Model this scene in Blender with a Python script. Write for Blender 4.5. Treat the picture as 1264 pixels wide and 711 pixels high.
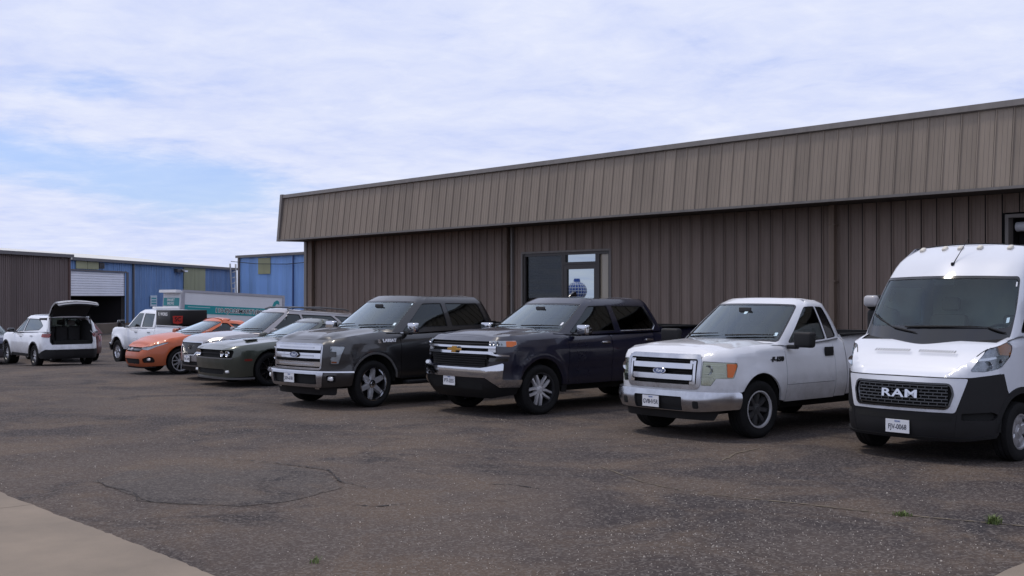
import bpy, bmesh, math, random, bisect
import numpy as np
from mathutils import Vector, Matrix
from mathutils.geometry import delaunay_2d_cdt

for _o in list(bpy.data.objects):
    bpy.data.objects.remove(_o, do_unlink=True)
SC = bpy.context.scene
COL = SC.collection
R = math.radians
random.seed(7)

# ------------------------------------------------------------------ camera
# world: x runs along the front wall of the building (to the right), y away from the viewer, z up
YAW = 49.0
cam_d = bpy.data.cameras.new("camera")
cam_d.sensor_width = 36.0
cam_d.lens = 36.0 * 1429.0 / 1264.0
cam_d.clip_start = 0.1
cam_d.clip_end = 6000.0
cam = bpy.data.objects.new("camera", cam_d)
COL.objects.link(cam)
cam.location = (0.0, 0.0, 1.92)
cam.rotation_euler = (R(90.0 + 0.42), 0.0, R(YAW))
SC.camera = cam

# ------------------------------------------------------------------ light
SUN_ELEV, SUN_AZ = 66.0, 245.0      # azimuth measured clockwise from +y
world = bpy.data.worlds.new("World")
SC.world = world
world.use_nodes = True
wn, wl = world.node_tree.nodes, world.node_tree.links
wn.clear()
def WN(t, **k):
    n = wn.new(t)
    for a, b in k.items():
        setattr(n, a, b)
    return n
w_out = WN("ShaderNodeOutputWorld")
w_bg1 = WN("ShaderNodeBackground")
w_bg2 = WN("ShaderNodeBackground")
w_mix = WN("ShaderNodeMixShader")
sky = WN("ShaderNodeTexSky", sky_type="NISHITA", sun_disc=False)
sky.sun_elevation = R(SUN_ELEV)
sky.sun_rotation = R(SUN_AZ)
sky.altitude = 50.0
sky.air_density = 1.0
sky.dust_density = 0.6
sky.ozone_density = 5.0
w_bg1.inputs[1].default_value = 0.13
stint = WN("ShaderNodeMix", data_type="RGBA", blend_type="MULTIPLY")
stint.inputs[0].default_value = 1.0
stint.inputs[7].default_value = (0.80, 0.86, 1.12, 1)
wl.new(sky.outputs[0], stint.inputs[6])
wl.new(stint.outputs[2], w_bg1.inputs[0])
tc = WN("ShaderNodeTexCoord")
sep = WN("ShaderNodeSeparateXYZ")
wl.new(tc.outputs["Generated"], sep.inputs[0])
def wmath(op, a, b=None, c=None, clamp=False):
    n = WN("ShaderNodeMath", operation=op, use_clamp=clamp)
    for i, v in enumerate((a, b, c)):
        if v is None: continue
        if isinstance(v, (int, float)): n.inputs[i].default_value = v
        else: wl.new(v, n.inputs[i])
    return n.outputs[0]
# cloud layer: project the direction on a plane overhead
den = wmath("ADD", wmath("MAXIMUM", sep.outputs[2], 0.0), 0.10)
px = wmath("DIVIDE", sep.outputs[0], den)
py = wmath("DIVIDE", sep.outputs[1], den)
comb = WN("ShaderNodeCombineXYZ")
wl.new(px, comb.inputs[0]); wl.new(py, comb.inputs[1])
def wnoise(vec, scale, detail, rough, dist=0.0, off=(0, 0, 0)):
    mp = WN("ShaderNodeMapping"); mp.inputs["Location"].default_value = off
    wl.new(vec, mp.inputs[0])
    n = WN("ShaderNodeTexNoise")
    n.inputs["Scale"].default_value = scale
    n.inputs["Detail"].default_value = detail
    n.inputs["Roughness"].default_value = rough
    n.inputs["Distortion"].default_value = dist
    wl.new(mp.outputs[0], n.inputs["Vector"])
    return n.outputs[0]
n_big = wnoise(comb.outputs[0], 0.55, 3.0, 0.5, 0.3, (3.1, 1.7, 0))
n_med = wnoise(comb.outputs[0], 1.6, 8.0, 0.60, 0.6, (0.4, 5.2, 0))
n_fine = wnoise(comb.outputs[0], 6.0, 8.0, 0.62, 0.4, (7.4, 2.2, 0))
# openings of blue in the cloud deck, low over the yard on the left
def gap(az_deg, el_deg, wa, we, roll=0.0):
    # gaussian in (azimuth, elevation); azimuth counted anticlockwise from +y
    az = wmath("MULTIPLY", wmath("ARCTAN2", wmath("MULTIPLY", sep.outputs[0], -1.0), sep.outputs[1]), 180 / math.pi)
    el = wmath("MULTIPLY", wmath("ARCSINE", sep.outputs[2]), 180 / math.pi)
    da = wmath("SUBTRACT", az, az_deg)
    de = wmath("ADD", wmath("SUBTRACT", el, el_deg), wmath("MULTIPLY", da, roll))
    qa = wmath("POWER", wmath("ABSOLUTE", wmath("DIVIDE", da, wa)), 2.0)
    qe = wmath("POWER", wmath("ABSOLUTE", wmath("DIVIDE", de, we)), 2.0)
    return wmath("EXPONENT", wmath("MULTIPLY", wmath("ADD", qa, qe), -1.0))
g = wmath("ADD", wmath("ADD", wmath("MULTIPLY", gap(73.0, 6.5, 9.0, 1.35, -0.06), 0.75), gap(64.0, 5.0, 5.0, 1.3, -0.05)), wmath("MULTIPLY", gap(69.5, 9.6, 3.5, 0.9, 0.10), 0.50))
base = wmath("ADD", wmath("MULTIPLY", n_med, 0.85), wmath("MULTIPLY", n_fine, 0.42))
base = wmath("ADD", base, wmath("MULTIPLY", n_big, 0.35))
cov = wmath("SUBTRACT", wmath("ADD", base, 0.12), wmath("MULTIPLY", g, 0.72))
ramp = WN("ShaderNodeMapRange", interpolation_type="SMOOTHSTEP")
ramp.inputs[1].default_value = 0.28
ramp.inputs[2].default_value = 0.86
wl.new(cov, ramp.inputs[0])
mask = wmath("ADD", wmath("MULTIPLY", ramp.outputs[0], 0.66), 0.34)
# brightness relief of the clouds themselves
rl = WN("ShaderNodeMapRange"); rl.inputs[1].default_value = 0.33; rl.inputs[2].default_value = 0.66
wl.new(wmath("ADD", wmath("MULTIPLY", n_med, 0.6), wmath("MULTIPLY", n_fine, 0.4)), rl.inputs[0])
cmix = WN("ShaderNodeMix", data_type="RGBA")
wl.new(rl.outputs[0], cmix.inputs["Factor"])
cmix.inputs[6].default_value = (0.60, 0.675, 0.965, 1)
cmix.inputs[7].default_value = (0.81, 0.85, 1.0, 1)
wl.new(cmix.outputs[2], w_bg2.inputs[0])
w_bg2.inputs[1].default_value = 1.0
wl.new(mask, w_mix.inputs[0])
wl.new(w_bg1.outputs[0], w_mix.inputs[1])
wl.new(w_bg2.outputs[0], w_mix.inputs[2])
wl.new(w_mix.outputs[0], w_out.inputs[0])

sun_d = bpy.data.lights.new("sun", "SUN")
sun_d.energy = 1.6
sun_d.angle = R(10.0)
sun_d.color = (1.0, 0.91, 0.80)
sun = bpy.data.objects.new("sun", sun_d)
COL.objects.link(sun)
_sd = Vector((math.sin(R(SUN_AZ)) * math.cos(R(SUN_ELEV)), math.cos(R(SUN_AZ)) * math.cos(R(SUN_ELEV)), math.sin(R(SUN_ELEV))))
sun.rotation_euler = _sd.to_track_quat("Z", "Y").to_euler()
sun.location = _sd * 60

vs = SC.view_settings
vs.view_transform = "Standard"
vs.look = "None"
vs.exposure = 0.0
vs.gamma = 1.0
vs.use_curve_mapping = False
SC.render.engine = "CYCLES"
SC.cycles.use_denoising = True
SC.cycles.max_bounces = 6
SC.cycles.transparent_max_bounces = 12
SC.cycles.caustics_reflective = False
SC.cycles.caustics_refractive = False

# ------------------------------------------------------------------ materials
MATS = {}
def mat(name, col=(0.5, 0.5, 0.5), rough=0.5, metal=0.0, coat=0.0, coat_rough=0.06, emit=None, estr=1.0, spec=0.5,
        var=0.0, vscale=4.0, bump=0.0, bscale=60.0):
    if name in MATS: return MATS[name]
    m = bpy.data.materials.new(name)
    m.use_nodes = True
    nt = m.node_tree
    b = nt.nodes["Principled BSDF"]
    b.inputs["Base Color"].default_value = (*col, 1)
    b.inputs["Roughness"].default_value = rough
    b.inputs["Metallic"].default_value = metal
    b.inputs["Coat Weight"].default_value = coat
    b.inputs["Coat Roughness"].default_value = coat_rough
    b.inputs["Specular IOR Level"].default_value = spec
    if emit:
        b.inputs["Emission Color"].default_value = (*emit, 1)
        b.inputs["Emission Strength"].default_value = estr
    if var > 0:
        t = nt.nodes.new("ShaderNodeTexCoord")
        n = nt.nodes.new("ShaderNodeTexNoise")
        n.inputs["Scale"].default_value = vscale
        n.inputs["Detail"].default_value = 6
        n.inputs["Roughness"].default_value = 0.65
        nt.links.new(t.outputs["Object"], n.inputs["Vector"])
        mr = nt.nodes.new("ShaderNodeMapRange")
        mr.inputs[1].default_value = 0.3; mr.inputs[2].default_value = 0.7
        mr.inputs[3].default_value = 1 - var; mr.inputs[4].default_value = 1 + var
        nt.links.new(n.outputs[0], mr.inputs[0])
        mx = nt.nodes.new("ShaderNodeVectorMath"); mx.operation = "SCALE"
        mx.inputs[0].default_value = col
        nt.links.new(mr.outputs[0], mx.inputs["Scale"])
        nt.links.new(mx.outputs[0], b.inputs["Base Color"])
        r2 = nt.nodes.new("ShaderNodeMapRange")
        r2.inputs[1].default_value = 0.3; r2.inputs[2].default_value = 0.7
        r2.inputs[3].default_value = max(0.02, rough - 0.5 * var * 0.4); r2.inputs[4].default_value = min(1, rough + 0.5 * var * 0.6)
        nt.links.new(n.outputs[0], r2.inputs[0])
        nt.links.new(r2.outputs[0], b.inputs["Roughness"])
    if bump > 0:
        t2 = nt.nodes.new("ShaderNodeTexCoord")
        n2 = nt.nodes.new("ShaderNodeTexNoise")
        n2.inputs["Scale"].default_value = bscale
        n2.inputs["Detail"].default_value = 3
        nt.links.new(t2.outputs["Object"], n2.inputs["Vector"])
        bp = nt.nodes.new("ShaderNodeBump")
        bp.inputs["Strength"].default_value = bump
        bp.inputs["Distance"].default_value = 0.01
        nt.links.new(n2.outputs[0], bp.inputs["Height"])
        nt.links.new(bp.outputs[0], b.inputs["Normal"])
    MATS[name] = m
    return m

def paint(name, col, metal=0.0, rough=0.38, dirt=0.10, dust=0.55, coat=1.0):
    if name in MATS: return MATS[name]
    m = mat(name, col, rough, metal, coat=coat, coat_rough=0.05, var=dirt, vscale=1.7)
    nt = m.node_tree; N = nt.nodes; L = nt.links; b = N["Principled BSDF"]
    src = b.inputs["Base Color"].links[0].from_socket
    t = N.new("ShaderNodeTexCoord"); sp = N.new("ShaderNodeSeparateXYZ"); L.new(t.outputs["Object"], sp.inputs[0])
    n = N.new("ShaderNodeTexNoise"); n.inputs["Scale"].default_value = 3.2; n.inputs["Detail"].default_value = 8; n.inputs["Roughness"].default_value = 0.7
    L.new(t.outputs["Object"], n.inputs["Vector"])
    ad = N.new("ShaderNodeMath"); ad.operation = "MULTIPLY_ADD"; ad.inputs[1].default_value = 0.9; L.new(n.outputs[0], ad.inputs[0]); 
    ng = N.new("ShaderNodeMath"); ng.operation = "MULTIPLY"; ng.inputs[1].default_value = -1.0; L.new(sp.outputs[2], ng.inputs[0]); L.new(ng.outputs[0], ad.inputs[2])
    mr = N.new("ShaderNodeMapRange"); mr.interpolation_type = "SMOOTHSTEP"; mr.inputs[1].default_value = -0.45; mr.inputs[2].default_value = 0.20; mr.inputs[4].default_value = dust
    L.new(ad.outputs[0], mr.inputs[0])
    mx = N.new("ShaderNodeMix"); mx.data_type = "RGBA"; L.new(mr.outputs[0], mx.inputs[0]); L.new(src, mx.inputs[6]); mx.inputs[7].default_value = (0.115, 0.095, 0.08, 1)
    L.new(mx.outputs[2], b.inputs["Base Color"])
    cw = N.new("ShaderNodeMapRange"); cw.inputs[3].default_value = coat; cw.inputs[4].default_value = 0.35 * coat; cw.inputs[2].default_value = dust; L.new(mr.outputs[0], cw.inputs[0])
    L.new(cw.outputs[0], b.inputs["Coat Weight"])
    return m

def glass(name, tint=(0.35, 0.42, 0.42), refl=1.0, rough=0.02):
    if name in MATS: return MATS[name]
    m = bpy.data.materials.new(name); m.use_nodes = True
    nt = m.node_tree; nt.nodes.clear()
    out = nt.nodes.new("ShaderNodeOutputMaterial")
    gl = nt.nodes.new("ShaderNodeBsdfGlossy"); gl.inputs["Roughness"].default_value = rough
    gl.inputs["Color"].default_value = (0.88, 0.98, 1.0, 1)
    tr = nt.nodes.new("ShaderNodeBsdfTransparent"); tr.inputs["Color"].default_value = (*tint, 1)
    fr = nt.nodes.new("ShaderNodeFresnel"); fr.inputs["IOR"].default_value = 1.55
    mu = nt.nodes.new("ShaderNodeMath"); mu.operation = "MULTIPLY"; mu.use_clamp = True
    mu.inputs[1].default_value = refl
    nt.links.new(fr.outputs[0], mu.inputs[0])
    mx = nt.nodes.new("ShaderNodeMixShader")
    nt.links.new(mu.outputs[0], mx.inputs[0])
    nt.links.new(tr.outputs[0], mx.inputs[1]); nt.links.new(gl.outputs[0], mx.inputs[2])
    nt.links.new(mx.outputs[0], out.inputs[0])
    MATS[name] = m
    return m

# ------------------------------------------------------------------ object helpers
def link(o, parent=None):
    COL.objects.link(o)
    if parent is not None: o.parent = parent
    return o
def tag(o, label=None, cat=None, group=None, kind=None):
    if label: o["label"] = label
    if cat: o["category"] = cat
    if group: o["group"] = group
    if kind: o["kind"] = kind
    return o
def thing(name, loc, rz=0.0, label=None, cat=None, group=None):
    o = bpy.data.objects.new(name, None)
    o.empty_display_size = 0.3
    o.location = loc; o.rotation_euler = (0, 0, rz)
    link(o)
    return tag(o, label, cat, group)
def mkmesh(name, verts, faces, smooth=False):
    me = bpy.data.meshes.new(name)
    me.from_pydata([tuple(v) for v in verts], [], [tuple(f) for f in faces])
    if smooth:
        me.polygons.foreach_set("use_smooth", [True] * len(me.polygons))
    me.update()
    return me
def obj(name, me, m=None, parent=None):
    if m is not None and not me.materials: me.materials.append(m)
    return link(bpy.data.objects.new(name, me), parent)
class MB:
    """collects shapes for one mesh"""
    def __init__(s): s.v = []; s.f = []
    def add(s, vs, fs):
        k = len(s.v); s.v += [tuple(v) for v in vs]; s.f += [tuple(i + k for i in f) for f in fs]; return s
    def box(s, x0, x1, y0, y1, z0, z1):
        vs = [(x, y, z) for z in (z0, z1) for y in (y0, y1) for x in (x0, x1)]
        return s.add(vs, [(0, 2, 3, 1), (4, 5, 7, 6), (0, 1, 5, 4), (2, 6, 7, 3), (0, 4, 6, 2), (1, 3, 7, 5)])
    def bar(s, a, b, r, n=8):
        return s.tube([a, b], r, n)
    def tube(s, pts, r, n=8):
        pts = [Vector(p) for p in pts]; rings = []
        for i, p in enumerate(pts):
            d = (pts[min(i + 1, len(pts) - 1)] - pts[max(i - 1, 0)]).normalized()
            a = d.cross(Vector((0, 0, 1)) if abs(d.z) < 0.95 else Vector((1, 0, 0))).normalized(); b = d.cross(a)
            rr = r[i] if isinstance(r, (list, tuple)) else r
            rings.append([p + a * rr * math.cos(2 * math.pi * k / n) + b * rr * math.sin(2 * math.pi * k / n) for k in range(n)])
        vs = [v for q in rings for v in q]; fs = []
        for i in range(len(rings) - 1):
            for k in range(n):
                fs.append((i * n + k, i * n + (k + 1) % n, (i + 1) * n + (k + 1) % n, (i + 1) * n + k))
        fs.append(tuple(range(n - 1, -1, -1))); fs.append(tuple(range((len(rings) - 1) * n, len(rings) * n)))
        return s.add(vs, fs)
    def prism(s, poly, axis, a, b):
        """extrude a 2D polygon along axis ('x','y','z') from a to b"""
        n = len(poly)
        def P(p, h): return {"x": (h, p[0], p[1]), "y": (p[0], h, p[1]), "z": (p[0], p[1], h)}[axis]
        vs = [P(p, a) for p in poly] + [P(p, b) for p in poly]
        fs = [(i, (i + 1) % n, n + (i + 1) % n, n + i) for i in range(n)]
        fs += [tuple(range(n - 1, -1, -1)), tuple(range(n, 2 * n))]
        return s.add(vs, fs)
    def build(s, name, m, parent=None, smooth=False, bevel=0.0, loc=None, rot=None, seg=2):
        me = bpy.data.meshes.new(name)
        me.from_pydata(s.v, [], s.f)
        bm = bmesh.new(); bm.from_mesh(me)
        bmesh.ops.recalc_face_normals(bm, faces=bm.faces)
        if bevel > 0:
            es = [e for e in bm.edges if len(e.link_faces) == 2 and e.calc_face_angle(0) > 0.5]
            bmesh.ops.bevel(bm, geom=es, offset=bevel, segments=seg, affect="EDGES", profile=0.5, clamp_overlap=True)
        if smooth:
            for f in bm.faces: f.smooth = True
            for e in bm.edges:
                if len(e.link_faces) == 2 and e.calc_face_angle(0) > R(38): e.smooth = False
        bm.to_mesh(me); bm.free()
        o = obj(name, me, m, parent)
        if loc: o.location = loc
        if rot: o.rotation_euler = rot
        return o
_textcache = {}
def text_mesh(txt, size, extrude=0.002, font_shear=0.0, align="CENTER", bold=0.0, space=1.0, sx=1.0):
    key = (txt, size, extrude, font_shear, align, bold, space, sx)
    if key in _textcache: return _textcache[key]
    cu = bpy.data.curves.new("lettering", "FONT")
    cu.body = txt; cu.size = size; cu.extrude = extrude; cu.shear = font_shear
    cu.align_x = align; cu.align_y = "CENTER"; cu.offset = bold; cu.space_character = space
    cu.resolution_u = 3
    o = bpy.data.objects.new("lettering", cu)
    COL.objects.link(o)
    dg = bpy.context.evaluated_depsgraph_get()
    me = bpy.data.meshes.new_from_object(o.evaluated_get(dg))
    bpy.data.objects.remove(o, do_unlink=True); bpy.data.curves.remove(cu)
    if sx != 1.0:
        for v in me.vertices: v.co.x *= sx
    me.materials.clear()
    _textcache[key] = me
    return me
def place_text(name, txt, size, org, right, up, m, parent=None, **k):
    me = text_mesh(txt, size, **k).copy()
    r = Vector(right).normalized(); u = Vector(up); u = (u - r * u.dot(r)).normalized(); n = r.cross(u)
    o = obj(name, me, m, parent)
    M = Matrix((r, u, n)).transposed().to_4x4(); M.translation = Vector(org)
    o.matrix_local = M
    return o
# ================================================================== ground
def asphalt_material(name, base=(0.037, 0.0300, 0.0300), light=(0.080, 0.063, 0.054), speck=0.9, fine=1.0):
    m = bpy.data.materials.new(name); m.use_nodes = True
    nt = m.node_tree; N = nt.nodes; L = nt.links
    b = N["Principled BSDF"]
    tcn = N.new("ShaderNodeTexCoord")
    def noise(scale, detail=6, rough=0.6, dist=0.0):
        n = N.new("ShaderNodeTexNoise"); n.inputs["Scale"].default_value = scale; n.inputs["Detail"].default_value = detail
        n.inputs["Roughness"].default_value = rough; n.inputs["Distortion"].default_value = dist
        L.new(tcn.outputs["Object"], n.inputs["Vector"]); return n.outputs[0]
    def mr(x, a, c, lo=0.0, hi=1.0, smooth=True):
        n = N.new("ShaderNodeMapRange"); n.interpolation_type = "SMOOTHSTEP" if smooth else "LINEAR"
        n.inputs[1].default_value = a; n.inputs[2].default_value = c; n.inputs[3].default_value = lo; n.inputs[4].default_value = hi
        L.new(x, n.inputs[0]); return n.outputs[0]
    def mix(f, a, c, blend="MIX"):
        n = N.new("ShaderNodeMix"); n.data_type = "RGBA"; n.blend_type = blend
        for k, v in ((0, f), (6, a), (7, c)):
            if isinstance(v, (tuple, list)): n.inputs[k].default_value = (*v, 1)
            elif isinstance(v, (int, float)): n.inputs[k].default_value = v
            else: L.new(v, n.inputs[k])
        return n.outputs[2]
    big = noise(0.16, 5, 0.6, 0.8)
    mid = noise(0.7, 6, 0.62, 0.6)
    c1 = mix(mr(big, 0.42, 0.60), base, light)
    c2 = mix(mr(mid, 0.42, 0.66, 0, 0.75), c1, (0.110, 0.080, 0.058))
    c3 = mix(mr(noise(0.42, 7, 0.7, 1.2), 0.52, 0.68, 0, 0.8), c2, (0.020, 0.018, 0.021))
    grain = noise(55, 6, 0.8)
    c4 = mix(1.0, c3, mix(mr(grain, 0.28, 0.72), (0.42, 0.42, 0.43), (1.58, 1.55, 1.52)), "MULTIPLY")
    # pale stones in the binder
    vo = N.new("ShaderNodeTexVoronoi"); vo.inputs["Scale"].default_value = 34.0
    L.new(tcn.outputs["Object"], vo.inputs["Vector"])
    sp = mr(vo.outputs["Distance"], 0.10, 0.20, 1, 0)
    sel = N.new("ShaderNodeSeparateColor"); L.new(vo.outputs["Color"], sel.inputs[0])
    pick = mr(sel.outputs[0], 0.76, 0.82)
    zone = mr(noise(0.35, 4, 0.6), 0.44, 0.62, 0.03, 1.0)
    mu = N.new("ShaderNodeMath"); mu.operation = "MULTIPLY"; L.new(sp, mu.inputs[0]); L.new(pick, mu.inputs[1])
    mu2 = N.new("ShaderNodeMath"); mu2.operation = "MULTIPLY"; L.new(mu.outputs[0], mu2.inputs[0]); L.new(zone, mu2.inputs[1])
    mu3 = N.new("ShaderNodeMath"); mu3.operation = "MULTIPLY"; L.new(mu2.outputs[0], mu3.inputs[0]); mu3.inputs[1].default_value = speck
    c5 = mix(mu3.outputs[0], c4, (0.40, 0.35, 0.32))
    vo2 = N.new("ShaderNodeTexVoronoi"); vo2.inputs["Scale"].default_value = 46.0
    L.new(tcn.outputs["Object"], vo2.inputs["Vector"])
    sel2 = N.new("ShaderNodeSeparateColor"); L.new(vo2.outputs["Color"], sel2.inputs[0])
    p2 = mr(sel2.outputs[1], 0.55, 0.98, 0, 0.62)
    c6 = mix(p2, c5, (0.165, 0.145, 0.130))
    L.new(c6, b.inputs["Base Color"])
    b.inputs["Roughness"].default_value = 0.92
    b.inputs["Specular IOR Level"].default_value = 0.25
    hb = N.new("ShaderNodeMath"); hb.operation = "ADD"
    L.new(grain, hb.inputs[0]); L.new(vo2.outputs["Distance"], hb.inputs[1])
    bp = N.new("ShaderNodeBump"); bp.inputs["Strength"].default_value = 0.55; bp.inputs["Distance"].default_value = 0.012
    L.new(hb.outputs[0], bp.inputs["Height"]); L.new(bp.outputs[0], b.inputs["Normal"])
    return m
M_ASPH = asphalt_material("asphalt")
def terrain(u):
    """the yard falls away gently towards the sheds on the left"""
    d = max(0.0, -u - 24.0)
    if d < 17.5: return -0.5 * (d / 17.5) ** 2.8
    k = min(1.0, (d - 17.5) / 4.0)
    return -0.5 - 0.32 * (k - k * k / 2)
_us = [1500, 60, 0, -20] + [-24 - 1.0 * k for k in range(1, 32)] + [-60, -200, -1500]
gv = []; gf = []
for k, u_ in enumerate(_us):
    for v_ in (-1500, -100, 0, 60, 200, 1500): gv.append((u_, v_, terrain(u_)))
for k in range(len(_us) - 1):
    for j in range(5): gf.append((k * 6 + j, k * 6 + j + 1, k * 6 + j + 7, k * 6 + j + 6))
gm = mkmesh("asphalt_lot", gv, gf, True)
tag(obj("ground", gm, M_ASPH), kind="structure")

def rough_outline(pts, step, amp, rng):
    out = []
    n = len(pts)
    for i in range(n):
        a = Vector(pts[i]); b = Vector(pts[(i + 1) % n]); k = max(1, int((b - a).length / step))
        d = (b - a).normalized(); nn = Vector((-d.y, d.x))
        for j in range(k):
            out.append(a.lerp(b, j / k) + nn * rng.uniform(-amp, amp))
    return out
def sheet(name, pts, z, m, t=0.0, jitter=None):
    mb = MB(); n = len(pts)
    if t > 0:
        mb.prism([(p[0], p[1]) for p in pts], "z", z - t, z)
    else:
        mb.add([(p[0], p[1], z) for p in pts], [tuple(range(n))])
    return mb.build(name, m)
# concrete aprons at the kerb: front left and front right of the picture
M_CONC = mat("concrete", (0.205, 0.165, 0.125), 0.9, var=0.16, vscale=1.2, bump=0.25, bscale=90)
rng = random.Random(3)
edge = []
x = -40.0
while x < 2.0:
    edge.append((x, 3.60 + rng.uniform(-0.012, 0.012) + 0.02 * math.sin(x * 1.3))); x += rng.uniform(0.05, 0.16)
slab_joint = [-40.0, -31.0, -22.0, -10.72, 2.0]
ap = thing("concrete_apron", (0, 0, 0)); tag(ap, kind="structure")
for a, b in zip(slab_joint[:-1], slab_joint[1:]):
    seg = [p for p in edge if a + 0.006 < p[0] < b - 0.006]
    pts = [(a + 0.006, -30.0), (b - 0.006, -30.0), (b - 0.006, 3.60)] + seg[::-1] + [(a + 0.006, 3.60)]
    sheet("slab", pts, 0.045, M_CONC, 0.12).parent = ap
# the right hand slab, its corner cut into the lower right of the picture
rs = [(-3.74, 7.50), (-3.84, 8.6), (-3.95, 9.6), (-2.6, 9.6), (-2.4, 7.3)]
tag(sheet("concrete_pad", rough_outline(rs, 0.12, 0.008, rng), 0.05, M_CONC, 0.12), kind="structure")

# old settled patch with broken edges, in front of the concrete on the left
M_PATCH = asphalt_material("patched_asphalt", (0.048, 0.042, 0.042), (0.070, 0.060, 0.055), 0.15)
pl = [(-11.95, 4.62), (-10.35, 4.55), (-9.62, 5.08), (-9.55, 5.55), (-9.9, 6.35), (-10.9, 6.75), (-12.1, 6.60), (-12.8, 5.7)]
tag(sheet("asphalt_patch", rough_outline(pl, 0.07, 0.016, rng), 0.004, M_PATCH), kind="structure")
M_CRACK = mat("crack_shadow", (0.030, 0.025, 0.023), 0.95)
M_DIRT = mat("crack_dirt", (0.125, 0.10, 0.07), 0.95, var=0.35, vscale=9)
M_CRUMB = mat("broken_asphalt", (0.13, 0.112, 0.10), 0.95, var=0.4, vscale=14, bump=0.6, bscale=40)
def ribbon(name, pts, w, z, m, amp=0.02, step=0.035, rng=rng, wvar=0.95):
    P = []
    for a, b in zip(pts[:-1], pts[1:]):
        a = Vector(a); b = Vector(b); k = max(1, int((b - a).length / step))
        for j in range(k): P.append(a.lerp(b, j / k))
    P.append(Vector(pts[-1]))
    n = len(P); off = 0.0
    vs = []
    for i, p in enumerate(P):
        d = (P[min(i + 1, n - 1)] - P[max(i - 1, 0)]).normalized(); nn = Vector((-d.y, d.x))
        off = 0.75 * off + rng.uniform(-amp, amp)
        ww = w * (1 + rng.uniform(-wvar, wvar)) * min(1, 0.25 + 4 * min(i, n - 1 - i) / n)
        c = p + nn * off
        vs += [(*(c + nn * ww * 0.5), z), (*(c - nn * ww * 0.5), z)]
    return mkmesh(name, vs, [(2 * i, 2 * i + 1, 2 * i + 3, 2 * i + 2) for i in range(n - 1)])
for nm, pts, w, z, m, amp in (
    ("ground_crack", [(-12.0, 4.68), (-11.5, 4.58), (-11.0, 4.62), (-10.5, 4.50), (-10.1, 4.72), (-9.75, 4.92)], 0.013, 0.012, M_CRACK, 0.014),
    ("ground_crack", [(-12.7, 6.30), (-11.9, 6.70), (-11.0, 6.85), (-10.2, 6.55), (-9.7, 6.5)], 0.020, 0.012, M_CRACK, 0.018),
    ("dirt_seam", [(-7.4, 8.75), (-6.4, 9.05), (-5.6, 9.20), (-4.6, 9.55), (-3.6, 9.85), (-1.5, 10.6)], 0.030, 0.006, M_DIRT, 0.008),
    ("dirt_seam", [(-9.4, 9.4), (-8.2, 8.9), (-7.4, 8.75)], 0.018, 0.006, M_DIRT, 0.008),
    ("dirt_seam", [(-8.6, 10.7), (-8.9, 11.4), (-9.0, 12.0)], 0.03, 0.006, M_DIRT, 0.01),
    ("ground_crack", [(-9.1, 7.6), (-8.9, 7.75), (-8.5, 7.8)], 0.02, 0.006, M_CRACK, 0.006),
    ("ground_crack", [(-9.0, 5.9), (-8.8, 6.0), (-8.75, 6.3)], 0.02, 0.006, M_CRACK, 0.006)):
    tag(obj(nm, ribbon(nm, pts, w, z, m, amp), m), kind="structure")
# loose pale stones on the surface
M_STONE = mat("pale_stone", (0.46, 0.41, 0.35), 0.85, var=0.25, vscale=3)
mb = MB()
for i in range(2400):
    x = rng.uniform(-16, -1.5); y = rng.uniform(3.8, 12.0)
    if rng.random() < 0.55: x = rng.gauss(-5.6, 1.3); y = rng.gauss(6.9, 1.3)
    if y < 3.75: continue
    r = rng.uniform(0.0020, 0.0048) * (1.7 if rng.random() < 0.04 else 1)
    a = rng.uniform(0, 6.28); ca, sa = math.cos(a), math.sin(a); e = rng.uniform(0.6, 1.0)
    base = [(x + (ca * u * r - sa * v * r * e), y + (sa * u * r + ca * v * r * e), 0.0) for u, v in ((-1, -1), (1, -0.8), (0.9, 1), (-0.7, 1))]
    top = [(x + (p[0] - x) * 0.6, y + (p[1] - y) * 0.6, r * rng.uniform(0.8, 1.4)) for p in base]
    mb.add(base + top, [(4, 5, 6, 7), (0, 1, 5, 4), (1, 2, 6, 5), (2, 3, 7, 6), (3, 0, 4, 7)])
tag(mb.build("loose_stones", M_STONE), "pale loose stones scattered over the asphalt", kind="stuff")
# grass tufts in the seam
M_GRASS = mat("grass_blade", (0.12, 0.165, 0.045), 0.7, var=0.3, vscale=20)
def tuft(name, x, y, n, h, spread, label, sx=1.0):
    mb = MB()
    for i in range(n):
        a = rng.uniform(0, 6.28); d = rng.uniform(0, spread)
        bx, by = x + math.cos(a) * d * sx, y + math.sin(a) * d
        hh = h * rng.uniform(0.45, 1.0); a2 = rng.uniform(0, 6.28); lean = hh * rng.uniform(0.15, 0.8)
        w = rng.uniform(0.0025, 0.005); px_, py_ = -math.sin(a2) * w, math.cos(a2) * w
        lx, ly = math.cos(a2) * lean, math.sin(a2) * lean
        mb.add([(bx - px_, by - py_, 0.0), (bx + px_, by + py_, 0.0), (bx + lx * 0.4 + px_, by + ly * 0.4 + py_, hh * 0.65),
                (bx + lx * 0.4 - px_, by + ly * 0.4 - py_, hh * 0.65), (bx + lx, by + ly, hh)], [(0, 1, 2, 3), (3, 2, 4)])
    o = mb.build(name, M_GRASS)
    return tag(o, label, "grass")
tuft("grass_tuft", -4.72, 9.50, 130, 0.085, 0.06, "larger green grass tuft in the dirt seam on the right")
tuft("grass_tuft", -5.42, 9.25, 91, 0.045, 0.07, "low sparse grass sprouts in the seam, left of the larger tuft", 1.3)
tuft("grass_tuft", -7.25, 4.42, 26, 0.05, 0.05, "thin pale grass sprig at the lower left near the concrete")

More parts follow.
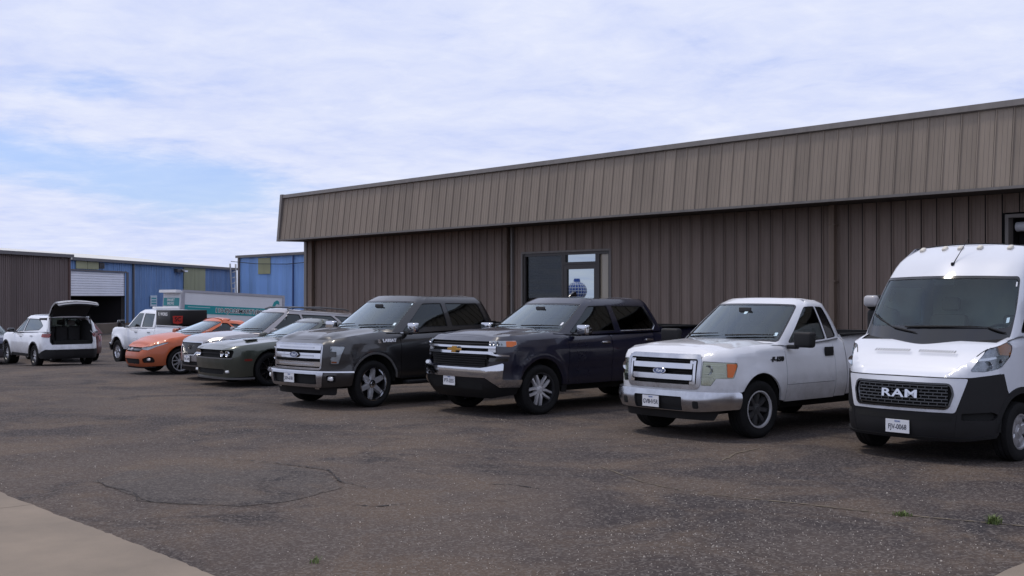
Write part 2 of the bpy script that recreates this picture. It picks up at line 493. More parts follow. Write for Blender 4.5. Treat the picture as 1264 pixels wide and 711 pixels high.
# ================================================================== main building
def streaky(name, col, dark=0.72, rough=0.6, sc=(3.0, 3.0, 0.35), rust=None):
    m = bpy.data.materials.new(name); m.use_nodes = True
    nt = m.node_tree; N = nt.nodes; L = nt.links; b = N["Principled BSDF"]
    g_ = N.new("ShaderNodeNewGeometry")
    mp = N.new("ShaderNodeMapping"); mp.inputs["Scale"].default_value = sc
    L.new(g_.outputs["Position"], mp.inputs[0])
    n = N.new("ShaderNodeTexNoise"); n.inputs["Scale"].default_value = 1.6; n.inputs["Detail"].default_value = 7; n.inputs["Roughness"].default_value = 0.66
    L.new(mp.outputs[0], n.inputs["Vector"])
    r = N.new("ShaderNodeMapRange"); r.inputs[1].default_value = 0.3; r.inputs[2].default_value = 0.7
    L.new(n.outputs[0], r.inputs[0])
    mx = N.new("ShaderNodeMix"); mx.data_type = "RGBA"
    mx.inputs[6].default_value = (*[c * dark for c in col], 1); mx.inputs[7].default_value = (*[min(1, c * (2 - dark) * 0.92) for c in col], 1)
    L.new(r.outputs[0], mx.inputs[0])
    # each sheet weathered a little differently
    oi = N.new("ShaderNodeObjectInfo")
    rr = N.new("ShaderNodeMapRange"); rr.inputs[3].default_value = 0.90; rr.inputs[4].default_value = 1.09
    L.new(oi.outputs["Random"], rr.inputs[0])
    sc_ = N.new("ShaderNodeVectorMath"); sc_.operation = "SCALE"
    L.new(mx.outputs[2], sc_.inputs[0]); L.new(rr.outputs[0], sc_.inputs["Scale"])
    L.new(sc_.outputs[0], b.inputs["Base Color"])
    b.inputs["Roughness"].default_value = rough
    b.inputs["Specular IOR Level"].default_value = 0.35
    return m
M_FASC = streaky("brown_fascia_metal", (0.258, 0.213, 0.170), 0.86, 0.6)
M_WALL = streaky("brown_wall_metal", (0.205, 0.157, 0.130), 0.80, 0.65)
M_TRIM = streaky("brown_trim_metal", (0.17, 0.155, 0.145), 0.8, 0.5)
M_DKTRIM = mat("dark_bronze_frame", (0.045, 0.040, 0.038), 0.45, var=0.15)
M_BLACK = mat("flat_black", (0.008, 0.008, 0.009), 0.8)
PITCH = 0.3048
U0, U1 = -32.75, -0.5
FB, FT = (18.62, 3.72), (18.78, 5.10)      # fascia (y, z) at the bottom and the top edge
WV = 19.60                                  # wall plane
bld = thing("metal_building", ((U0 + U1) / 2, WV, 0), 0,
            "long low brown metal building with a sloped ribbed fascia over the parked trucks", "building")
def brect(x0, x1, y0, y1, z0, z1): pass
BO = Vector(bld.location)
def bmb(): return MB()
class BMB(MB):
    def build(s, name, m, parent=bld, **k):
        if parent is bld: s.v = [(v[0] - BO.x, v[1] - BO.y, v[2] - BO.z) for v in s.v]
        return MB.build(s, name, m, parent, **k)
# one ribbed sheet of the fascia: cross section along x, outwards is -n
def ribbed_sheet(width, prof, p0, p1, lap=0.004):
    """prof: (x, out) pairs; p0/p1 = (y, z) of bottom and top; out is measured along the outward normal"""
    d = Vector((p1[0] - p0[0], p1[1] - p0[1])).normalized(); nrm = Vector((-d.y, d.x))
    if nrm.x > 0: nrm = -nrm
    vs = []; fs = []
    for (x_, o_) in prof:
        for (y_, z_) in (p0, p1):
            vs.append((x_, y_ + nrm.x * o_, z_ + nrm.y * o_))
    n = len(prof)
    for i in range(n - 1): fs.append((2 * i, 2 * i + 2, 2 * i + 3, 2 * i + 1))
    # bottom return edge
    k = len(vs)
    for (x_, o_) in prof: vs.append((x_, p0[0] - nrm.x * 0.03, p0[1] - nrm.y * 0.03))
    for i in range(n - 1): fs.append((2 * i, k + i, k + i + 1, 2 * i + 2))
    return mkmesh("ribbed_sheet", vs, fs)
W_ = PITCH - 0.0015
prof = [(0, -0.03), (0.016, -0.03), (0.016, 0.022), (0.034, 0.022), (0.044, 0.0), (0.115, 0.0), (0.122, 0.006), (0.138, 0.006), (0.145, 0.0),
        (0.202, 0.0), (0.209, 0.006), (0.225, 0.006), (0.232, 0.0), (W_, 0.0)]
me_f = ribbed_sheet(W_, prof, (FB[0] - WV, FB[1]), (FT[0] - WV, FT[1]))
wprof = [(0, -0.055), (0.036, -0.055), (0.036, 0.030), (0.038, 0.034), (0.056, 0.034), (0.072, 0.0), (0.115, 0.0), (0.122, 0.007), (0.138, 0.007), (0.145, 0.0),
         (0.202, 0.0), (0.209, 0.007), (0.225, 0.007), (0.232, 0.0), (W_, 0.0)]
def wall_mesh(z0, z1): return ribbed_sheet(W_, wprof, (0.0, z0), (0.0, z1))
me_w = wall_mesh(-0.30, 3.70)
SX0, SX1, SZ1 = -22.10, -19.02, 3.0          # storefront opening
RX0, RX1, RZ0, RZ1 = -9.52, -7.4, 2.35, 3.34  # opening high on the right
me_w_over = wall_mesh(SZ1 + 0.03, 3.70)
me_w_ro = wall_mesh(RZ1 + 0.03, 3.70); me_w_ru = wall_mesh(0.06, RZ0 - 0.03)
n_f = int((U1 - U0) / PITCH)
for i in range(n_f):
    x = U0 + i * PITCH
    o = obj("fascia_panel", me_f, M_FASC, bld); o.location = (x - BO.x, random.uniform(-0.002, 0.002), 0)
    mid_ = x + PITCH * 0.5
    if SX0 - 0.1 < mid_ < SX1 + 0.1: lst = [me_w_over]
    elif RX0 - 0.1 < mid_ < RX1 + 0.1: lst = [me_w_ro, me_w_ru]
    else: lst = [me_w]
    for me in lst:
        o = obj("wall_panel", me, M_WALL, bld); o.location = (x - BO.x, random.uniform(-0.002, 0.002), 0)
# core, soffit, roof, caps
b_ = BMB()
b_.box(U0 + 0.02, SX0 - 0.02, WV + 0.06, WV + 14, 0, 4.9); b_.box(SX1 + 0.02, RX0 - 0.02, WV + 0.06, WV + 14, 0, 4.9)
b_.box(RX1 + 0.02, U1, WV + 0.06, WV + 14, 0, 4.9)
b_.box(SX0 - 0.02, SX1 + 0.02, WV + 0.06, WV + 14, SZ1 + 0.03, 4.9)
b_.box(RX0 - 0.02, RX1 + 0.02, WV + 0.06, WV + 14, RZ1 + 0.03, 4.9); b_.box(RX0 - 0.02, RX1 + 0.02, WV + 0.06, WV + 14, 0, RZ0 - 0.03)
b_.build("wall_core", M_BLACK)
M_SIDE = M_WALL
b_ = BMB(); b_.box(U0 - 0.03, U0 + 0.015, WV + 0.02, WV + 14, -0.4, 4.9); b_.build("end_wall", M_SIDE)
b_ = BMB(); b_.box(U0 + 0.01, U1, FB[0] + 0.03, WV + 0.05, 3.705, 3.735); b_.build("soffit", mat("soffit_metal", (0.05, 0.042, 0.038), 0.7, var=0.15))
b_ = BMB(); b_.box(U0 + 0.01, U1, WV - 0.1, WV + 14, 4.9, 5.0); b_.build("roof", M_TRIM)
b_ = BMB(); b_.prism([(FT[0] - 0.075, 5.06), (FT[0] - 0.06, 5.165), (FT[0] + 0.12, 5.19), (FT[0] + 0.12, 5.04), (FT[0] - 0.02, 5.04)], "x", U0 - 0.06, U1)
b_.build("cap_trim", M_TRIM)
b_ = BMB(); b_.prism([(FB[0] - 0.045, FB[1] - 0.035), (FB[0] - 0.045, FB[1] + 0.012), (FB[0] - 0.036, FB[1] + 0.012), (FB[0] - 0.036, FB[1] - 0.027), (FB[0] + 0.05, FB[1] - 0.027), (FB[0] + 0.05, FB[1] - 0.035)], "x", U0 - 0.03, U1)
b_.build("drip_trim", M_TRIM)
b_ = BMB(); b_.prism([(FB[0] + 0.035, FB[1]), (FT[0] + 0.035, 5.09), (FT[0] + 0.10, 5.09), (FB[0] + 0.10, FB[1])], "x", U0 + 0.02, U1)
b_.build("fascia_backing", M_BLACK)
# left end of the fascia: a closing return with a corner trim
b_ = BMB(); b_.prism([(FB[0] - 0.05, FB[1] - 0.04), (FT[0] - 0.08, 5.17), (WV + 1.2, 5.17), (WV + 1.2, 3.70), (FB[0], FB[1] - 0.04)], "x", U0 - 0.05, U0 - 0.012)
b_.build("fascia_return", M_TRIM)
b_ = BMB()
b_.prism([(FB[0] - 0.055, FB[1] - 0.045), (FT[0] - 0.085, 5.18), (FT[0] + 0.03, 5.18), (FB[0] + 0.06, FB[1] - 0.045)], "x", U0 - 0.075, U0 + 0.055)
b_.build("corner_trim", M_TRIM)
b_ = BMB(); b_.box(U0 - 0.045, U0 + 0.11, WV - 0.045, WV + 0.12, -0.3, 3.70); b_.build("corner_post", M_TRIM)
for xx in (-32.28, -22.72, -12.98):
    b_ = BMB(); b_.box(xx, xx + 0.12, WV - 0.14, WV - 0.035, 0.1, 3.705)
    for zz in (0.9, 2.2, 3.3): b_.box(xx - 0.03, xx + 0.15, WV - 0.145, WV - 0.02, zz, zz + 0.03)
    b_.build("downspout", streaky("rusty_downspout_%d" % int(-xx), (0.17, 0.125, 0.095), 0.7, 0.6), bevel=0.008)
b_ = BMB(); b_.box(-22.50, -22.44, WV - 0.09, WV - 0.03, 0.1, 3.70); b_.build("conduit", M_TRIM)
b_ = BMB(); b_.box(U0, U1, WV - 0.05, WV + 0.05, -0.3, 0.07); b_.build("base_trim", M_TRIM)
# storefront: left pane, door with transom, right pane
FY = WV + 0.0
def frame_rect(name, x0, x1, z0, z1, w, y0, y1, m, parent):
    b = BMB(); b.box(x0, x0 + w, y0, y1, z0, z1); b.box(x1 - w, x1, y0, y1, z0, z1)
    b.box(x0 + w, x1 - w, y0, y1, z1 - w, z1); b.box(x0 + w, x1 - w, y0, y1, z0, z0 + w)
    return b.build(name, m, parent)
M_SFGL = glass("storefront_glass", (0.36, 0.35, 0.36), 0.30, 0.012)
M_SFGL2 = glass("door_glass", (0.05, 0.052, 0.055), 9.0, 0.010)
trimo = frame_rect("storefront_surround", SX0 - 0.05, SX1 + 0.05, 0.0, SZ1 + 0.05, 0.048, WV - 0.04, WV + 0.06, M_TRIM, bld)
win1 = frame_rect("window", SX0, -20.62, 0.05, SZ1, 0.07, FY, FY + 0.1, M_DKTRIM, bld)
def pane(x0, x1, z0, z1, y, m, par, name="pane"):
    b = BMB(); b.box(x0, x1, y, y + 0.012, z0, z1); o = b.build(name, m, bld)
    o.parent = par
    return o
pane(SX0 + 0.05, -20.67, 0.1, SZ1 - 0.05, FY + 0.05, M_SFGL, win1)
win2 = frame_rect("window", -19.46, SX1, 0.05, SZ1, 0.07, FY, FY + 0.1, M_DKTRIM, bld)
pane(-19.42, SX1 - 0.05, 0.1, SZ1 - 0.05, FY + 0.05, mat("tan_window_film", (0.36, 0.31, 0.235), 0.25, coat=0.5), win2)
b_ = BMB(); b_.box(-19.44, SX1 - 0.03, FY + 0.09, FY + 0.10, 0.1, SZ1 - 0.03); cu_ = b_.build("curtain", mat("tan_curtain", (0.80, 0.68, 0.50), 0.9, var=0.15, vscale=6), bld); cu_.parent = win2
tr = frame_rect("transom", -20.618, -19.462, 2.70, SZ1, 0.06, FY, FY + 0.1, M_DKTRIM, bld)
pane(-20.57, -19.51, 2.74, SZ1 - 0.04, FY + 0.05, M_SFGL2, tr)
dr = frame_rect("door", -20.618, -19.462, 0.03, 2.695, 0.11, FY + 0.005, FY + 0.08, M_DKTRIM, bld)
pane(-20.52, -19.56, 0.12, 2.60, FY + 0.04, M_SFGL2, dr)
b_ = BMB(); b_.tube([(-19.52, FY - 0.01, 0.95), (-19.52, FY - 0.06, 0.98), (-19.52, FY - 0.06, 1.32), (-19.52, FY - 0.01, 1.35)], 0.012, 8)
h_ = b_.build("handle", mat("brushed_steel", (0.5, 0.5, 0.5), 0.35, 1.0), bld); h_.parent = dr
b_ = BMB(); b_.box(SX0, SX1, WV + 0.5, WV + 0.55, 0, SZ1); b_.build("interior_back", mat("dim_interior", (0.04, 0.036, 0.034), 0.9))
# blind behind the left pane
mb = BMB()
zz = 0.15
while zz < 2.95:
    mb.add([(SX0 + 0.08, FY + 0.11, zz), (-20.70, FY + 0.11, zz), (-20.70, FY + 0.135, zz + 0.05), (SX0 + 0.08, FY + 0.135, zz + 0.05)], [(0, 1, 2, 3)]); zz += 0.062
bl_ = mb.build("blind_slats", mat("dark_blind", (0.10, 0.085, 0.08), 0.6)); bl_["kind"] = "stuff"
# high opening on the right with a rolled shutter inside
ro = frame_rect("window", RX0, RX1, RZ0, RZ1, 0.06, WV - 0.02, WV + 0.16, M_TRIM, bld)
b_ = BMB(); b_.box(RX0, RX1, WV + 0.50, WV + 0.55, RZ0, RZ1); o = b_.build("recess", M_BLACK, bld); o.parent = ro
b_ = BMB(); b_.bar((RX0 + 0.10, WV + 0.22, 3.13), (RX1 - 0.10, WV + 0.22, 3.13), 0.085, 16)
o = b_.build("shutter_roll", mat("pale_shutter", (0.55, 0.56, 0.6), 0.5, var=0.2), bld, smooth=True); o.parent = ro
b_ = BMB(); b_.box(RX0 + 0.1, RX1 - 0.1, WV + 0.3, WV + 0.33, 2.70, 2.74); o = b_.build("shutter_rail", mat("pale_shutter"), bld); o.parent = ro

# ================================================================== buildings across the yard
def far_wall(prefix, A, B, H, m, depth, roof_rise, label, roof_m, pitch=0.9, holes=(), rib=0.05, cat="building"):
    """metal building whose front wall runs A->B (left to right seen from the yard); local x along, y back"""
    A = Vector(A); B = Vector(B); d = (B - A); Ln = d.length; d.normalize()
    rz = math.atan2(d.y, d.x)
    t = thing(prefix, (A.x, A.y, 0), rz, label, cat)
    n = max(1, round(Ln / pitch)); p = Ln / n
    def pm(z0, z1):
        pr = [(0, 0), (0.02 * p, -rib), (0.12 * p, -rib), (0.16 * p, 0), (0.36 * p, 0), (0.38 * p, -rib * 0.7), (0.46 * p, -rib * 0.7), (0.49 * p, 0),
              (0.68 * p, 0), (0.70 * p, -rib * 0.7), (0.78 * p, -rib * 0.7), (0.81 * p, 0), (p - 0.004, 0)]
        vs = []; fs = []
        for x_, o_ in pr: vs += [(x_, o_, z0), (x_, o_, z1)]
        for i in range(len(pr) - 1): fs.append((2 * i, 2 * i + 2, 2 * i + 3, 2 * i + 1))
        return mkmesh("metal_sheet", vs, fs)
    ZB = -1.25
    full = pm(ZB, H); cache = {}
    for i in range(n):
        x0 = i * p; xm = x0 + p / 2
        spans = [(ZB, H)]
        for (hx0, hx1, hz0, hz1) in holes:
            if hx0 < xm < hx1:
                spans = [s for s in ((ZB, hz0), (hz1, H)) if s[1] - s[0] > 0.05]
        for (z0, z1) in spans:
            if (z0, z1) == (ZB, H): me = full
            else:
                if (z0, z1) not in cache: cache[(z0, z1)] = pm(z0, z1)
                me = cache[(z0, z1)]
            o = obj("wall_panel", me, m, t); o.location = (x0, 0, 0)
    mb = MB(); mb.prism([(-0.25, H - 0.02), (-0.25, H + 0.14), (depth * 0.5, H + 0.14 + roof_rise), (depth, H + 0.14), (depth, H - 0.02)], "x", -0.1, Ln + 0.1)
    mb.build("roof", roof_m, t)
    mb = MB(); mb.box(-0.12, Ln + 0.12, -0.30, -0.256, H - 0.06, H + 0.15); mb.build("eave_trim", mat("eave_grey", (0.12, 0.11, 0.11), 0.6), t)
    return t, Ln, p
M_BLUE = streaky("blue_wall_metal", (0.165, 0.280, 0.50), 0.80, 0.5, (0.6, 0.6, 0.12))
M_BLUE2 = streaky("pale_blue_wall_metal", (0.27, 0.45, 0.78), 0.86, 0.5, (0.6, 0.6, 0.12))
M_YEL = streaky("faded_yellow_metal", (0.34, 0.34, 0.20), 0.82, 0.6, (0.6, 0.6, 0.12))
M_BRN2 = streaky("far_brown_metal", (0.165, 0.130, 0.122), 0.82, 0.7, (0.6, 0.6, 0.10))
M_ROOFW = mat("pale_roof_metal", (0.62, 0.61, 0.56), 0.45, var=0.12, vscale=0.2)
M_ROOFG = mat("dull_roof_metal", (0.30, 0.30, 0.32), 0.5, var=0.12, vscale=0.2)
M_SHUT = mat("white_roller_door", (0.82, 0.82, 0.86), 0.5, var=0.06, vscale=0.6)
b1, L1, p1 = far_wall("blue_shed", (-77.41, 28.31), (-97.55, 50.87), 4.40, M_BLUE, 22.0, 1.1,
    "darker blue metal shed with a half open white roller door", M_ROOFW, holes=((0.05, 8.3, 0.0, 3.62),))
# roller door: slats of the lowered half, dark bay beneath
rd = MB(); rd.box(0.02, 8.28, 0.10, 0.16, 3.58, 3.64)
rdoor = rd.build("roller_door", M_SHUT, b1)
zz = 1.95
while zz < 3.56:
    s_ = MB(); s_.prism([(0.10, zz), (0.05, zz + 0.03), (0.05, zz + 0.145), (0.10, zz + 0.165)], "x", 0.05, 8.24)
    s_.build("slat", M_SHUT, rdoor); zz += 0.17
mb = MB(); mb.box(-0.02, 0.05, -0.06, 0.4, 0, 3.7); mb.box(8.24, 8.5, -0.06, 0.4, 0, 3.7); mb.box(0.05, 8.24, -0.06, 0.10, 3.645, 3.76)
mb.build("door_frame", mat("eave_grey"), b1)
mb = MB(); mb.add([(0, 0.4, 0.01), (8.3, 0.4, 0.01), (8.3, 9, 0.01), (0, 9, 0.01), (0, 0.4, 3.7), (8.3, 0.4, 3.7), (8.3, 9, 3.7), (0, 9, 3.7)],
                  [(0, 1, 2, 3), (7, 6, 5, 4), (2, 6, 7, 3), (0, 3, 7, 4), (1, 5, 6, 2)])
mb.build("bay_interior", mat("dark_bay", (0.02, 0.017, 0.02), 0.9), b1)
def yellow(t, x0, x1, z0, z1, n):
    w = (x1 - x0) / n
    for i in range(n):
        mb = MB(); mb.box(x0 + i * w + 0.03, x0 + (i + 1) * w - 0.03, -0.10, -0.062, z0, z1); mb.build("yellow_panel", M_YEL, t)
yellow(b1, 0.65, 3.85, 3.80, 4.33, 2); yellow(b1, 18.4, 23.0, 1.6, 4.33, 2)
mb = MB(); mb.box(3.95, 4.6, -0.14, -0.06, 3.88, 4.28); vt = mb.build("vent", mat("eave_grey"), b1)
for k in range(4):
    mb = MB(); mb.box(4.0, 4.55, -0.17, -0.141, 3.92 + k * 0.09, 3.96 + k * 0.09); mb.build("slat", M_BLACK, vt)
mb = MB(); mb.box(-0.6, 9.0, -0.55, -0.09, -1.2, 0.0); mb.build("loading_dock", mat("dock_brown", (0.13, 0.10, 0.075), 0.9, var=0.25, vscale=0.8), b1)
mb = MB(); mb.box(9.15, 9.30, -0.16, -0.06, -1.1, 4.35); mb.build("downspout", mat("eave_grey"), b1)
mb = MB(); mb.box(16.6, 17.9, -0.35, -0.06, 3.88, 4.16); mb.prism([(-0.6, 3.93), (-0.35, 4.14), (-0.35, 3.88)], "x", 17.3, 18.0)
lf = mb.build("flood_light", mat("lamp_body", (0.06, 0.06, 0.07), 0.5), b1)
mb = MB(); mb.box(17.4, 17.95, -0.64, -0.60, 3.92, 4.05); mb.build("lamp_glass", mat("lamp_glass", (0.9, 0.9, 0.92), 0.2), lf)
mb = MB(); mb.box(12.1, 13.25, -0.12, -0.08, 1.15, 2.0); sg = mb.build("wall_sign", mat("sign_pale", (0.55, 0.62, 0.66), 0.5), b1)
for k in range(3):
    mb = MB(); mb.box(12.25, 13.1, -0.128, -0.121, 1.32 + k * 0.2, 1.42 + k * 0.2); mb.build("sign_band", mat("sign_teal", (0.03, 0.30, 0.34), 0.5), sg)
# two pale conduits leaning at the end of the shed
for k, (xa, xb) in enumerate(((28.2, 28.8), (29.6, 29.75))):
    mb = MB(); mb.bar((xb, -0.35, 0.1), (xa, -0.30, 4.9), 0.085, 8); mb.build("conduit", mat("pale_pipe", (0.55, 0.53, 0.5), 0.6), b1)
for k in range(6):
    mb = MB(); mb.bar((28.65, -0.34, 1.6 + 0.5 * k), (29.65, -0.34, 1.75 + 0.5 * k), 0.035, 6); mb.build("brace", mat("pale_pipe"), b1)

b2, L2, p2 = far_wall("blue_warehouse", (-90.94, 47.81), (-60.0, 47.81), 5.30, M_BLUE2, 20.0, 0.4,
    "taller pale blue metal warehouse beside the end of the brown building", M_ROOFG, pitch=0.62)
yellow(b2, 3.5, 5.6, 3.80, 5.14, 1)
mb = MB(); mb.box(-0.04, 0.28, -0.12, 0.2, 0, 5.3); mb.build("corner_trim", mat("eave_grey"), b2)
mb = MB(); mb.box(9.2, 9.36, -0.16, -0.06, 0, 5.2); mb.build("downspout", mat("blue_downspout", (0.05, 0.09, 0.22), 0.5), b2)
mb = MB(); mb.tube([(-0.5, -0.5, 4.95), (4, -0.5, 4.65), (9, -0.5, 4.52), (16, -0.5, 4.72)], 0.03, 6); mb.build("cable", M_BLACK, b2)
mb = MB(); mb.box(-0.02, 0.02, 0.0, 20, 0, 5.3); mb.build("end_wall", M_BLUE, b2)

b3, L3, p3 = far_wall("brown_shed", (-68.14, 17.64), (-75.64, 27.61), 4.50, M_BRN2, 18.0, 0.3,
    "dark brown ribbed metal shed at the left edge behind the white hatchback", M_ROOFG, pitch=0.55)
mb = MB(); mb.box(L3 - 0.12, L3 + 0.03, -0.11, 0.25, 0, 4.52); mb.build("corner_trim", mat("rusty_corner", (0.10, 0.055, 0.045), 0.7), b3)
mb = MB(); mb.box(L3 - 0.02, L3 + 0.02, 0.0, 18, 0, 4.5); mb.build("end_wall", M_BRN2, b3)

# white box body with a teal band
CH = 2.23 + 0.66
ct = thing("storage_container", (-49.03, 22.86, 0), 0, "long white storage box with a teal stripe and black lettering before the blue sheds", "container")
ct.rotation_euler = (0, R(3.06), math.atan2(27.8 - 22.86, -48.7 + 49.03))
ct.location.z = 2.23 - CH
CL = 4.95; CW = 2.3
M_CW = mat("container_white", (0.66, 0.67, 0.70), 0.45, var=0.07, vscale=0.8)
M_CEND = mat("container_end_white", (0.74, 0.75, 0.78), 0.45, var=0.05, vscale=0.8)
M_TEAL = mat("container_teal", (0.012, 0.27, 0.29), 0.45)
M_CGR = mat("container_rail", (0.36, 0.36, 0.40), 0.45, var=0.1)
mb = MB(); mb.box(0, CL, 0, CW, 0.30, CH - 0.05); mb.build("body", M_CW, ct)
for y0, y1 in ((-0.03, 0.06), (CW - 0.06, CW + 0.03)):
    mb = MB(); mb.box(-0.02, CL + 0.03, y0, y1, CH - 0.11, CH); mb.build("top_rail", M_CGR, ct)
    mb = MB(); mb.box(-0.02, CL + 0.03, y0, y1, 0.18, 0.32); mb.build("bottom_rail", M_CGR, ct)
for xx in (-0.04, CL - 0.07):
    for yy in (-0.034, CW - 0.08):
        mb = MB(); mb.box(xx, xx + 0.12, yy, yy + 0.114, 0.325, CH - 0.115); mb.build("corner_post", M_CGR, ct)
mb = MB(); mb.box(-0.06, -0.005, 0.12, CW - 0.12, 0.34, CH - 0.15); ed = mb.build("end_door", M_CEND, ct)
mb = MB(); mb.box(-0.075, -0.062, 0.25, CW - 0.15, CH - 0.73, CH - 0.37); eb = mb.build("teal_panel", M_TEAL, ed)
mb = MB(); mb.box(-0.30, -0.045, 0.10, CW - 0.10, CH - 0.14, CH - 0.01); mb.build("canopy_lip", M_CEND, ct)
mb = MB(); mb.box(0.1, 4.25, -0.016, -0.001, CH - 1.04, CH - 0.66); mb.build("teal_stripe", M_TEAL, ct)
mb = MB(); mb.box(0.25, 1.3, -0.022, -0.017, CH - 0.765, CH - 0.745); mb.build("pinstripe", M_CW, ct)
M_INK = mat("black_lettering", (0.01, 0.01, 0.012), 0.5); M_WLET = mat("white_lettering", (0.8, 0.8, 0.8), 0.5)
for txt, xx, sz in (("110-PJC:", 2.0, 0.26), ("2SMART", 2.92, 0.26), ("1(800)", 3.72, 0.26)):
    place_text("lettering_outline", txt, sz, (xx, -0.019, CH - 0.86), (1, 0, 0), (0, 0, 1), M_WLET, ct, bold=0.022)
    place_text("lettering", txt, sz, (xx, -0.024, CH - 0.86), (1, 0, 0), (0, 0, 1), M_INK, ct, bold=0.004)
for k, txt in enumerate(("SMART", "MOVE")):
    place_text("lettering", txt, 0.17, (-0.079, 1.25, CH - 0.47 - 0.16 * k), (0, -1, 0), (0, 0, 1), M_WLET, ct, bold=0.004, sx=1.8)
hook = [(5.62, 1.10), (5.68, 0.62), (5.83, 0.33), (6.02, 0.24), (6.16, 0.30), (6.18, 0.47), (6.10, 0.42), (5.98, 0.42), (5.90, 0.55), (5.84, 0.80), (5.82, 1.10)]
mb = MB(); mb.prism([(x_ * 0.765, CH - d_) for x_, d_ in hook], "y", -0.02, -0.001); mb.build("teal_mark", M_TEAL, ct)
for xx in (0.3, 2.4, 4.4):
    mb = MB(); mb.box(xx, xx + 0.3, 0.05, CW - 0.05, -0.05, 0.178); mb.build("skid", mat("old_timber", (0.09, 0.07, 0.05), 0.9), ct)

# ================================================================== vehicle toolkit
# vehicle frame: x to the driver's left, y from the front axle towards the tail, z up
def lerp_prof(pts):
    xs = np.array([p[0] for p in pts], float); ys = np.array([p[1] for p in pts], float)
    n = len(xs)
    if n == 2:
        return lambda x: float(np.interp(x, xs, ys))
    h = np.diff(xs); dl = np.diff(ys) / h
    d = np.zeros(n)
    d[1:-1] = [0 if dl[i] * dl[i + 1] <= 0 else 2 * dl[i] * dl[i + 1] / (dl[i] + dl[i + 1]) for i in range(n - 2)]
    d[0], d[-1] = dl[0], dl[-1]
    xs, ys, h, d = xs.tolist(), ys.tolist(), h.tolist(), d.tolist()
    def f(x):
        if x <= xs[0]: return ys[0]
        if x >= xs[-1]: return ys[-1]
        i = bisect.bisect_left(xs, x) - 1
        t = (x - xs[i]) / h[i]
        return float(ys[i] * (1 + 2 * t) * (1 - t) ** 2 + h[i] * d[i] * t * (1 - t) ** 2 + ys[i + 1] * t * t * (3 - 2 * t) - h[i] * d[i + 1] * t * t * (1 - t))
    return f
def fillet(pts, closed=False, n=10):
    """pts: (x, y[, r]); returns a dense polyline with rounded corners"""
    P = [(Vector((p[0], p[1])), (p[2] if len(p) > 2 else 0.0)) for p in pts]
    out = []; m = len(P)
    for i in range(m):
        p, r = P[i]
        if (not closed and i in (0, m - 1)) or r <= 0:
            out.append(p); continue
        a = P[i - 1][0]; b = P[(i + 1) % m][0]
        d1 = (a - p); d2 = (b - p); l1, l2 = d1.length, d2.length; d1.normalize(); d2.normalize()
        ang = d1.angle(d2)
        if ang > math.pi - 0.02: out.append(p); continue
        tl = min(r / math.tan(ang / 2), 0.495 * l1, 0.495 * l2); rr = tl * math.tan(ang / 2)
        s = p + d1 * tl; e = p + d2 * tl
        c = p + (d1 + d2).normalized() * (rr / math.sin(ang / 2))
        a0 = math.atan2(s.y - c.y, s.x - c.x); a1 = math.atan2(e.y - c.y, e.x - c.x)
        da = (a1 - a0 + math.pi) % (2 * math.pi) - math.pi
        for k in range(n + 1):
            t = a0 + da * k / n; out.append(c + Vector((math.cos(t), math.sin(t))) * rr)
    return [(v.x, v.y) for v in out]
def inside(P, poly):
    x, y = P[:, 0], P[:, 1]; q = np.array(poly); n = len(q); res = np.zeros(len(P), bool)
    j = n - 1
    for i in range(n):
        xi, yi = q[i]; xj, yj = q[j]
        c = ((yi > y) != (yj > y)) & (x < (xj - xi) * (y - yi) / (yj - yi + 1e-15) + xi)
        res ^= c; j = i
    return res
def near_edges(P, poly, d):
    q = np.array(poly); res = np.zeros(len(P), bool)
    for i in range(len(q)):
        a = q[i]; b = q[(i + 1) % len(q)]; ab = b - a; l2 = ab @ ab + 1e-12
        t = np.clip(((P - a) @ ab) / l2, 0, 1); dd = P - (a + t[:, None] * ab)
        res |= (dd ** 2).sum(1) < d * d
    return res
def resample(poly, step):
    out = []; n = len(poly)
    for i in range(n):
        a = Vector(poly[i]); b = Vector(poly[(i + 1) % n]); l = (b - a).length
        if l < 1e-6: continue
        k = max(1, int(math.ceil(l / step)))
        for j in range(k):
            p = a.lerp(b, j / k); out.append((p.x, p.y))
    return out
def rrect(x0, x1, z0, z1, r=0.03, sk=0.0):
    return fillet([(x0, z0, r), (x1, z0, r), (x1 + sk, z1, r), (x0 + sk, z1, r)], True, 5)
def grow(poly, d):
    """offset a closed polygon outwards by d (simple mitre)"""
    n = len(poly); A = sum(poly[i][0] * poly[(i + 1) % n][1] - poly[(i + 1) % n][0] * poly[i][1] for i in range(n))
    s = 1 if A > 0 else -1; out = []
    for i in range(n):
        p = Vector(poly[i]); a = (p - Vector(poly[i - 1])); b = (Vector(poly[(i + 1) % n]) - p)
        if a.length < 1e-7 or b.length < 1e-7: out.append(tuple(p)); continue
        a.normalize(); b.normalize()
        na = Vector((a.y, -a.x)) * s; nb = Vector((b.y, -b.x)) * s; m = na + nb
        if m.length < 1e-4: out.append(tuple(p)); continue
        m.normalize(); out.append(tuple(p + m * (d / max(0.35, m.dot(na)))))
    return out
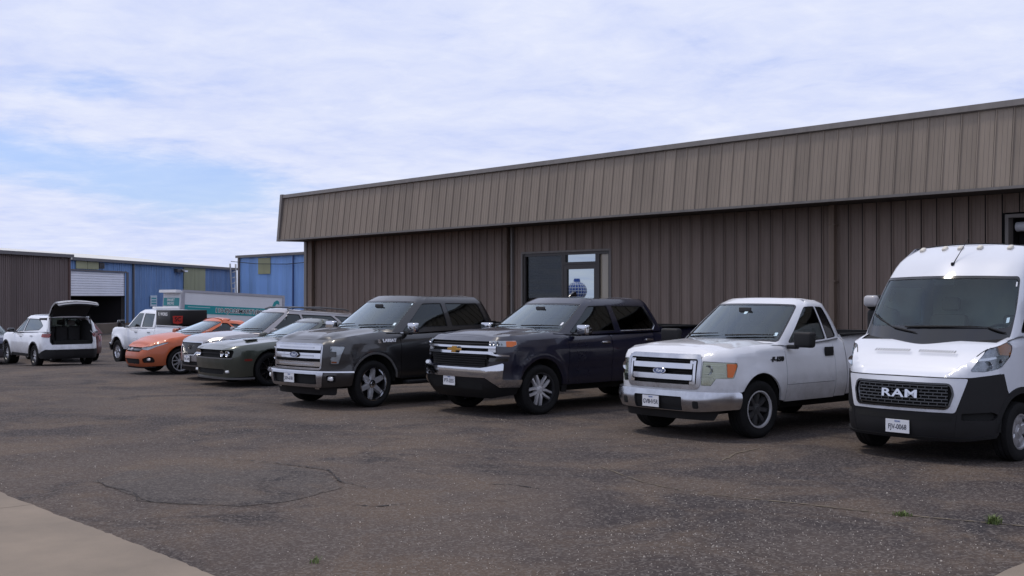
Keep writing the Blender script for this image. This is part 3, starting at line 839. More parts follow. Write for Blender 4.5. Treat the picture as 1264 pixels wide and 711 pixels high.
def panel(name, outer, fn, m, parent, holes=(), off=0.0, depth=0.02, step=0.07, side=1):
    outer = resample(outer, step); holes = [resample(h, step) for h in holes]
    q = np.array(outer); lo = q.min(0); hi = q.max(0)
    gx = np.arange(lo[0] + step * 0.5, hi[0], step); gy = np.arange(lo[1] + step * 0.5, hi[1], step)
    pts = list(outer); edges = [(i, (i + 1) % len(outer)) for i in range(len(outer))]
    for h in holes:
        k = len(pts); pts += h; edges += [(k + i, k + (i + 1) % len(h)) for i in range(len(h))]
    if len(gx) and len(gy):
        G = np.stack(np.meshgrid(gx, gy), -1).reshape(-1, 2)
        ok = inside(G, outer) & ~near_edges(G, outer, step * 0.45)
        for h in holes: ok &= ~inside(G, h) & ~near_edges(G, h, step * 0.45)
        pts += [tuple(p) for p in G[ok]]
    V, E, F, *_ = delaunay_2d_cdt([Vector(p) for p in pts], edges, [], 0, 1e-6)
    VV = np.array([(v.x, v.y) for v in V]); FF = np.array([tuple(f) for f in F])
    c = VV[FF].mean(1); ok = inside(c, outer)
    for h in holes: ok &= ~inside(c, h)
    FF = FF[ok]
    tri = VV[FF]; e1 = tri[:, 1] - tri[:, 0]; e2 = tri[:, 2] - tri[:, 0]
    FF = FF[np.abs(e1[:, 0] * e2[:, 1] - e1[:, 1] * e2[:, 0]) > 1e-9]
    P3 = [Vector(fn(a, b, off)) for a, b in VV]
    # orientation
    f0 = FF[len(FF) // 2]; cc = VV[f0].mean(0)
    nrm = (P3[f0[1]] - P3[f0[0]]).cross(P3[f0[2]] - P3[f0[0]])
    outv = Vector(fn(cc[0], cc[1], off + 0.02)) - Vector(fn(cc[0], cc[1], off))
    flip = nrm.dot(outv) < 0
    faces = [tuple(f[::-1]) if flip else tuple(f) for f in FF.tolist()]
    used = {}; 
    for f in faces:
        for i in range(3):
            e = (f[i], f[(i + 1) % 3]); used[e] = used.get(e, 0) + 1
    verts = list(P3)
    if depth > 0:
        mp = {}
        for (a, b) in [e for e in used if (e[1], e[0]) not in used]:
            for i in (a, b):
                if i not in mp:
                    mp[i] = len(verts); verts.append(P3[i]); verts.append(Vector(fn(VV[i][0], VV[i][1], off - depth)))
            faces.append((b, a, mp[a] + 1, mp[b] + 1) if False else (mp[b], mp[a], mp[a] + 1, mp[b] + 1))
    if side < 0:
        verts = [Vector((-v.x, v.y, v.z)) for v in verts]; faces = [tuple(f[::-1]) for f in faces]
    # drop unused
    keep = sorted({i for f in faces for i in f}); rm = {k: i for i, k in enumerate(keep)}
    me = mkmesh(name, [verts[k] for k in keep], [tuple(rm[i] for i in f) for f in faces], True)
    return obj(name, me, m, parent)

class Skin:
    """wrap-around outer skin below the belt: plan outline (half) x vertical section profiles"""
    def __init__(s, plan, side, front, rear, top, rtop=0.06, flares=()):
        p = np.array(fillet(plan, False, 14)); d = np.r_[0, np.cumsum(np.hypot(*np.diff(p, axis=0).T))]
        T = np.linspace(0, d[-1], 600); X = np.interp(T, d, p[:, 0]); Y = np.interp(T, d, p[:, 1])
        # smooth tangents
        dx = np.gradient(X, T); dy = np.gradient(Y, T)
        k = np.ones(15) / 15
        dx = np.convolve(np.r_[np.repeat(dx[0], 7), dx, np.repeat(dx[-1], 7)], k, "valid"); dy = np.convolve(np.r_[np.repeat(0, 7), dy, np.repeat(0, 7)], k, "valid")
        l = np.hypot(dx, dy); s.T, s.X, s.Y, s.NX, s.NY = T, X, Y, dy / l, -dx / l
        s.L = d[-1]; s.side, s.front, s.rear, s.top = map(lerp_prof, (side, front, rear, top))
        s.rtop = rtop; s.flares = flares
        i = int(np.argmax(X)); s.imax = i
        half = X > 0.55 * X.max()
        sd = np.where(np.abs(s.NX) > 0.5)[0]; s.sd = sd
        fr = np.arange(0, sd[0] + 1); s.fr = fr
    def t_y(s, y): return float(np.interp(y, s.Y[s.sd[0] - 30 if s.sd[0] > 30 else 0: s.sd[-1] + 1], s.T[s.sd[0] - 30 if s.sd[0] > 30 else 0: s.sd[-1] + 1]))
    def t_x(s, x):
        n = s.imax + 1
        t = float(np.interp(abs(x), s.X[:n], s.T[:n])); return t if x >= 0 else -t
    def S(s, *pts): return [(s.t_y(p[0]), p[1]) + tuple(p[2:]) for p in pts]
    def Fp(s, *pts): return [(s.t_x(p[0]), p[1]) + tuple(p[2:]) for p in pts]
    def ztop(s, t): return s.top(float(np.interp(abs(t), s.T, s.Y)))
    def fn(s, t, z, o=0.0):
        a = min(abs(t), s.L); q = a / s.L * 599; i = min(int(q), 598); w = q - i
        if not hasattr(s, "Q"): s.Q = np.stack([s.X, s.Y, s.NX, s.NY], 1).tolist()
        A_, B_ = s.Q[i], s.Q[i + 1]
        x, y, nx, ny = (A_[k] * (1 - w) + B_[k] * w for k in range(4))
        l = math.hypot(nx, ny); nx /= l; ny /= l
        zt = s.top(y)
        ins = nx * nx * s.side(z) + (ny * ny) * (s.front(z) if ny < 0 else s.rear(z))
        d = s.rtop - (zt - z)
        if d > 0:
            d = min(d, s.rtop); ins += s.rtop - math.sqrt(max(0, s.rtop ** 2 - d * d))
        for (yc, zc, Rr, sg, amp) in s.flares:
            r = math.hypot(y - yc, z - zc)
            if abs(nx) > 0.3: ins -= amp * nx * nx * math.exp(-((r - Rr) / sg) ** 2)
        x += nx * (o - ins); y += ny * (o - ins)
        return (x if t >= 0 else -x, y, z)
    def toploop(s, y_end, n=70):
        te = s.t_y(y_end); out = []
        for t in np.linspace(0.0, te, n): out.append(Vector(s.fn(t, s.ztop(t))))
        return out
    def strip(s, t0, t1, z0, n=40):
        """polygon between z0 (number or function of t) and the top line"""
        ts = np.linspace(t0, t1, n); zf = z0 if callable(z0) else (lambda t: z0)
        return [(t, zf(t)) for t in ts] + [(t, s.ztop(t)) for t in ts[::-1]]
def lid(name, loop, crown, m, parent, nu=28, bump=None, thick=0.0):
    """closes a half loop (centre front to side rear) with a crowned surface"""
    W = max(p.x for p in loop); vs = []; fs = []
    for p in loop:
        for k in range(nu + 1):
            u = -1 + 2 * k / nu; u = math.copysign(1 - (1 - abs(u)) ** 1.35, u)
            x = p.x * u; z = p.z + crown * (p.x ** 2 - x * x) / (W * W)
            if bump: z += bump(x, p.y, p.x) * max(0.0, min(1.0, (p.x - abs(x)) / 0.14))
            vs.append((x, p.y, z))
    n = nu + 1
    for i in range(len(loop) - 1):
        for k in range(nu): fs.append((i * n + k, i * n + k + 1, (i + 1) * n + k + 1, (i + 1) * n + k))
    bm = bmesh.new(); me = mkmesh(name, vs, fs, True)
    bm.from_mesh(me); bmesh.ops.remove_doubles(bm, verts=bm.verts, dist=1e-5); bmesh.ops.recalc_face_normals(bm, faces=bm.faces)
    if sum(f.normal.z for f in bm.faces) < 0: bmesh.ops.reverse_faces(bm, faces=bm.faces)
    bm.to_mesh(me); bm.free()
    return obj(name, me, m, parent)
def crom(P, u):
    n = len(P); i = min(int(u), n - 2); t = u - i
    p1, p2 = P[i], P[i + 1]; p0 = P[i - 1] if i > 0 else 2 * p1 - p2; p3 = P[i + 2] if i + 2 < n else 2 * p2 - p1
    return 0.5 * ((2 * p1) + (p2 - p0) * t + (2 * p0 - 5 * p1 + 4 * p2 - p3) * t * t + (3 * p1 - p0 - 3 * p2 + p3) * t ** 3)
class Cab:
    """greenhouse: levels of half outlines (centre front -> centre rear), same count of points in each"""
    def __init__(s, levels):
        s.Lv = [np.array(l, float) for l in levels]; s.K = len(levels[0])
        b = s.Lv[0]; 
        us = np.linspace(0, s.K - 1, 241); q = np.array([s.row(0, u) for u in us])
        s.us = us; s.A = np.r_[0, np.cumsum(np.sqrt((np.diff(q, axis=0) ** 2).sum(1)))]
        zc = [l[:, 2].mean() for l in s.Lv]
        mid = s.K // 2
        s.B = np.r_[0, np.cumsum([np.linalg.norm(s.Lv[i + 1][mid] - s.Lv[i][mid]) for i in range(len(s.Lv) - 1)])]
        s.H = s.B[-1]
    def row(s, i, u):
        P = s.Lv[i]
        r = crom(P, u)
        if u < 1:      # keep the centre line smooth
            p = np.array([[-P[1][0], P[1][1], P[1][2]]]); Q = np.vstack([p, P]); r = crom(Q, u + 1)
        elif u > s.K - 2:
            p = np.array([[-P[-2][0], P[-2][1], P[-2][2]]]); Q = np.vstack([P, p]); r = crom(Q, u)
        return r
    def a(s, u): return float(np.interp(abs(u), s.us, s.A)) * (1 if u >= 0 else -1)
    def _table(s):
        rows = np.array([[s.row(i, u) for u in s.us] for i in range(len(s.Lv))])        # level, u, xyz
        nv = 12 * (len(s.Lv) - 1) + 1; V = np.linspace(0, len(s.Lv) - 1, nv); out = np.zeros((nv, len(s.us), 3))
        for k, v in enumerate(V): out[k] = crom(rows, v)
        s.tab = out; s.nv = nv; s.na = len(s.us)
    def at(s, a, b):
        if not hasattr(s, "tab"): s._table()
        aa = min(abs(a), s.A[-1]); i = int(np.searchsorted(s.A, aa)) - 1; i = min(max(i, 0), s.na - 2)
        fu = (aa - s.A[i]) / (s.A[i + 1] - s.A[i] + 1e-12)
        bb = min(max(b, 0.0), s.H); j = int(np.searchsorted(s.B, bb)) - 1; j = min(max(j, 0), len(s.B) - 2)
        v = (j + (bb - s.B[j]) / (s.B[j + 1] - s.B[j])) * 12; k = min(int(v), s.nv - 2); fv = v - k
        T = s.tab
        r = (T[k, i] * (1 - fu) + T[k, i + 1] * fu) * (1 - fv) + (T[k + 1, i] * (1 - fu) + T[k + 1, i + 1] * fu) * fv
        return np.array([r[0] if a >= 0 else -r[0], r[1], r[2]])
    def fn(s, a, b, o=0.0):
        p = s.at(a, b)
        if abs(o) < 1e-6: return tuple(p)
        e = 0.035
        da = s.at(a + e, b) - s.at(a - e, b); b0, b1 = max(b - e, 0), min(b + e, s.H)
        db = s.at(a, b1) - s.at(a, b0); n = np.cross(da, db); n /= (np.linalg.norm(n) + 1e-12)
        # outward: away from the cabin axis
        ref = p - np.array([0, s.Lv[0][:, 1].mean(), p[2] - 0.3])
        if n @ ref < 0: n = -n
        return tuple(p + n * o)
    def box(s, u0, u1, b0, b1, r=0.05):
        return fillet([(s.a(u0), b0, r), (s.a(u1), b0, r), (s.a(u1), b1, r), (s.a(u0), b1, r)], True, 6)
    def poly(s, pts): return fillet([(s.a(p[0]), p[1], p[2] if len(p) > 2 else 0.04) for p in pts], True, 6)
    def loop(s, n=80):
        return [Vector(s.row(len(s.Lv) - 1, u)) for u in np.linspace(0, s.K - 1, n)]

# ---- wheels
M_TYRE = mat("tyre_rubber", (0.011, 0.011, 0.0115), 0.85, spec=0.18, var=0.3, vscale=6)
M_ALLOY = mat("bright_alloy", (0.58, 0.58, 0.60), 0.28, 0.45, var=0.1)
M_DALLOY = mat("dark_alloy", (0.035, 0.035, 0.038), 0.35, 0.6)
M_CHROME = mat("chrome", (0.58, 0.59, 0.62), 0.10, 1.0, var=0.04, vscale=2)
M_DIMCHR = mat("worn_chrome", (0.46, 0.47, 0.50), 0.20, 1.0, var=0.15, vscale=5)
M_BLKPL = mat("black_plastic", (0.010, 0.010, 0.011), 0.6, spec=0.3, var=0.15)
M_GLOSSBK = mat("gloss_black", (0.008, 0.008, 0.009), 0.12, coat=0.6)
M_UNDER = mat("underbody_black", (0.007, 0.007, 0.007), 0.9)
M_LINER = mat("wheel_liner", (0.010, 0.010, 0.010), 0.9)
M_LENS = glass("clear_lens", (0.86, 0.88, 0.90), 1.4, 0.03)
M_AMBER = mat("amber_lens", (0.60, 0.13, 0.012), 0.35, coat=0.15)
M_RED = mat("red_lens", (0.24, 0.012, 0.010), 0.2, coat=0.8)
M_REFL = mat("lamp_reflector", (0.72, 0.73, 0.74), 0.30, 0.25, var=0.18, vscale=9)
M_WSH = glass("windscreen_glass", (0.66, 0.74, 0.72), 1.9, 0.02)
M_SIDEGL = glass("side_glass", (0.30, 0.34, 0.33), 1.1, 0.02)
M_TINT = glass("tinted_glass", (0.018, 0.018, 0.020), 1.25, 0.02)
M_PLATE = mat("plate_white", (0.72, 0.73, 0.76), 0.4)
M_PINK = mat("plate_ink", (0.02, 0.022, 0.04), 0.5)
M_PBLUE = mat("plate_blue", (0.05, 0.12, 0.35), 0.5)
M_STICK = mat("sticker_pale", (0.55, 0.72, 0.80), 0.4)
M_INTER = mat("cabin_dark", (0.028, 0.028, 0.030), 0.8, var=0.1)
M_SEAT = mat("seat_grey", (0.17, 0.165, 0.16), 0.85, var=0.15, vscale=5)
M_BEIGE = mat("headliner_grey", (0.20, 0.20, 0.19), 0.9)
def lathe(prof, n=48, axis="x"):
    vs = []; fs = []; m = len(prof)
    for k in range(n):
        a = 2 * math.pi * k / n
        for (x_, r_) in prof: vs.append((x_, r_ * math.sin(a), r_ * math.cos(a)))
    for k in range(n):
        for i in range(m - 1): fs.append((k * m + i, k * m + i + 1, ((k + 1) % n) * m + i + 1, ((k + 1) % n) * m + i))
    return vs, fs
def sharpen(me, deg=35):
    bm = bmesh.new(); bm.from_mesh(me); bmesh.ops.remove_doubles(bm, verts=bm.verts, dist=1e-6); bmesh.ops.recalc_face_normals(bm, faces=bm.faces)
    for f in bm.faces: f.smooth = True
    for e in bm.edges:
        if len(e.link_faces) == 2 and e.calc_face_angle(0) > R(deg): e.smooth = False
    bm.to_mesh(me); bm.free(); return me
def wheel_meshes(Rt, Rr, w, spokes, m_spoke, m_lip, m_back, twin=False, sw=0.05, dish=0.02, hub=0.06, taper=0.8, m_hub=None, holes=0, bulge=1.0):
    """outer face towards +x; origin in the wheel centre"""
    h = w / 2
    sd = Rt - Rr
    prof = [(-h * 0.82, Rr), (-h, Rr + sd * 0.35), (-h * 0.97, Rt - 0.035), (-h * 0.80, Rt - 0.006), (-h * 0.4, Rt), (-0.30 * h, Rt), (-0.27 * h, Rt - 0.010), (-0.22 * h, Rt - 0.010), (-0.19 * h, Rt),
            (0.19 * h, Rt), (0.22 * h, Rt - 0.010), (0.27 * h, Rt - 0.010), (0.30 * h, Rt), (h * 0.4, Rt), (h * 0.80, Rt - 0.006), (h * 0.95, Rt - 0.030), (h * 0.985, Rt - 0.05),
            (h * 1.0, Rr + sd * 0.42), (h * 0.97, Rr + sd * 0.36), (h * 0.95, Rr + sd * 0.12), (h * 0.88, Rr + 0.004), (h * 0.80, Rr)]
    v, f = lathe(prof, 56); ty = sharpen(mkmesh("tyre", v, f), 40); ty.materials.append(M_TYRE)
    # barrel + brake disc behind the spokes
    v, f = lathe([(h * 0.84, Rr + 0.002), (h * 0.86, Rr - 0.012), (h * 0.5, Rr - 0.025), (-h * 0.5, Rr - 0.03), (-h * 0.5, 0.001)], 48); bk = sharpen(mkmesh("wheel", v, f), 50); bk.materials.append(m_back)
    # lip ring
    v, f = lathe([(h * 0.80, Rr + 0.003), (h * 0.905, Rr + 0.004), (h * 0.905, Rr - 0.014), (h * 0.70, Rr - 0.024)], 56); lip = sharpen(mkmesh("rim_lip", v, f), 50); lip.materials.append(m_lip)
    # spokes
    mb = MB(); xo = h * 0.80 - dish
    def spoke(ang, w0, w1, sk=0.0):
        r0, r1 = hub * 0.75, Rr - 0.010
        pts = []
        for r_, ww, x_, s_ in ((r0, w0, xo - 0.012 * bulge, 0), (r0 + 0.4 * (r1 - r0), w0 * 0.6 + w1 * 0.4, xo + 0.004 * bulge, sk * 0.5), (r1 - 0.04, w1, xo + 0.002, sk), (r1, w1 * 1.12, xo - 0.01, sk)):
            c = Vector((0, math.sin(ang + s_), math.cos(ang + s_))); tg = Vector((0, math.cos(ang), -math.sin(ang)))
            q = c * r_
            pts.append([(x_ - 0.045, *(q - tg * ww * 0.62).yz), (x_, *(q - tg * ww * 0.36).yz), (x_, *(q + tg * ww * 0.36).yz), (x_ - 0.045, *(q + tg * ww * 0.62).yz)])
        vs = [p for r_ in pts for p in r_]; fs = []
        for i in range(3):
            for k in range(3): fs.append((i * 4 + k, i * 4 + k + 1, (i + 1) * 4 + k + 1, (i + 1) * 4 + k))
        mb.add(vs, fs)
    for k in range(spokes):
        a = 2 * math.pi * k / spokes + 0.13
        if twin:
            dl = twin if isinstance(twin, float) else 0.16
            spoke(a - dl * 0.45, sw * 0.75, sw * 0.62, -dl * 0.55); spoke(a + dl * 0.45, sw * 0.75, sw * 0.62, dl * 0.55)
        else: spoke(a, sw, sw * taper)
    me = bpy.data.meshes.new("rim"); me.from_pydata(mb.v, [], mb.f); rim = sharpen(me, 30); rim.materials.append(m_spoke)
    v, f = lathe([(xo + 0.006, 0.0005), (xo + 0.008, hub * 0.5), (xo + 0.002, hub * 0.56), (xo - 0.004, hub), (xo - 0.04, hub * 1.15)], 24); hb = sharpen(mkmesh("hub_cap", v, f), 40); hb.materials.append(m_hub or m_spoke)
    return [("tyre", ty), ("rim", rim), ("rim_lip", lip), ("hub_cap", hb)], bk
def wheels(car, wm, Rt, track, ys, steer=0.0):
    subs, bk = wm
    for i, y in enumerate(ys):
        for s in (1, -1):
            wo = obj("wheel", bk, None, car); wo.location = (s * track, y, Rt)
            wo.rotation_euler = (random.uniform(0, 6.28) if s > 0 else 0, 0, 0)
            rz = steer if i == 0 else 0.0
            wo.rotation_euler = (0, 0, (0 if s > 0 else math.pi) + rz)
            for nm, me in subs: obj(nm, me, None, wo)
def rbox(name, c, sz, m, parent, r=0.02, rot=None, seg=3, taper=None):
    mb = MB(); mb.box(-sz[0] / 2, sz[0] / 2, -sz[1] / 2, sz[1] / 2, -sz[2] / 2, sz[2] / 2)
    if taper: mb.v = [(v[0] * (1 + taper[0] * v[2] / sz[2]), v[1] * (1 + taper[1] * v[2] / sz[2]), v[2]) for v in mb.v]
    return mb.build(name, m, parent, smooth=True, bevel=r, seg=seg, loc=c, rot=rot)
def frame_on(fn, a, b, o, e=0.03):
    """point and tangent frame on a skin: origin, right (as seen from outside), up"""
    p = Vector(fn(a, b, o)); da = Vector(fn(a + e, b, o)) - Vector(fn(a - e, b, o)); db = Vector(fn(a, b + e, o)) - Vector(fn(a, b - e, o))
    return p, da.normalized(), db.normalized()
def skin_text(car, txt, size, fn, a, b, o, m, name="badge", side=1, **k):
    p, r_, u_ = frame_on(fn, a, b, o)
    if r_.cross(u_).dot(Vector(fn(a, b, o + 0.05)) - p) < 0: r_ = -r_
    if side < 0: pass
    return place_text(name, txt, size, p, r_, u_, m, car, **k)
def plate(car, fn, t, z, o, txt, w=0.30, h=0.15, parent=None, tilt=0.0):
    p, r_, u_ = frame_on(fn, t, z, o)
    if r_.cross(u_).y > 0: r_ = -r_
    u_ = Vector((0, 0, 1)); n = r_.cross(u_)
    mb = MB(); mb.box(-w / 2, w / 2, -h / 2, h / 2, -0.004, 0.004); pl_ = mb.build("licence_plate", M_PLATE, parent or car, bevel=0.0015)
    M = Matrix((r_, u_, n)).transposed().to_4x4(); M.translation = p; pl_.matrix_local = M
    def sub(nm, tx, sz, x_, y_, m, **k):
        q = obj(nm, text_mesh(tx, sz, extrude=0.0008, **k).copy(), m, pl_); q.location = (x_, y_, 0.0048); return q
    sub("lettering", txt, 0.084, 0, -0.010, M_PINK, bold=0.0012, sx=0.95 if len(txt) < 8 and "W" not in txt and txt[0] != "G" else 0.78)
    sub("lettering", "TEXAS", 0.026, 0, h / 2 - 0.022, M_PBLUE, bold=0.0006)
    return pl_
def seats(car, rows, w, z0, m=None, head=True):
    for (y, xs) in rows:
        for x_ in xs:
            mb = MB(); mb.box(x_ - w / 2, x_ + w / 2, y - 0.48, y + 0.05, z0, z0 + 0.16); s1 = mb.build("seat", m or M_SEAT, car, smooth=True, bevel=0.05)
            mb = MB(); mb.box(-w / 2, w / 2, -0.07, 0.07, 0, 0.62); b_ = mb.build("backrest", m or M_SEAT, s1, smooth=True, bevel=0.06, loc=(x_, y + 0.06, z0 + 0.10), rot=(-0.22, 0, 0))
            if head:
                mb = MB(); mb.box(-0.13, 0.13, -0.05, 0.05, 0, 0.18); mb.build("headrest", m or M_SEAT, s1, smooth=True, bevel=0.045, loc=(x_, y + 0.22, z0 + 0.75), rot=(-0.12, 0, 0))
def steering(car, x_, y, z, tilt=0.45, r=0.19):
    mb = MB(); n = 24
    pts = [Vector((math.cos(2 * math.pi * k / n) * r, 0, math.sin(2 * math.pi * k / n) * r)) for k in range(n + 1)]
    mb.tube(pts, 0.016, 8); mb.box(-r, r, -0.015, 0.015, -0.025, 0.025); mb.box(-0.02, 0.02, -0.015, 0.015, -r, 0)
    mb.build("steering_wheel", M_INTER, car, loc=(x_, y, z), rot=(-tilt, 0, 0), smooth=True)
def mirrored(side, v): return (v[0] * side, v[1], v[2])
# ================================================================== pickups
def arch_pts(skin, yc, zc, Ra, zlow, n=22, flip=False):
    """points over a wheel arch from its front foot to its rear foot, at height zlow at both feet"""
    a0 = math.asin(max(-0.99, min(0.99, (zlow - zc) / Ra)))
    out = []
    for k in range(n + 1):
        a = math.pi - a0 - (math.pi - 2 * a0) * k / n
        out.append((skin.t_y(yc + Ra * math.cos(a)), zc + Ra * math.sin(a)))
    return out
def sym(pts):
    """half outline running from the centre front outwards -> closed symmetric one"""
    return pts + [(-p[0], p[1]) for p in pts[::-1]]
def make_cab(cl):
    yc0, zb, zh, zr = cl["y0"], cl["zb"], cl["zh"], cl["zr"]
    yB, yC = cl["yB"], cl["yC"]; wb_, wt = cl["wbase"], cl["wtop"]; rake = cl["rake"]
    zbr = cl.get("zbr", zb); zw = cl.get("zw", zb + 0.04); rear = cl.get("rear", 0.12)
    uc = cl.get("uc", 0.30)      # how far the windscreen corner is swept back
    def lv(f, z, ins=0.0, yadd=0.0, drop=0.028):
        """f 0..1 from belt to header; z is the height in the middle of the screen"""
        w_ = wb_ + (wt - wb_) * f - ins; yy = yc0 + rake * f + yadd; sw = uc * (1 - 0.45 * f); yr_ = yC - rear * f - ins * 0.6
        if f == 0: zz = (zw, zw, zw - 0.01, zb, (zb + zbr) / 2, zbr, zbr, zbr, zbr)
        elif f < 0.9:
            k = 1 - f; zz = (z, z, z - 0.008, z - 0.012 + (zb - zw) * k, z - 0.012 + ((zb + zbr) / 2 - zw) * k, z - 0.012 + (zbr - zw) * k, z - 0.012 + (zbr - zw) * k, z, z)
        else:
            zz = (z, z - 0.003, z - 0.012, z - drop, z - drop + 0.006, z - drop, z - drop - 0.004, z - 0.008, z)
            rd = cl.get("rdrop", 0.0); zz = tuple(q - rd * w for q, w in zip(zz, (0, 0, 0, 0, 0.10, 0.95, 1, 1, 1)))
        xs = (0, 0.5 * w_, 0.86 * w_, 0.965 * w_, w_, w_ - 0.006, w_ - 0.07, 0.5 * w_, 0)
        ys = (yy, yy + 0.06 * sw / 0.3, yy + 0.62 * sw, yy + sw + 0.05, yB, yr_ - 0.10, yr_, yr_ + 0.02, yr_ + 0.025)
        return [(xs[i], ys[i], zz[i]) for i in range(9)]
    zm = (zw + zh) / 2
    return Cab([lv(0, zb), lv(0.5, zm, -0.010), lv(1.0, zh), lv(1.03, zh + 0.030, 0.014, 0.03, 0.030), lv(1.05, zr - 0.022, 0.085, 0.13, 0.030)])
def pickup(name, loc, rz, label, P, group=None):
    car = thing(name, loc, rz, label, "pickup truck", group)
    m = P["paint"]; W = P["W"]; yf = -P["fo"]; yr = P["wb"] + P["ro"]; Rt = P["Rt"]; Ra = P["Ra"]
    sk = Skin([(0, yf), (0.40, yf + 0.012, 0.8), (P.get("cx", 0.80), yf + P.get("bow", 0.09), 0.45), (W, yf + P.get("cy", 0.40), 0.32), (W, 0.5, 0.0), (W, yr, 0.05), (0, yr)],
              P["side"], P["front"], P["rearp"], P["top"], P.get("rtop", 0.07), P.get("flares", ((0, Rt, Ra + 0.04, 0.055, 0.040), (P["wb"], Rt, Ra + 0.04, 0.055, 0.040))))
    fn = sk.fn
    cl = P["cab"]; cab = make_cab(cl); yc0, zb, zh, zr, yB, yC, rake, wb_ = (cl[k] for k in ("y0", "zb", "zh", "zr", "yB", "yC", "rake", "wbase"))
    hb = cab.B[2]
    # ---------------- body skins
    zs = P["sill"]; yd0, yd1 = P["door0"], P["door1"]; zbt = P["bump_top"]
    tD = sk.t_y(yd0)
    low = P.get("front_low", zbt - 0.03)
    yfa = -math.sqrt(max(0.01, Ra ** 2 - (P.get("foot", 0.60) - Rt - 0.02) ** 2))
    half = [(0.0, low), (sk.t_x(0.45), low), (sk.t_x(0.8), low)]
    ar = arch_pts(sk, 0, Rt + 0.02, Ra, P.get("foot", 0.60))
    ar2 = arch_pts(sk, 0, Rt + 0.02, Ra, zs + 0.02)
    ar = ar[:len(ar) // 2] + ar2[len(ar2) // 2:]
    half += [(sk.t_y(yf + 0.45), low)] if sk.t_y(yf + 0.45) < ar[0][0] - 0.02 else []
    half += ar + [(tD - 0.005, zs)]
    tops = [(t, sk.ztop(t)) for t in np.linspace(tD - 0.005, 0.0, 60)]
    outline = [(-p[0], p[1]) for p in half[::-1]] + half[1:] + tops + [(-p[0], p[1]) for p in tops[::-1][1:]]
    fr = panel("front_body", outline, fn, m, car, holes=P["front_holes"](sk), depth=0.03, step=0.06)
    # doors
    gap = 0.005
    doors = P["doors"]
    for s in (1, -1):
        for (d0, d1) in doors:
            ts = np.linspace(sk.t_y(d0 + gap), sk.t_y(d1 - gap), 12)
            pl_ = [(t, zs + 0.0) for t in ts] + [(t, sk.ztop(t)) for t in ts[::-1]]
            if P.get("door_lo"): pl_ = [(t, P["door_lo"]) for t in ts] + [(t, sk.ztop(t)) for t in ts[::-1]]
            if d1 > P["wb"] - Ra:   # rear door cut by the arch: not on pickups
                pass
            d_ = panel("door", pl_, fn, m, car, depth=0.03, step=0.08, side=s)
            P["handle"](car, d_, sk, d0, d1, s)
        if P.get("door_lo"):
            ts = np.linspace(sk.t_y(yd0 + gap), sk.t_y(yd1 - gap), 14)
            panel("rocker_panel", [(t, zs - 0.01) for t in ts] + [(t, P["door_lo"] - 0.006) for t in ts[::-1]], fn, m, car, depth=0.03, step=0.08, side=s)
        # cab back corner + bed side
        ybed = yC + 0.05
        if yd1 < yC:
            ts = np.linspace(sk.t_y(yd1 + gap), sk.t_y(ybed - 0.012), 5)
            panel("cab_corner", [(t, zs) for t in ts] + [(t, sk.ztop(t)) for t in ts[::-1]], fn, m, car, depth=0.03, step=0.08, side=s)
        ar = arch_pts(sk, P["wb"], Rt + 0.02, Ra, zs + 0.06)
        t0, t1 = sk.t_y(ybed + 0.012), sk.L - 1e-3
        bot = [(t0, zs + 0.02)] + ar + [(sk.t_y(yr - 0.10), zs + 0.10), (t1, zs + 0.10)]
        zbr = P["bed_z"]
        panel("bed_side", bot + [(t1, zbr), (sk.t_y(yr - 0.1), zbr), (t0, zbr)], fn, m, car, depth=0.03, step=0.09, side=s)
    # bed: floor, inner walls, rail caps
    mb = MB(); x_ = W - 0.13; y0_, y1_ = yC + 0.09, yr - 0.07; zf = P["bed_z"] - 0.52; zt_ = P["bed_z"] - 0.004
    mb.add([(-x_, y0_, zf), (x_, y0_, zf), (x_, y1_, zf), (-x_, y1_, zf), (-x_, y0_, zt_), (x_, y0_, zt_), (x_, y1_, zt_), (-x_, y1_, zt_)], [(0, 1, 2, 3), (0, 4, 5, 1), (1, 5, 6, 2), (2, 6, 7, 3), (3, 7, 4, 0)])
    mb.build("bed_liner", M_BLKPL, car)
    for s in (1, -1):
        mb = MB(); mb.box(s * (W - 0.145), s * (W - 0.045), y0_ - 0.03, y1_ + 0.05, P["bed_z"] - 0.012, P["bed_z"] + 0.018); mb.build("bed_rail", P.get("rail_m", M_BLKPL), car, smooth=True, bevel=0.01)
    mb = MB(); mb.box(-(W - 0.14), W - 0.14, y0_ - 0.05, y0_, zf, P["bed_z"]); mb.build("bed_front_wall", m, car)
    # hood and cowl
    yh = P.get("hood_end", yc0 + 0.06)
    lp = sk.toploop(yh, 70); lid("hood", lp, P.get("crown", 0.05), m, car, bump=P.get("hood_bump"))
    lp2 = [Vector(fn(t, sk.ztop(t) - 0.012)) for t in np.linspace(sk.t_y(yh - 0.005), sk.t_y(yC), 14)]
    lid("cowl", lp2, 0.012, M_BLKPL, car)
    # cabin shell, glass
    A = cab.a(cab.K - 1) - 1e-4
    ws = cab.poly([(-2.40, 0.02, 0.05), (2.40, 0.02, 0.05), (2.40, hb - 0.012, 0.06), (-2.40, hb - 0.012, 0.06)])
    wins = [(nm, cab.poly(pp), mm) for nm, pp, mm in P["windows"](cab, hb)]
    rw = cab.poly([(6.35, 0.10), (7.999, 0.10, 0.0), (7.999, hb - 0.06, 0.0), (6.4, hb - 0.06)])
    holes = [ws] + [w[1] for w in wins] + [[(-p[0], p[1]) for p in w[1]][::-1] for w in wins]
    panel("cab", [(-A, -0.0), (A, 0.0), (A, cab.H), (-A, cab.H)], cab.fn, m, car, holes=holes, depth=0.025, step=0.075)
    lid("roof", cab.loop(80), 0.026, m, car)
    panel("windscreen", grow(ws, -0.001), cab.fn, M_WSH, car, off=-0.008, depth=0, step=0.09)
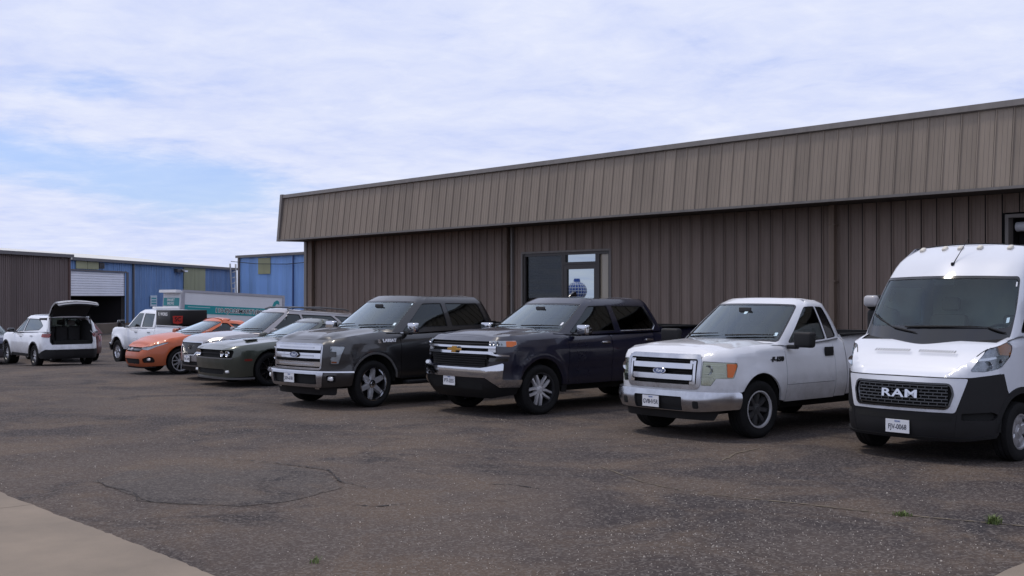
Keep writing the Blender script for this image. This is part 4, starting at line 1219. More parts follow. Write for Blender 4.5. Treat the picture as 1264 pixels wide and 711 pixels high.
    fr_out = grow(ws, 0.004); fr_in = grow(ws, -0.028)
    panel("windscreen_seal", fr_out, cab.fn, M_GLOSSBK, car, holes=[fr_in], off=-0.004, depth=0.0, step=0.09)
    for nm, w_, mm in wins:
        for s in (1, -1):
            g_ = panel(nm, grow(w_, -0.001), cab.fn, mm, car, off=-0.010, depth=0, step=0.10, side=s)
            if P.get("win_trim"):
                panel("window_trim", grow(w_, 0.010), cab.fn, P["win_trim"], g_, holes=[grow(w_, -0.006)], off=0.002, depth=0.004, step=0.10, side=s)
            else:
                panel("window_seal", grow(w_, 0.004), cab.fn, M_BLKPL, g_, holes=[grow(w_, -0.016)], off=-0.004, depth=0.0, step=0.10, side=s)
    # interior
    mb = MB(); mb.box(-wb_ + 0.10, wb_ - 0.10, yc0 + 0.30, yc0 + 0.78, zb - 0.22, zb - 0.015); mb.build("dashboard", M_INTER, car, smooth=True, bevel=0.06)
    seats(car, P["seats"], 0.50, zb - 0.47)
    steering(car, 0.38, yc0 + 0.90, zb - 0.0)
    mb = MB(); mb.box(-wb_ + 0.05, wb_ - 0.05, yC - 0.06, yC - 0.03, zb - 0.6, zb + 0.05); mb.build("back_panel", M_INTER, car)
    mb = MB(); mb.box(-0.11, 0.11, -0.012, 0.012, -0.035, 0.035); mb.build("rear_view_mirror", M_INTER, car, smooth=True, bevel=0.01, loc=(0, yc0 + rake * 0.80, zh - 0.10))
    # underbody
    mb = MB(); mb.box(-(W - 0.36), W - 0.36, yf + 0.30, yr - 0.15, 0.33, zb - 0.12)
    mb.box(-(W - 0.06), W - 0.06, Ra + 0.06, P["wb"] - Ra - 0.10, zs + 0.03, zs + 0.15)
    mb.box(-(W - 0.06), W - 0.06, Ra + 0.10, yC - 0.02, zs + 0.10, zs + 0.16)
    mb.build("underbody", M_UNDER, car)
    for y_ in (0, P["wb"]):
        for s in (1, -1):
            vs_, fs_ = [], []
            n = 18
            for k in range(n + 1):
                a = math.pi * k / n
                for x_ in (W - 0.40, W - 0.045): vs_.append((s * x_, y_ + (Ra + 0.012) * math.cos(a), Rt + 0.02 + (Ra + 0.012) * math.sin(a)))
            for k in range(n): fs_.append((2 * k, 2 * k + 1, 2 * k + 3, 2 * k + 2))
            obj("wheel_liner", mkmesh("wheel_liner", vs_, fs_, True), M_LINER, car)
    # rear bumper + tail
    mb = MB(); mb.box(-W + 0.04, W - 0.04, yr - 0.05, yr + 0.10, zs + 0.02, zs + 0.20); mb.build("rear_bumper", P.get("rbump_m", M_CHROME), car, smooth=True, bevel=0.03)
    t0 = sk.t_y(yr - 0.06)
    panel("tailgate", [(t0 + 0.12, zs + 0.22), (sk.L - 1e-3, zs + 0.22), (sk.L - 1e-3, P["bed_z"] - 0.01), (t0 + 0.12, P["bed_z"] - 0.01)], fn, m, car, off=0.012, step=0.1)
    for s in (1, -1): panel("tail_light", fillet([(t0 - 0.03, P["bed_z"] - 0.42, 0.02), (t0 + 0.12, P["bed_z"] - 0.42, 0.02), (t0 + 0.12, P["bed_z"] - 0.03, 0.02), (t0 - 0.03, P["bed_z"] - 0.03, 0.02)], True), fn, M_RED, car, off=0.012, step=0.1, side=s)
    wheels(car, P["wheels"], Rt, P["track"], (0, P["wb"]), P.get("steer", 0.0))
    car_info = dict(car=car, sk=sk, cab=cab, fn=fn, hb=hb, front=fr, yc0=yc0, zb=zb)
    return car_info
def truck_mirror(car, side, base, size, m_cap, m_arm, rot=0.0, arm_z=-0.02):
    """base: where the arm leaves the door (x, y, z)"""
    bx, by, bz = base; w, d, h = size
    o = rbox("mirror", (side * (bx + 0.10 + w / 2), by - 0.02, bz + h / 2 - 0.02), (w, d, h), m_cap, car, r=min(0.045, d * 0.3), rot=(0, 0, side * -0.12), seg=4, taper=(0.06, 0.10))
    mb = MB(); mb.box(0, side * 0.16, -0.05, 0.05, -0.025, 0.03)
    mb.build("mirror_arm", m_arm, car, smooth=True, bevel=0.015, loc=(side * (bx - 0.03), by, bz + arm_z))
    return o
def wipers(car, cab, spans, m=M_BLKPL):
    for (u0, b0, u1, b1) in spans:
        pts = [cab.fn(cab.a(u0) + (cab.a(u1) - cab.a(u0)) * k / 6, b0 + (b1 - b0) * k / 6, 0.018) for k in range(7)]
        mb = MB(); mb.tube(pts, [0.010, 0.012, 0.012, 0.012, 0.010, 0.008, 0.005], 6); mb.build("wiper", m, car)
def door_pull(m, sz=(0.022, 0.20, 0.035), recess=True, zoff=-0.12, yoff=-0.16):
    def f(car, door, sk, d0, d1, s):
        t = sk.t_y(d1 + yoff); z = sk.ztop(t) + zoff
        p = Vector(sk.fn(t, z, 0.016)); 
        o = rbox("handle", (p.x * s, p.y, p.z), sz, m, door, r=0.009)
        return o
    return f

M_GALLOY = mat("gunmetal_alloy", (0.055, 0.055, 0.058), 0.4, 0.4)
# ---------------------------------------------------------------- white single cab pickup
def white_pickup():
    paint_w = paint("white_truck_paint", (0.64, 0.65, 0.68), 0.0, 0.45, 0.05)
    def holes(sk):
        # grille opening + headlamps
        g = fillet([(sk.t_x(-0.60), 0.735, 0.03), (sk.t_x(0.60), 0.735, 0.03), (sk.t_x(0.625), 1.09, 0.04), (sk.t_x(-0.625), 1.09, 0.04)], True, 5)
        return [g, H1(sk), [(-p[0], p[1]) for p in H1(sk)][::-1]]
    def H1(sk):
        return fillet([(sk.t_x(0.665), 0.735, 0.02), (sk.t_x(0.80), 0.735, 0.02), (sk.t_x(0.855), 0.83, 0.02), (sk.t_y(-0.56), 0.83, 0.025), (sk.t_y(-0.46), 1.035, 0.03), (sk.t_x(0.69), 1.06, 0.02)], True, 5)
    def wins(cab, hb):
        return [("door_window", [(3.06, 0.03, 0.04), (4.30, 0.02, 0.03), (4.30, hb - 0.04, 0.03), (3.16, hb - 0.04, 0.12)], M_SIDEGL),
                ("quarter_window", [(4.36, 0.02, 0.01), (4.93, 0.02, 0.05), (4.90, hb - 0.05, 0.07), (4.36, hb - 0.04, 0.01)], M_GLOSSBK)]
    wm = wheel_meshes(0.392, 0.250, 0.27, 8, M_GALLOY, M_ALLOY, M_UNDER, sw=0.060, dish=0.035, hub=0.075, taper=1.15)
    P = dict(paint=paint_w, W=1.0, fo=0.955, ro=1.22, wb=3.20, Rt=0.392, Ra=0.475, sill=0.47,
        side=[(0.3, 0.09), (0.45, 0.055), (0.56, 0.028), (0.66, 0.004), (0.80, 0.0), (0.95, 0.010), (1.10, 0.035), (1.22, 0.065), (1.3, 0.085)],
        front=[(0.25, 0.10), (0.45, 0.05), (0.70, 0.045), (0.85, 0.05), (1.0, 0.065), (1.1, 0.09), (1.2, 0.14)],
        rearp=[(0.3, 0.05), (1.4, 0.0)],
        top=[(-0.96, 1.165), (-0.7, 1.20), (-0.2, 1.24), (0.35, 1.262), (0.60, 1.255), (1.0, 1.25), (1.6, 1.295), (2.05, 1.335), (2.2, 1.36), (4.5, 1.37)],
        rtop=0.075, bed_z=1.36, bump_top=0.66, front_low=0.640, foot=0.66, track=0.862, steer=R(-3),
        cab=dict(y0=0.33, zb=1.235, zbr=1.315, zh=1.825, zr=1.92, yB=1.45, yC=2.02, wbase=0.93, wtop=0.765, rake=0.78, rear=0.16),
        door0=0.60, door1=1.78, door_lo=0.70, doors=[(0.60, 1.78)], front_holes=holes, windows=wins, handle=door_pull(M_BLKPL, (0.03, 0.20, 0.13), zoff=-0.17, yoff=-0.14),
        seats=[(1.55, (-0.42, 0.42))], wheels=wm, hood_end=0.40, crown=0.055,
        hood_bump=lambda x, y, xe: 0.013 * math.exp(-((abs(x) - 0.52) / 0.14) ** 2) * max(0, min(1, (y + 0.90) / 0.4)))
    I = pickup("pickup_truck", (-10.62, 12.83, 0), R(0), "white single cab pickup with black wheels parked beside the white van", P)
    car, sk, cab, fn = I["car"], I["sk"], I["cab"], I["fn"]
    # grille: chrome surround, dark backing, two bars, corner brackets, oval badge
    g0 = holes(sk)[0]
    panel("grille", grow(g0, 0.01), fn, M_UNDER, car, off=-0.06, depth=0, step=0.08)
    gs = panel("grille_surround", grow(g0, 0.055), fn, M_DIMCHR, car, holes=[grow(g0, -0.006)], off=0.008, depth=0.05, step=0.07)
    X = sk.t_x
    for zc in (0.985, 0.835):
        panel("grille_bar", fillet([(X(-0.535), zc - 0.036, 0.01), (X(0.535), zc - 0.036, 0.01), (X(0.54), zc + 0.036, 0.01), (X(-0.54), zc + 0.036, 0.01)], True, 3), fn, M_CHROME, car, off=0.012, depth=0.04, step=0.09)
    for s in (1, -1):
        br = [(0.50, 0.745), (0.585, 0.745), (0.595, 1.062), (0.505, 1.062), (0.505, 1.020), (0.555, 1.020), (0.548, 0.785), (0.50, 0.785)]
        panel("grille_bracket", [(X(a), b) for a, b in br], fn, M_CHROME, car, off=0.016, depth=0.03, step=0.09, side=s)
    mb = MB(); 
    for k in range(11): mb.box(-0.55, 0.55, -0.004, 0.004, 0.76 + 0.029 * k, 0.766 + 0.029 * k)
    mb.build("grille_mesh", M_BLKPL, car, loc=(0, -0.955 + 0.10, 0))
    oval_badge(car, fn, 0.0, 0.91, 0.030, 0.115, 0.046, "Ford")
    # lamps
    h1 = H1(sk)
    for s in (1, -1):
        hl = panel("headlight", grow(h1, -0.002), fn, M_REFL, car, off=-0.016, depth=0, step=0.07, side=s)
        panel("lens", grow(h1, -0.004), fn, M_LENSY, hl, off=-0.002, depth=0.03, step=0.07, side=s)
        panel("lamp_bezel", fillet([(X(0.675), 0.745, 0.01), (X(0.80), 0.745, 0.01), (X(0.845), 0.835, 0.01), (X(0.675), 0.835, 0.01)], True, 3), fn, M_DIMCHR, hl, off=-0.010, depth=0.01, step=0.07, side=s)
        for zz_ in (0.865, 0.895, 1.0, 1.03): panel("lamp_rib", [(X(0.70), zz_), (sk.t_y(-0.66), zz_), (sk.t_y(-0.66), zz_ + 0.006), (X(0.70), zz_ + 0.006)], fn, M_DIMCHR, hl, off=-0.011, depth=0.006, step=0.1, side=s)
        am = fillet([(sk.t_y(-0.64), 0.845, 0.01), (sk.t_y(-0.575), 0.845, 0.01), (sk.t_y(-0.485), 1.022, 0.02), (sk.t_y(-0.64), 1.026, 0.01)], True, 4)
        panel("turn_signal", am, fn, M_AMBER, hl, off=0.002, depth=0.02, step=0.07, side=s)
        bowl(hl, fn, sk.t_x(0.79), 0.945, -0.036, 0.062, s)
    # bumper
    tb = sk.t_y(-0.50)
    bz = [(-tb, 0.665), (-X(0.8), 0.645), (X(0.8), 0.645), (tb, 0.665)]
    bump = fillet([(-tb, 0.425, 0.03), (-X(0.62), 0.385, 0.05), (X(0.62), 0.385, 0.05), (tb, 0.425, 0.03), (tb, 0.652, 0.03), (X(0.8), 0.655), (-X(0.8), 0.655), (-tb, 0.652, 0.03)], True, 5)
    def bfn(t, z, o=0.0):
        d = (z - 0.52) / 0.14
        return fn(t, z, o - 0.030 * d * d)
    cut = fillet([(X(-0.42), 0.395, 0.02), (X(0.42), 0.395, 0.02), (X(0.42), 0.58, 0.02), (X(-0.42), 0.58, 0.02)], True, 4)
    panel("bumper", bump, bfn, M_DIMCHR, car, holes=[cut], off=0.085, depth=0.08, step=0.055)
    panel("bumper_recess", grow(cut, 0.004), bfn, M_BLKPL, car, off=0.045, depth=0.0, step=0.08)
    for xx in (-0.60, 0.60, -0.46, 0.46):
        pass
    for s in (1, -1):
        panel("tow_slot", rrect(X(0.58), X(0.66), 0.43, 0.53, 0.02), bfn, M_UNDER, car, off=0.088, depth=0.0, step=0.05, side=s)
    panel("air_dam", fillet([(-X(0.84), 0.27, 0.04), (X(0.84), 0.27, 0.04), (X(0.9), 0.40, 0.02), (-X(0.9), 0.40, 0.02)], True, 4), fn, M_BLKPL, car, off=0.0, depth=0.05, step=0.09)
    plate(car, bfn, X(-0.12), 0.492, 0.075, "GV8HV5R", 0.305, 0.155)
    # badge, mirrors, wipers, sticker, antenna
    skin_text(car, "F-150", 0.085, fn, sk.t_y(0.40), 1.055, 0.006, M_BLKPL, bold=0.006, extrude=0.004, font_shear=0.3, sx=1.35)
    panel("fender_badge", fillet([(sk.t_y(0.22), 1.052, 0.004), (sk.t_y(0.29), 1.046, 0.004), (sk.t_y(0.29), 1.064, 0.004)], True, 2), fn, M_BLKPL, car, off=0.008, step=0.1)
    for s in (1, -1):
        truck_mirror(car, s, (0.95, 0.72, 1.235), (0.32, 0.13, 0.215), M_BLKPL, M_BLKPL)
    wipers(car, cab, [(0.1, 0.075, 1.95, 0.10), (-1.95, 0.075, -0.25, 0.10)])
    panel("sticker", rrect(cab.a(1.86), cab.a(2.02), 0.10, 0.145, 0.004), cab.fn, M_STICK, car, off=-0.004, depth=0)
    panel("sticker", rrect(cab.a(0.02), cab.a(0.16), I["hb"] - 0.17, I["hb"] - 0.10, 0.02), cab.fn, M_STICK, car, off=-0.006, depth=0)
    seam(car, fn, [(sk.t_x(0.66), 1.07), (sk.t_x(0.67), 1.12)]); seam(car, fn, [(sk.t_x(-0.66), 1.07), (sk.t_x(-0.67), 1.12)])
    return I
M_LENSY = glass("aged_lens", (0.86, 0.87, 0.74), 1.2, 0.12)
M_BADGEBLUE = mat("badge_blue", (0.012, 0.035, 0.13), 0.25, coat=0.8)
M_GOLD = mat("gold_badge", (0.60, 0.34, 0.08), 0.22, 0.85)
M_SEAM = mat("panel_gap", (0.004, 0.004, 0.004), 0.9)
def seam(car, fn, pts, w=0.007, off=0.0015):
    """thin dark panel gap along (a, b) points of a skin"""
    mb = MB(); vs = []
    P = resample_open(pts, 0.05)
    for (a, b) in P:
        vs.append(Vector(fn(a, b, off)))
    mb.tube(vs, w * 0.5, 4); return mb.build("panel_gap", M_SEAM, car)
def resample_open(pts, step):
    out = []
    for p, q in zip(pts[:-1], pts[1:]):
        l = math.hypot(q[0] - p[0], q[1] - p[1]); k = max(1, int(l / step))
        out += [(p[0] + (q[0] - p[0]) * j / k, p[1] + (q[1] - p[1]) * j / k) for j in range(k)]
    return out + [pts[-1]]
def oval_badge(car, fn, t, z, o, rx, rz_, txt):
    p, r_, u_ = frame_on(fn, t, z, o)
    mb = MB(); n = 28
    def ring(f, y): return [(rx * f * math.cos(2 * math.pi * k / n), rz_ * f * math.sin(2 * math.pi * k / n), y) for k in range(n)]
    vs = ring(1.0, -0.012) + ring(1.0, 0.004) + ring(0.93, 0.008) + ring(0.86, 0.006); fs = []
    for j in range(3):
        for k in range(n): fs.append((j * n + k, j * n + (k + 1) % n, (j + 1) * n + (k + 1) % n, (j + 1) * n + k))
    mb.add(vs, fs); rim_ = mb.build("emblem", M_CHROME, car, smooth=True)
    if r_.cross(u_).y > 0: r_ = -r_
    M = Matrix((r_, u_, r_.cross(u_))).transposed().to_4x4(); M.translation = p; rim_.matrix_local = M
    mb = MB(); mb.add(ring(0.87, 0.006), [tuple(range(n))]); mb.build("emblem_face", M_BADGEBLUE, rim_)
    q = obj("emblem_lettering", text_mesh(txt, rz_ * 1.25, extrude=0.0015, font_shear=0.35, bold=0.0015).copy(), M_CHROME, rim_); q.location = (0, 0, 0.008)
    return rim_
def bowl(parent, fn, t, z, o, r, side):
    p = Vector(fn(t, z, o)); v, f = lathe([(0.0, 0.002), (0.012, r * 0.35), (0.03, r * 0.8), (0.035, r), (0.028, r * 1.02)], 20)
    vs = [(a[1] , -a[0], a[2]) for a in v]
    me = sharpen(mkmesh("lamp_bowl", vs, f), 60)
    b_ = obj("lamp_bowl", me, M_CHROME, parent); b_.location = (p.x * side, p.y, p.z); return b_

# ---------------------------------------------------------------- grey crew cab pickup
def bezel_lamp(car, sk, poly, off_in=-0.014, lens=None, s=1, refl=None):
    hl = panel("headlight", grow(poly, -0.002), sk.fn, refl or M_REFL, car, off=off_in, depth=0, step=0.07, side=s)
    panel("lens", grow(poly, -0.004), sk.fn, lens or M_LENS, hl, off=0.0, depth=0.03, step=0.07, side=s)
    return hl
def grey_pickup():
    pg = paint("dark_grey_truck_paint", (0.0125, 0.012, 0.0128), 0.0, 0.30, 0.08, 0.05, 0.75)
    def GR(sk): return fillet([(sk.t_x(-0.66), 0.68, 0.05), (sk.t_x(0.66), 0.68, 0.05), (sk.t_x(0.69), 1.105, 0.05), (sk.t_x(-0.69), 1.105, 0.05)], True, 5)
    def HL(sk):   # C shaped lamp
        y = sk.t_y
        return fillet([(sk.t_x(0.83), 0.775, 0.015), (y(-0.70), 0.775, 0.02), (y(-0.66), 0.93, 0.02), (y(-0.60), 1.07, 0.02), (sk.t_x(0.82), 1.08, 0.015), (sk.t_x(0.82), 0.985, 0.01), (sk.t_x(0.895), 0.975, 0.01), (sk.t_x(0.895), 0.895, 0.01), (sk.t_x(0.83), 0.89, 0.01)], True, 4)
    def holes(sk): return [GR(sk), HL(sk), [(-p[0], p[1]) for p in HL(sk)][::-1]]
    def wins(cab, hb):
        return [("door_window", [(3.06, 0.03, 0.04), (3.50, 0.03, 0.06), (3.62, 0.085, 0.06), (4.16, 0.07, 0.03), (4.16, hb - 0.04, 0.04), (3.15, hb - 0.04, 0.12)], M_DARKGL),
                ("rear_door_window", [(4.24, 0.07, 0.03), (4.93, 0.06, 0.05), (4.93, hb - 0.05, 0.07), (4.24, hb - 0.04, 0.04)], M_TINT)]
    wm = wheel_meshes(0.405, 0.288, 0.275, 6, M_ALLOY2, M_CHROME, M_DALLOY, sw=0.10, dish=0.02, hub=0.07, taper=0.75, m_hub=M_CHROME)
    P = dict(paint=pg, W=1.015, fo=0.96, ro=1.24, wb=3.68, Rt=0.405, Ra=0.495, sill=0.47,
        side=[(0.3, 0.09), (0.45, 0.055), (0.56, 0.02), (0.62, 0.006), (0.72, 0.016), (0.80, 0.006), (0.95, 0.0), (1.06, 0.012), (1.16, 0.036), (1.25, 0.060), (1.36, 0.085)],
        front=[(0.25, 0.10), (0.45, 0.03), (0.66, 0.02), (0.85, 0.025), (1.0, 0.035), (1.1, 0.055), (1.2, 0.12)],
        rearp=[(0.3, 0.05), (1.4, 0.0)],
        top=[(-0.97, 1.165), (-0.7, 1.205), (-0.2, 1.26), (0.30, 1.295), (0.60, 1.285), (1.0, 1.275), (1.5, 1.30), (3.0, 1.34), (3.2, 1.37), (5.0, 1.39)],
        rtop=0.075, bed_z=1.38, bump_top=0.66, front_low=0.655, foot=0.655, track=0.872, steer=R(0),
        flares=((0, 0.41, 0.545, 0.075, 0.030), (3.68, 0.41, 0.545, 0.075, 0.030)),
        cab=dict(y0=0.30, zb=1.255, zbr=1.325, zh=1.845, zr=1.955, yB=1.62, yC=3.02, wbase=0.94, wtop=0.765, rake=0.80, rear=0.17),
        door0=0.62, door1=2.78, doors=[(0.62, 1.68), (1.68, 2.78)], front_holes=holes, windows=wins, handle=door_pull(M_CHROME, zoff=-0.17),
        seats=[(1.50, (-0.42, 0.42)), (2.55, (-0.42, 0.42))], wheels=wm, hood_end=0.37, crown=0.06, rail_m=pg,
        hood_bump=lambda x, y, xe: (0.028 / (1 + math.exp(-(abs(x) - 0.40) / 0.03)) * (1 / (1 + math.exp((abs(x) - 0.68) / 0.04)))) * max(0, min(1, (y + 0.93) / 0.25)))
    I = pickup("pickup_truck", (-17.72, 11.28, 0), R(5), "dark grey crew cab pickup with chrome grille, between the green coupe and the navy pickup", P)
    car, sk, cab, fn = I["car"], I["sk"], I["cab"], I["fn"]; X = sk.t_x; Y = sk.t_y
    g0 = GR(sk)
    panel("grille", grow(g0, 0.01), fn, M_UNDER, car, off=-0.05, depth=0, step=0.09)
    panel("grille_surround", grow(g0, 0.012), fn, M_DIMCHR, car, holes=[grow(g0, -0.022)], off=0.008, depth=0.05, step=0.09)
    for k in range(13):
        zc = 0.72 + 0.028 * k; panel("grille_rib", [(X(-0.64), zc), (X(0.64), zc), (X(0.64), zc + 0.009), (X(-0.64), zc + 0.009)], fn, M_BLKPL, car, off=-0.02, depth=0.01, step=0.3)
    for zc, hh in ((1.045, 0.040), (0.905, 0.046), (0.765, 0.040)):
        b = panel("grille_bar", fillet([(X(-0.655), zc - hh, 0.012), (X(0.655), zc - hh, 0.012), (X(0.66), zc + hh, 0.012), (X(-0.66), zc + hh, 0.012)], True, 3), fn, M_CHROME, car, off=0.010, depth=0.03, step=0.09)
        panel("bar_inlay", [(X(-0.50), zc - 0.012), (X(0.50), zc - 0.012), (X(0.50), zc + 0.012), (X(-0.50), zc + 0.012)], fn, M_DIMCHR, b, off=0.014, depth=0.004, step=0.2)
    oval_badge(car, fn, 0.0, 0.915, 0.035, 0.125, 0.05, "Ford")
    for s in (1, -1):
        hl = bezel_lamp(car, sk, HL(sk), s=s)
        pz = [(X(0.955), 0.90), (X(0.985), 0.90), (X(0.985), 0.97), (X(0.955), 0.97)]
        for zc in (0.835, 1.03): bowl(hl, fn, Y(-0.80), zc, -0.030, 0.034, s)
        panel("turn_signal", fillet([(X(0.835), 0.785, 0.01), (X(0.90), 0.785, 0.01), (X(0.90), 0.815, 0.01), (X(0.835), 0.815, 0.01)], True, 3), fn, M_AMBER, hl, off=-0.012, depth=0.01, step=0.08, side=s)
    # bumper: grey wrap, chrome frame in the middle, fog lamps
    tb = Y(-0.50)
    def bfn(t, z, o=0.0):
        d = (z - 0.52) / 0.15; return fn(t, z, o - 0.018 * d * d)
    bump = fillet([(-tb, 0.40, 0.03), (-X(0.62), 0.365, 0.05), (X(0.62), 0.365, 0.05), (tb, 0.40, 0.03), (tb, 0.655, 0.02), (-tb, 0.655, 0.02)], True, 5)
    fog = fillet([(X(0.80), 0.465, 0.03), (Y(-0.74), 0.465, 0.03), (Y(-0.74), 0.585, 0.03), (X(0.77), 0.585, 0.03)], True, 4)
    cut = fillet([(X(-0.62), 0.425, 0.02), (X(0.62), 0.425, 0.02), (X(0.62), 0.60, 0.02), (X(-0.62), 0.60, 0.02)], True, 4)
    panel("bumper", bump, bfn, pg, car, holes=[cut, fog, [(-p[0], p[1]) for p in fog][::-1]], off=0.07, depth=0.07, step=0.06)
    panel("bumper_recess", grow(cut, 0.004), bfn, M_BLKPL, car, off=0.03, depth=0.0, step=0.1)
    frm = fillet([(X(-0.70), 0.372, 0.04), (X(0.70), 0.372, 0.04), (X(0.74), 0.652, 0.03), (X(-0.74), 0.652, 0.03)], True, 4)
    panel("bumper_trim", frm, bfn, M_DIMCHR, car, holes=[grow(cut, -0.004)], off=0.082, depth=0.03, step=0.06)
    panel("bumper_top_trim", [(-tb, 0.628), (-X(0.76), 0.632), (X(0.76), 0.632), (tb, 0.628), (tb, 0.652), (-tb, 0.652)], bfn, M_CHROME, car, off=0.088, depth=0.02, step=0.1)
    for s in (1, -1):
        panel("fog_recess", grow(fog, 0.004), bfn, M_BLKPL, car, off=0.03, depth=0.0, step=0.08, side=s)
        p = Vector(bfn(Y(-0.80), 0.525, 0.065)); rbox("fog_light", (p.x * s, p.y, p.z), (0.13, 0.05, 0.075), M_REFL, car, r=0.025)
        panel("bumper_slot", rrect(X(0.22), X(0.55), 0.44, 0.585, 0.015), bfn, M_UNDER, car, off=0.034, depth=0, step=0.1, side=s)
        panel("tow_hook", rrect(X(0.50), X(0.60), 0.335, 0.362, 0.01), bfn, M_CHROME, car, off=0.03, depth=0.06, step=0.1, side=s)
        panel("arch_trim", arch_band(sk, 0, 0.425, 0.497, 0.530, 0.60, 0.50), fn, M_DIMPAINT, car, off=0.012, depth=0.02, step=0.08, side=s)
        mo = truck_mirror(car, s, (0.97, 0.76, 1.285), (0.23, 0.13, 0.19), M_CHROME, M_BLKPL)
        seam(car, fn if s > 0 else (lambda a, b, o: mirrored(-1, fn(a, b, o))), [(sk.t_y(0.66), 1.268), (sk.t_y(1.06), 1.262), (sk.t_y(1.24), 1.325), (sk.t_y(2.70), 1.336)], 0.020, 0.004).data.materials[0] = M_CHROME
    panel("air_dam", fillet([(-X(0.90), 0.235, 0.05), (X(0.90), 0.235, 0.05), (Y(-0.72), 0.37, 0.02), (-Y(-0.72), 0.37, 0.02)], True, 4), fn, M_BLKPL, car, off=-0.01, depth=0.05, step=0.09)
    plate(car, bfn, X(-0.08), 0.515, 0.075, "JXH-6181", 0.305, 0.155)
    skin_text(car, "LARIAT", 0.075, fn, sk.t_y(0.36), 1.145, 0.010, M_PLATE, bold=0.004, extrude=0.004, sx=1.25)
    panel("fender_badge", fillet([(sk.t_y(0.10), 1.105, 0.004), (sk.t_y(0.17), 1.105, 0.004), (sk.t_y(0.14), 1.175, 0.004), (sk.t_y(0.10), 1.175, 0.004)], True, 2), fn, M_CHROME, car, off=0.008, step=0.1)
    wipers(car, cab, [(0.1, 0.09, 1.95, 0.115), (-1.95, 0.09, -0.25, 0.115)])
    panel("sticker", rrect(cab.a(1.86), cab.a(2.02), 0.12, 0.165, 0.004), cab.fn, M_STICK, car, off=-0.004, depth=0)
    panel("sticker", rrect(cab.a(2.02), cab.a(2.16), I["hb"] - 0.085, I["hb"] - 0.055, 0.004), cab.fn, M_STICK, car, off=-0.004, depth=0)
    rbox("running_board", (1.01, 1.75, 0.40), (0.16, 2.1, 0.07), M_BLKPL, car, r=0.02); rbox("running_board", (-1.01, 1.75, 0.40), (0.16, 2.1, 0.07), M_BLKPL, car, r=0.02)
    return I
M_DARKGL = glass("dark_side_glass", (0.10, 0.105, 0.11), 1.15, 0.02)
M_ALLOY2 = mat("polished_alloy", (0.50, 0.50, 0.52), 0.22, 0.55, var=0.12, vscale=8)
M_DIMPAINT = mat("arch_trim_grey", (0.16, 0.16, 0.165), 0.3, 0.4)
def arch_band(sk, yc, zc, R0, R1, foot0, foot1, n=20):
    a0 = math.asin((foot0 - zc) / R1); a1 = math.asin((foot1 - zc) / R1)
    o = []
    for k in range(n + 1):
        a = math.pi - a0 - (math.pi - a0 - a1) * k / n; o.append((sk.t_y(yc + R1 * math.cos(a)), zc + R1 * math.sin(a)))
    for k in range(n + 1):
        a = a1 + (math.pi - a0 - a1) * k / n; o.append((sk.t_y(yc + R0 * math.cos(a)), zc + R0 * math.sin(a)))
    return o

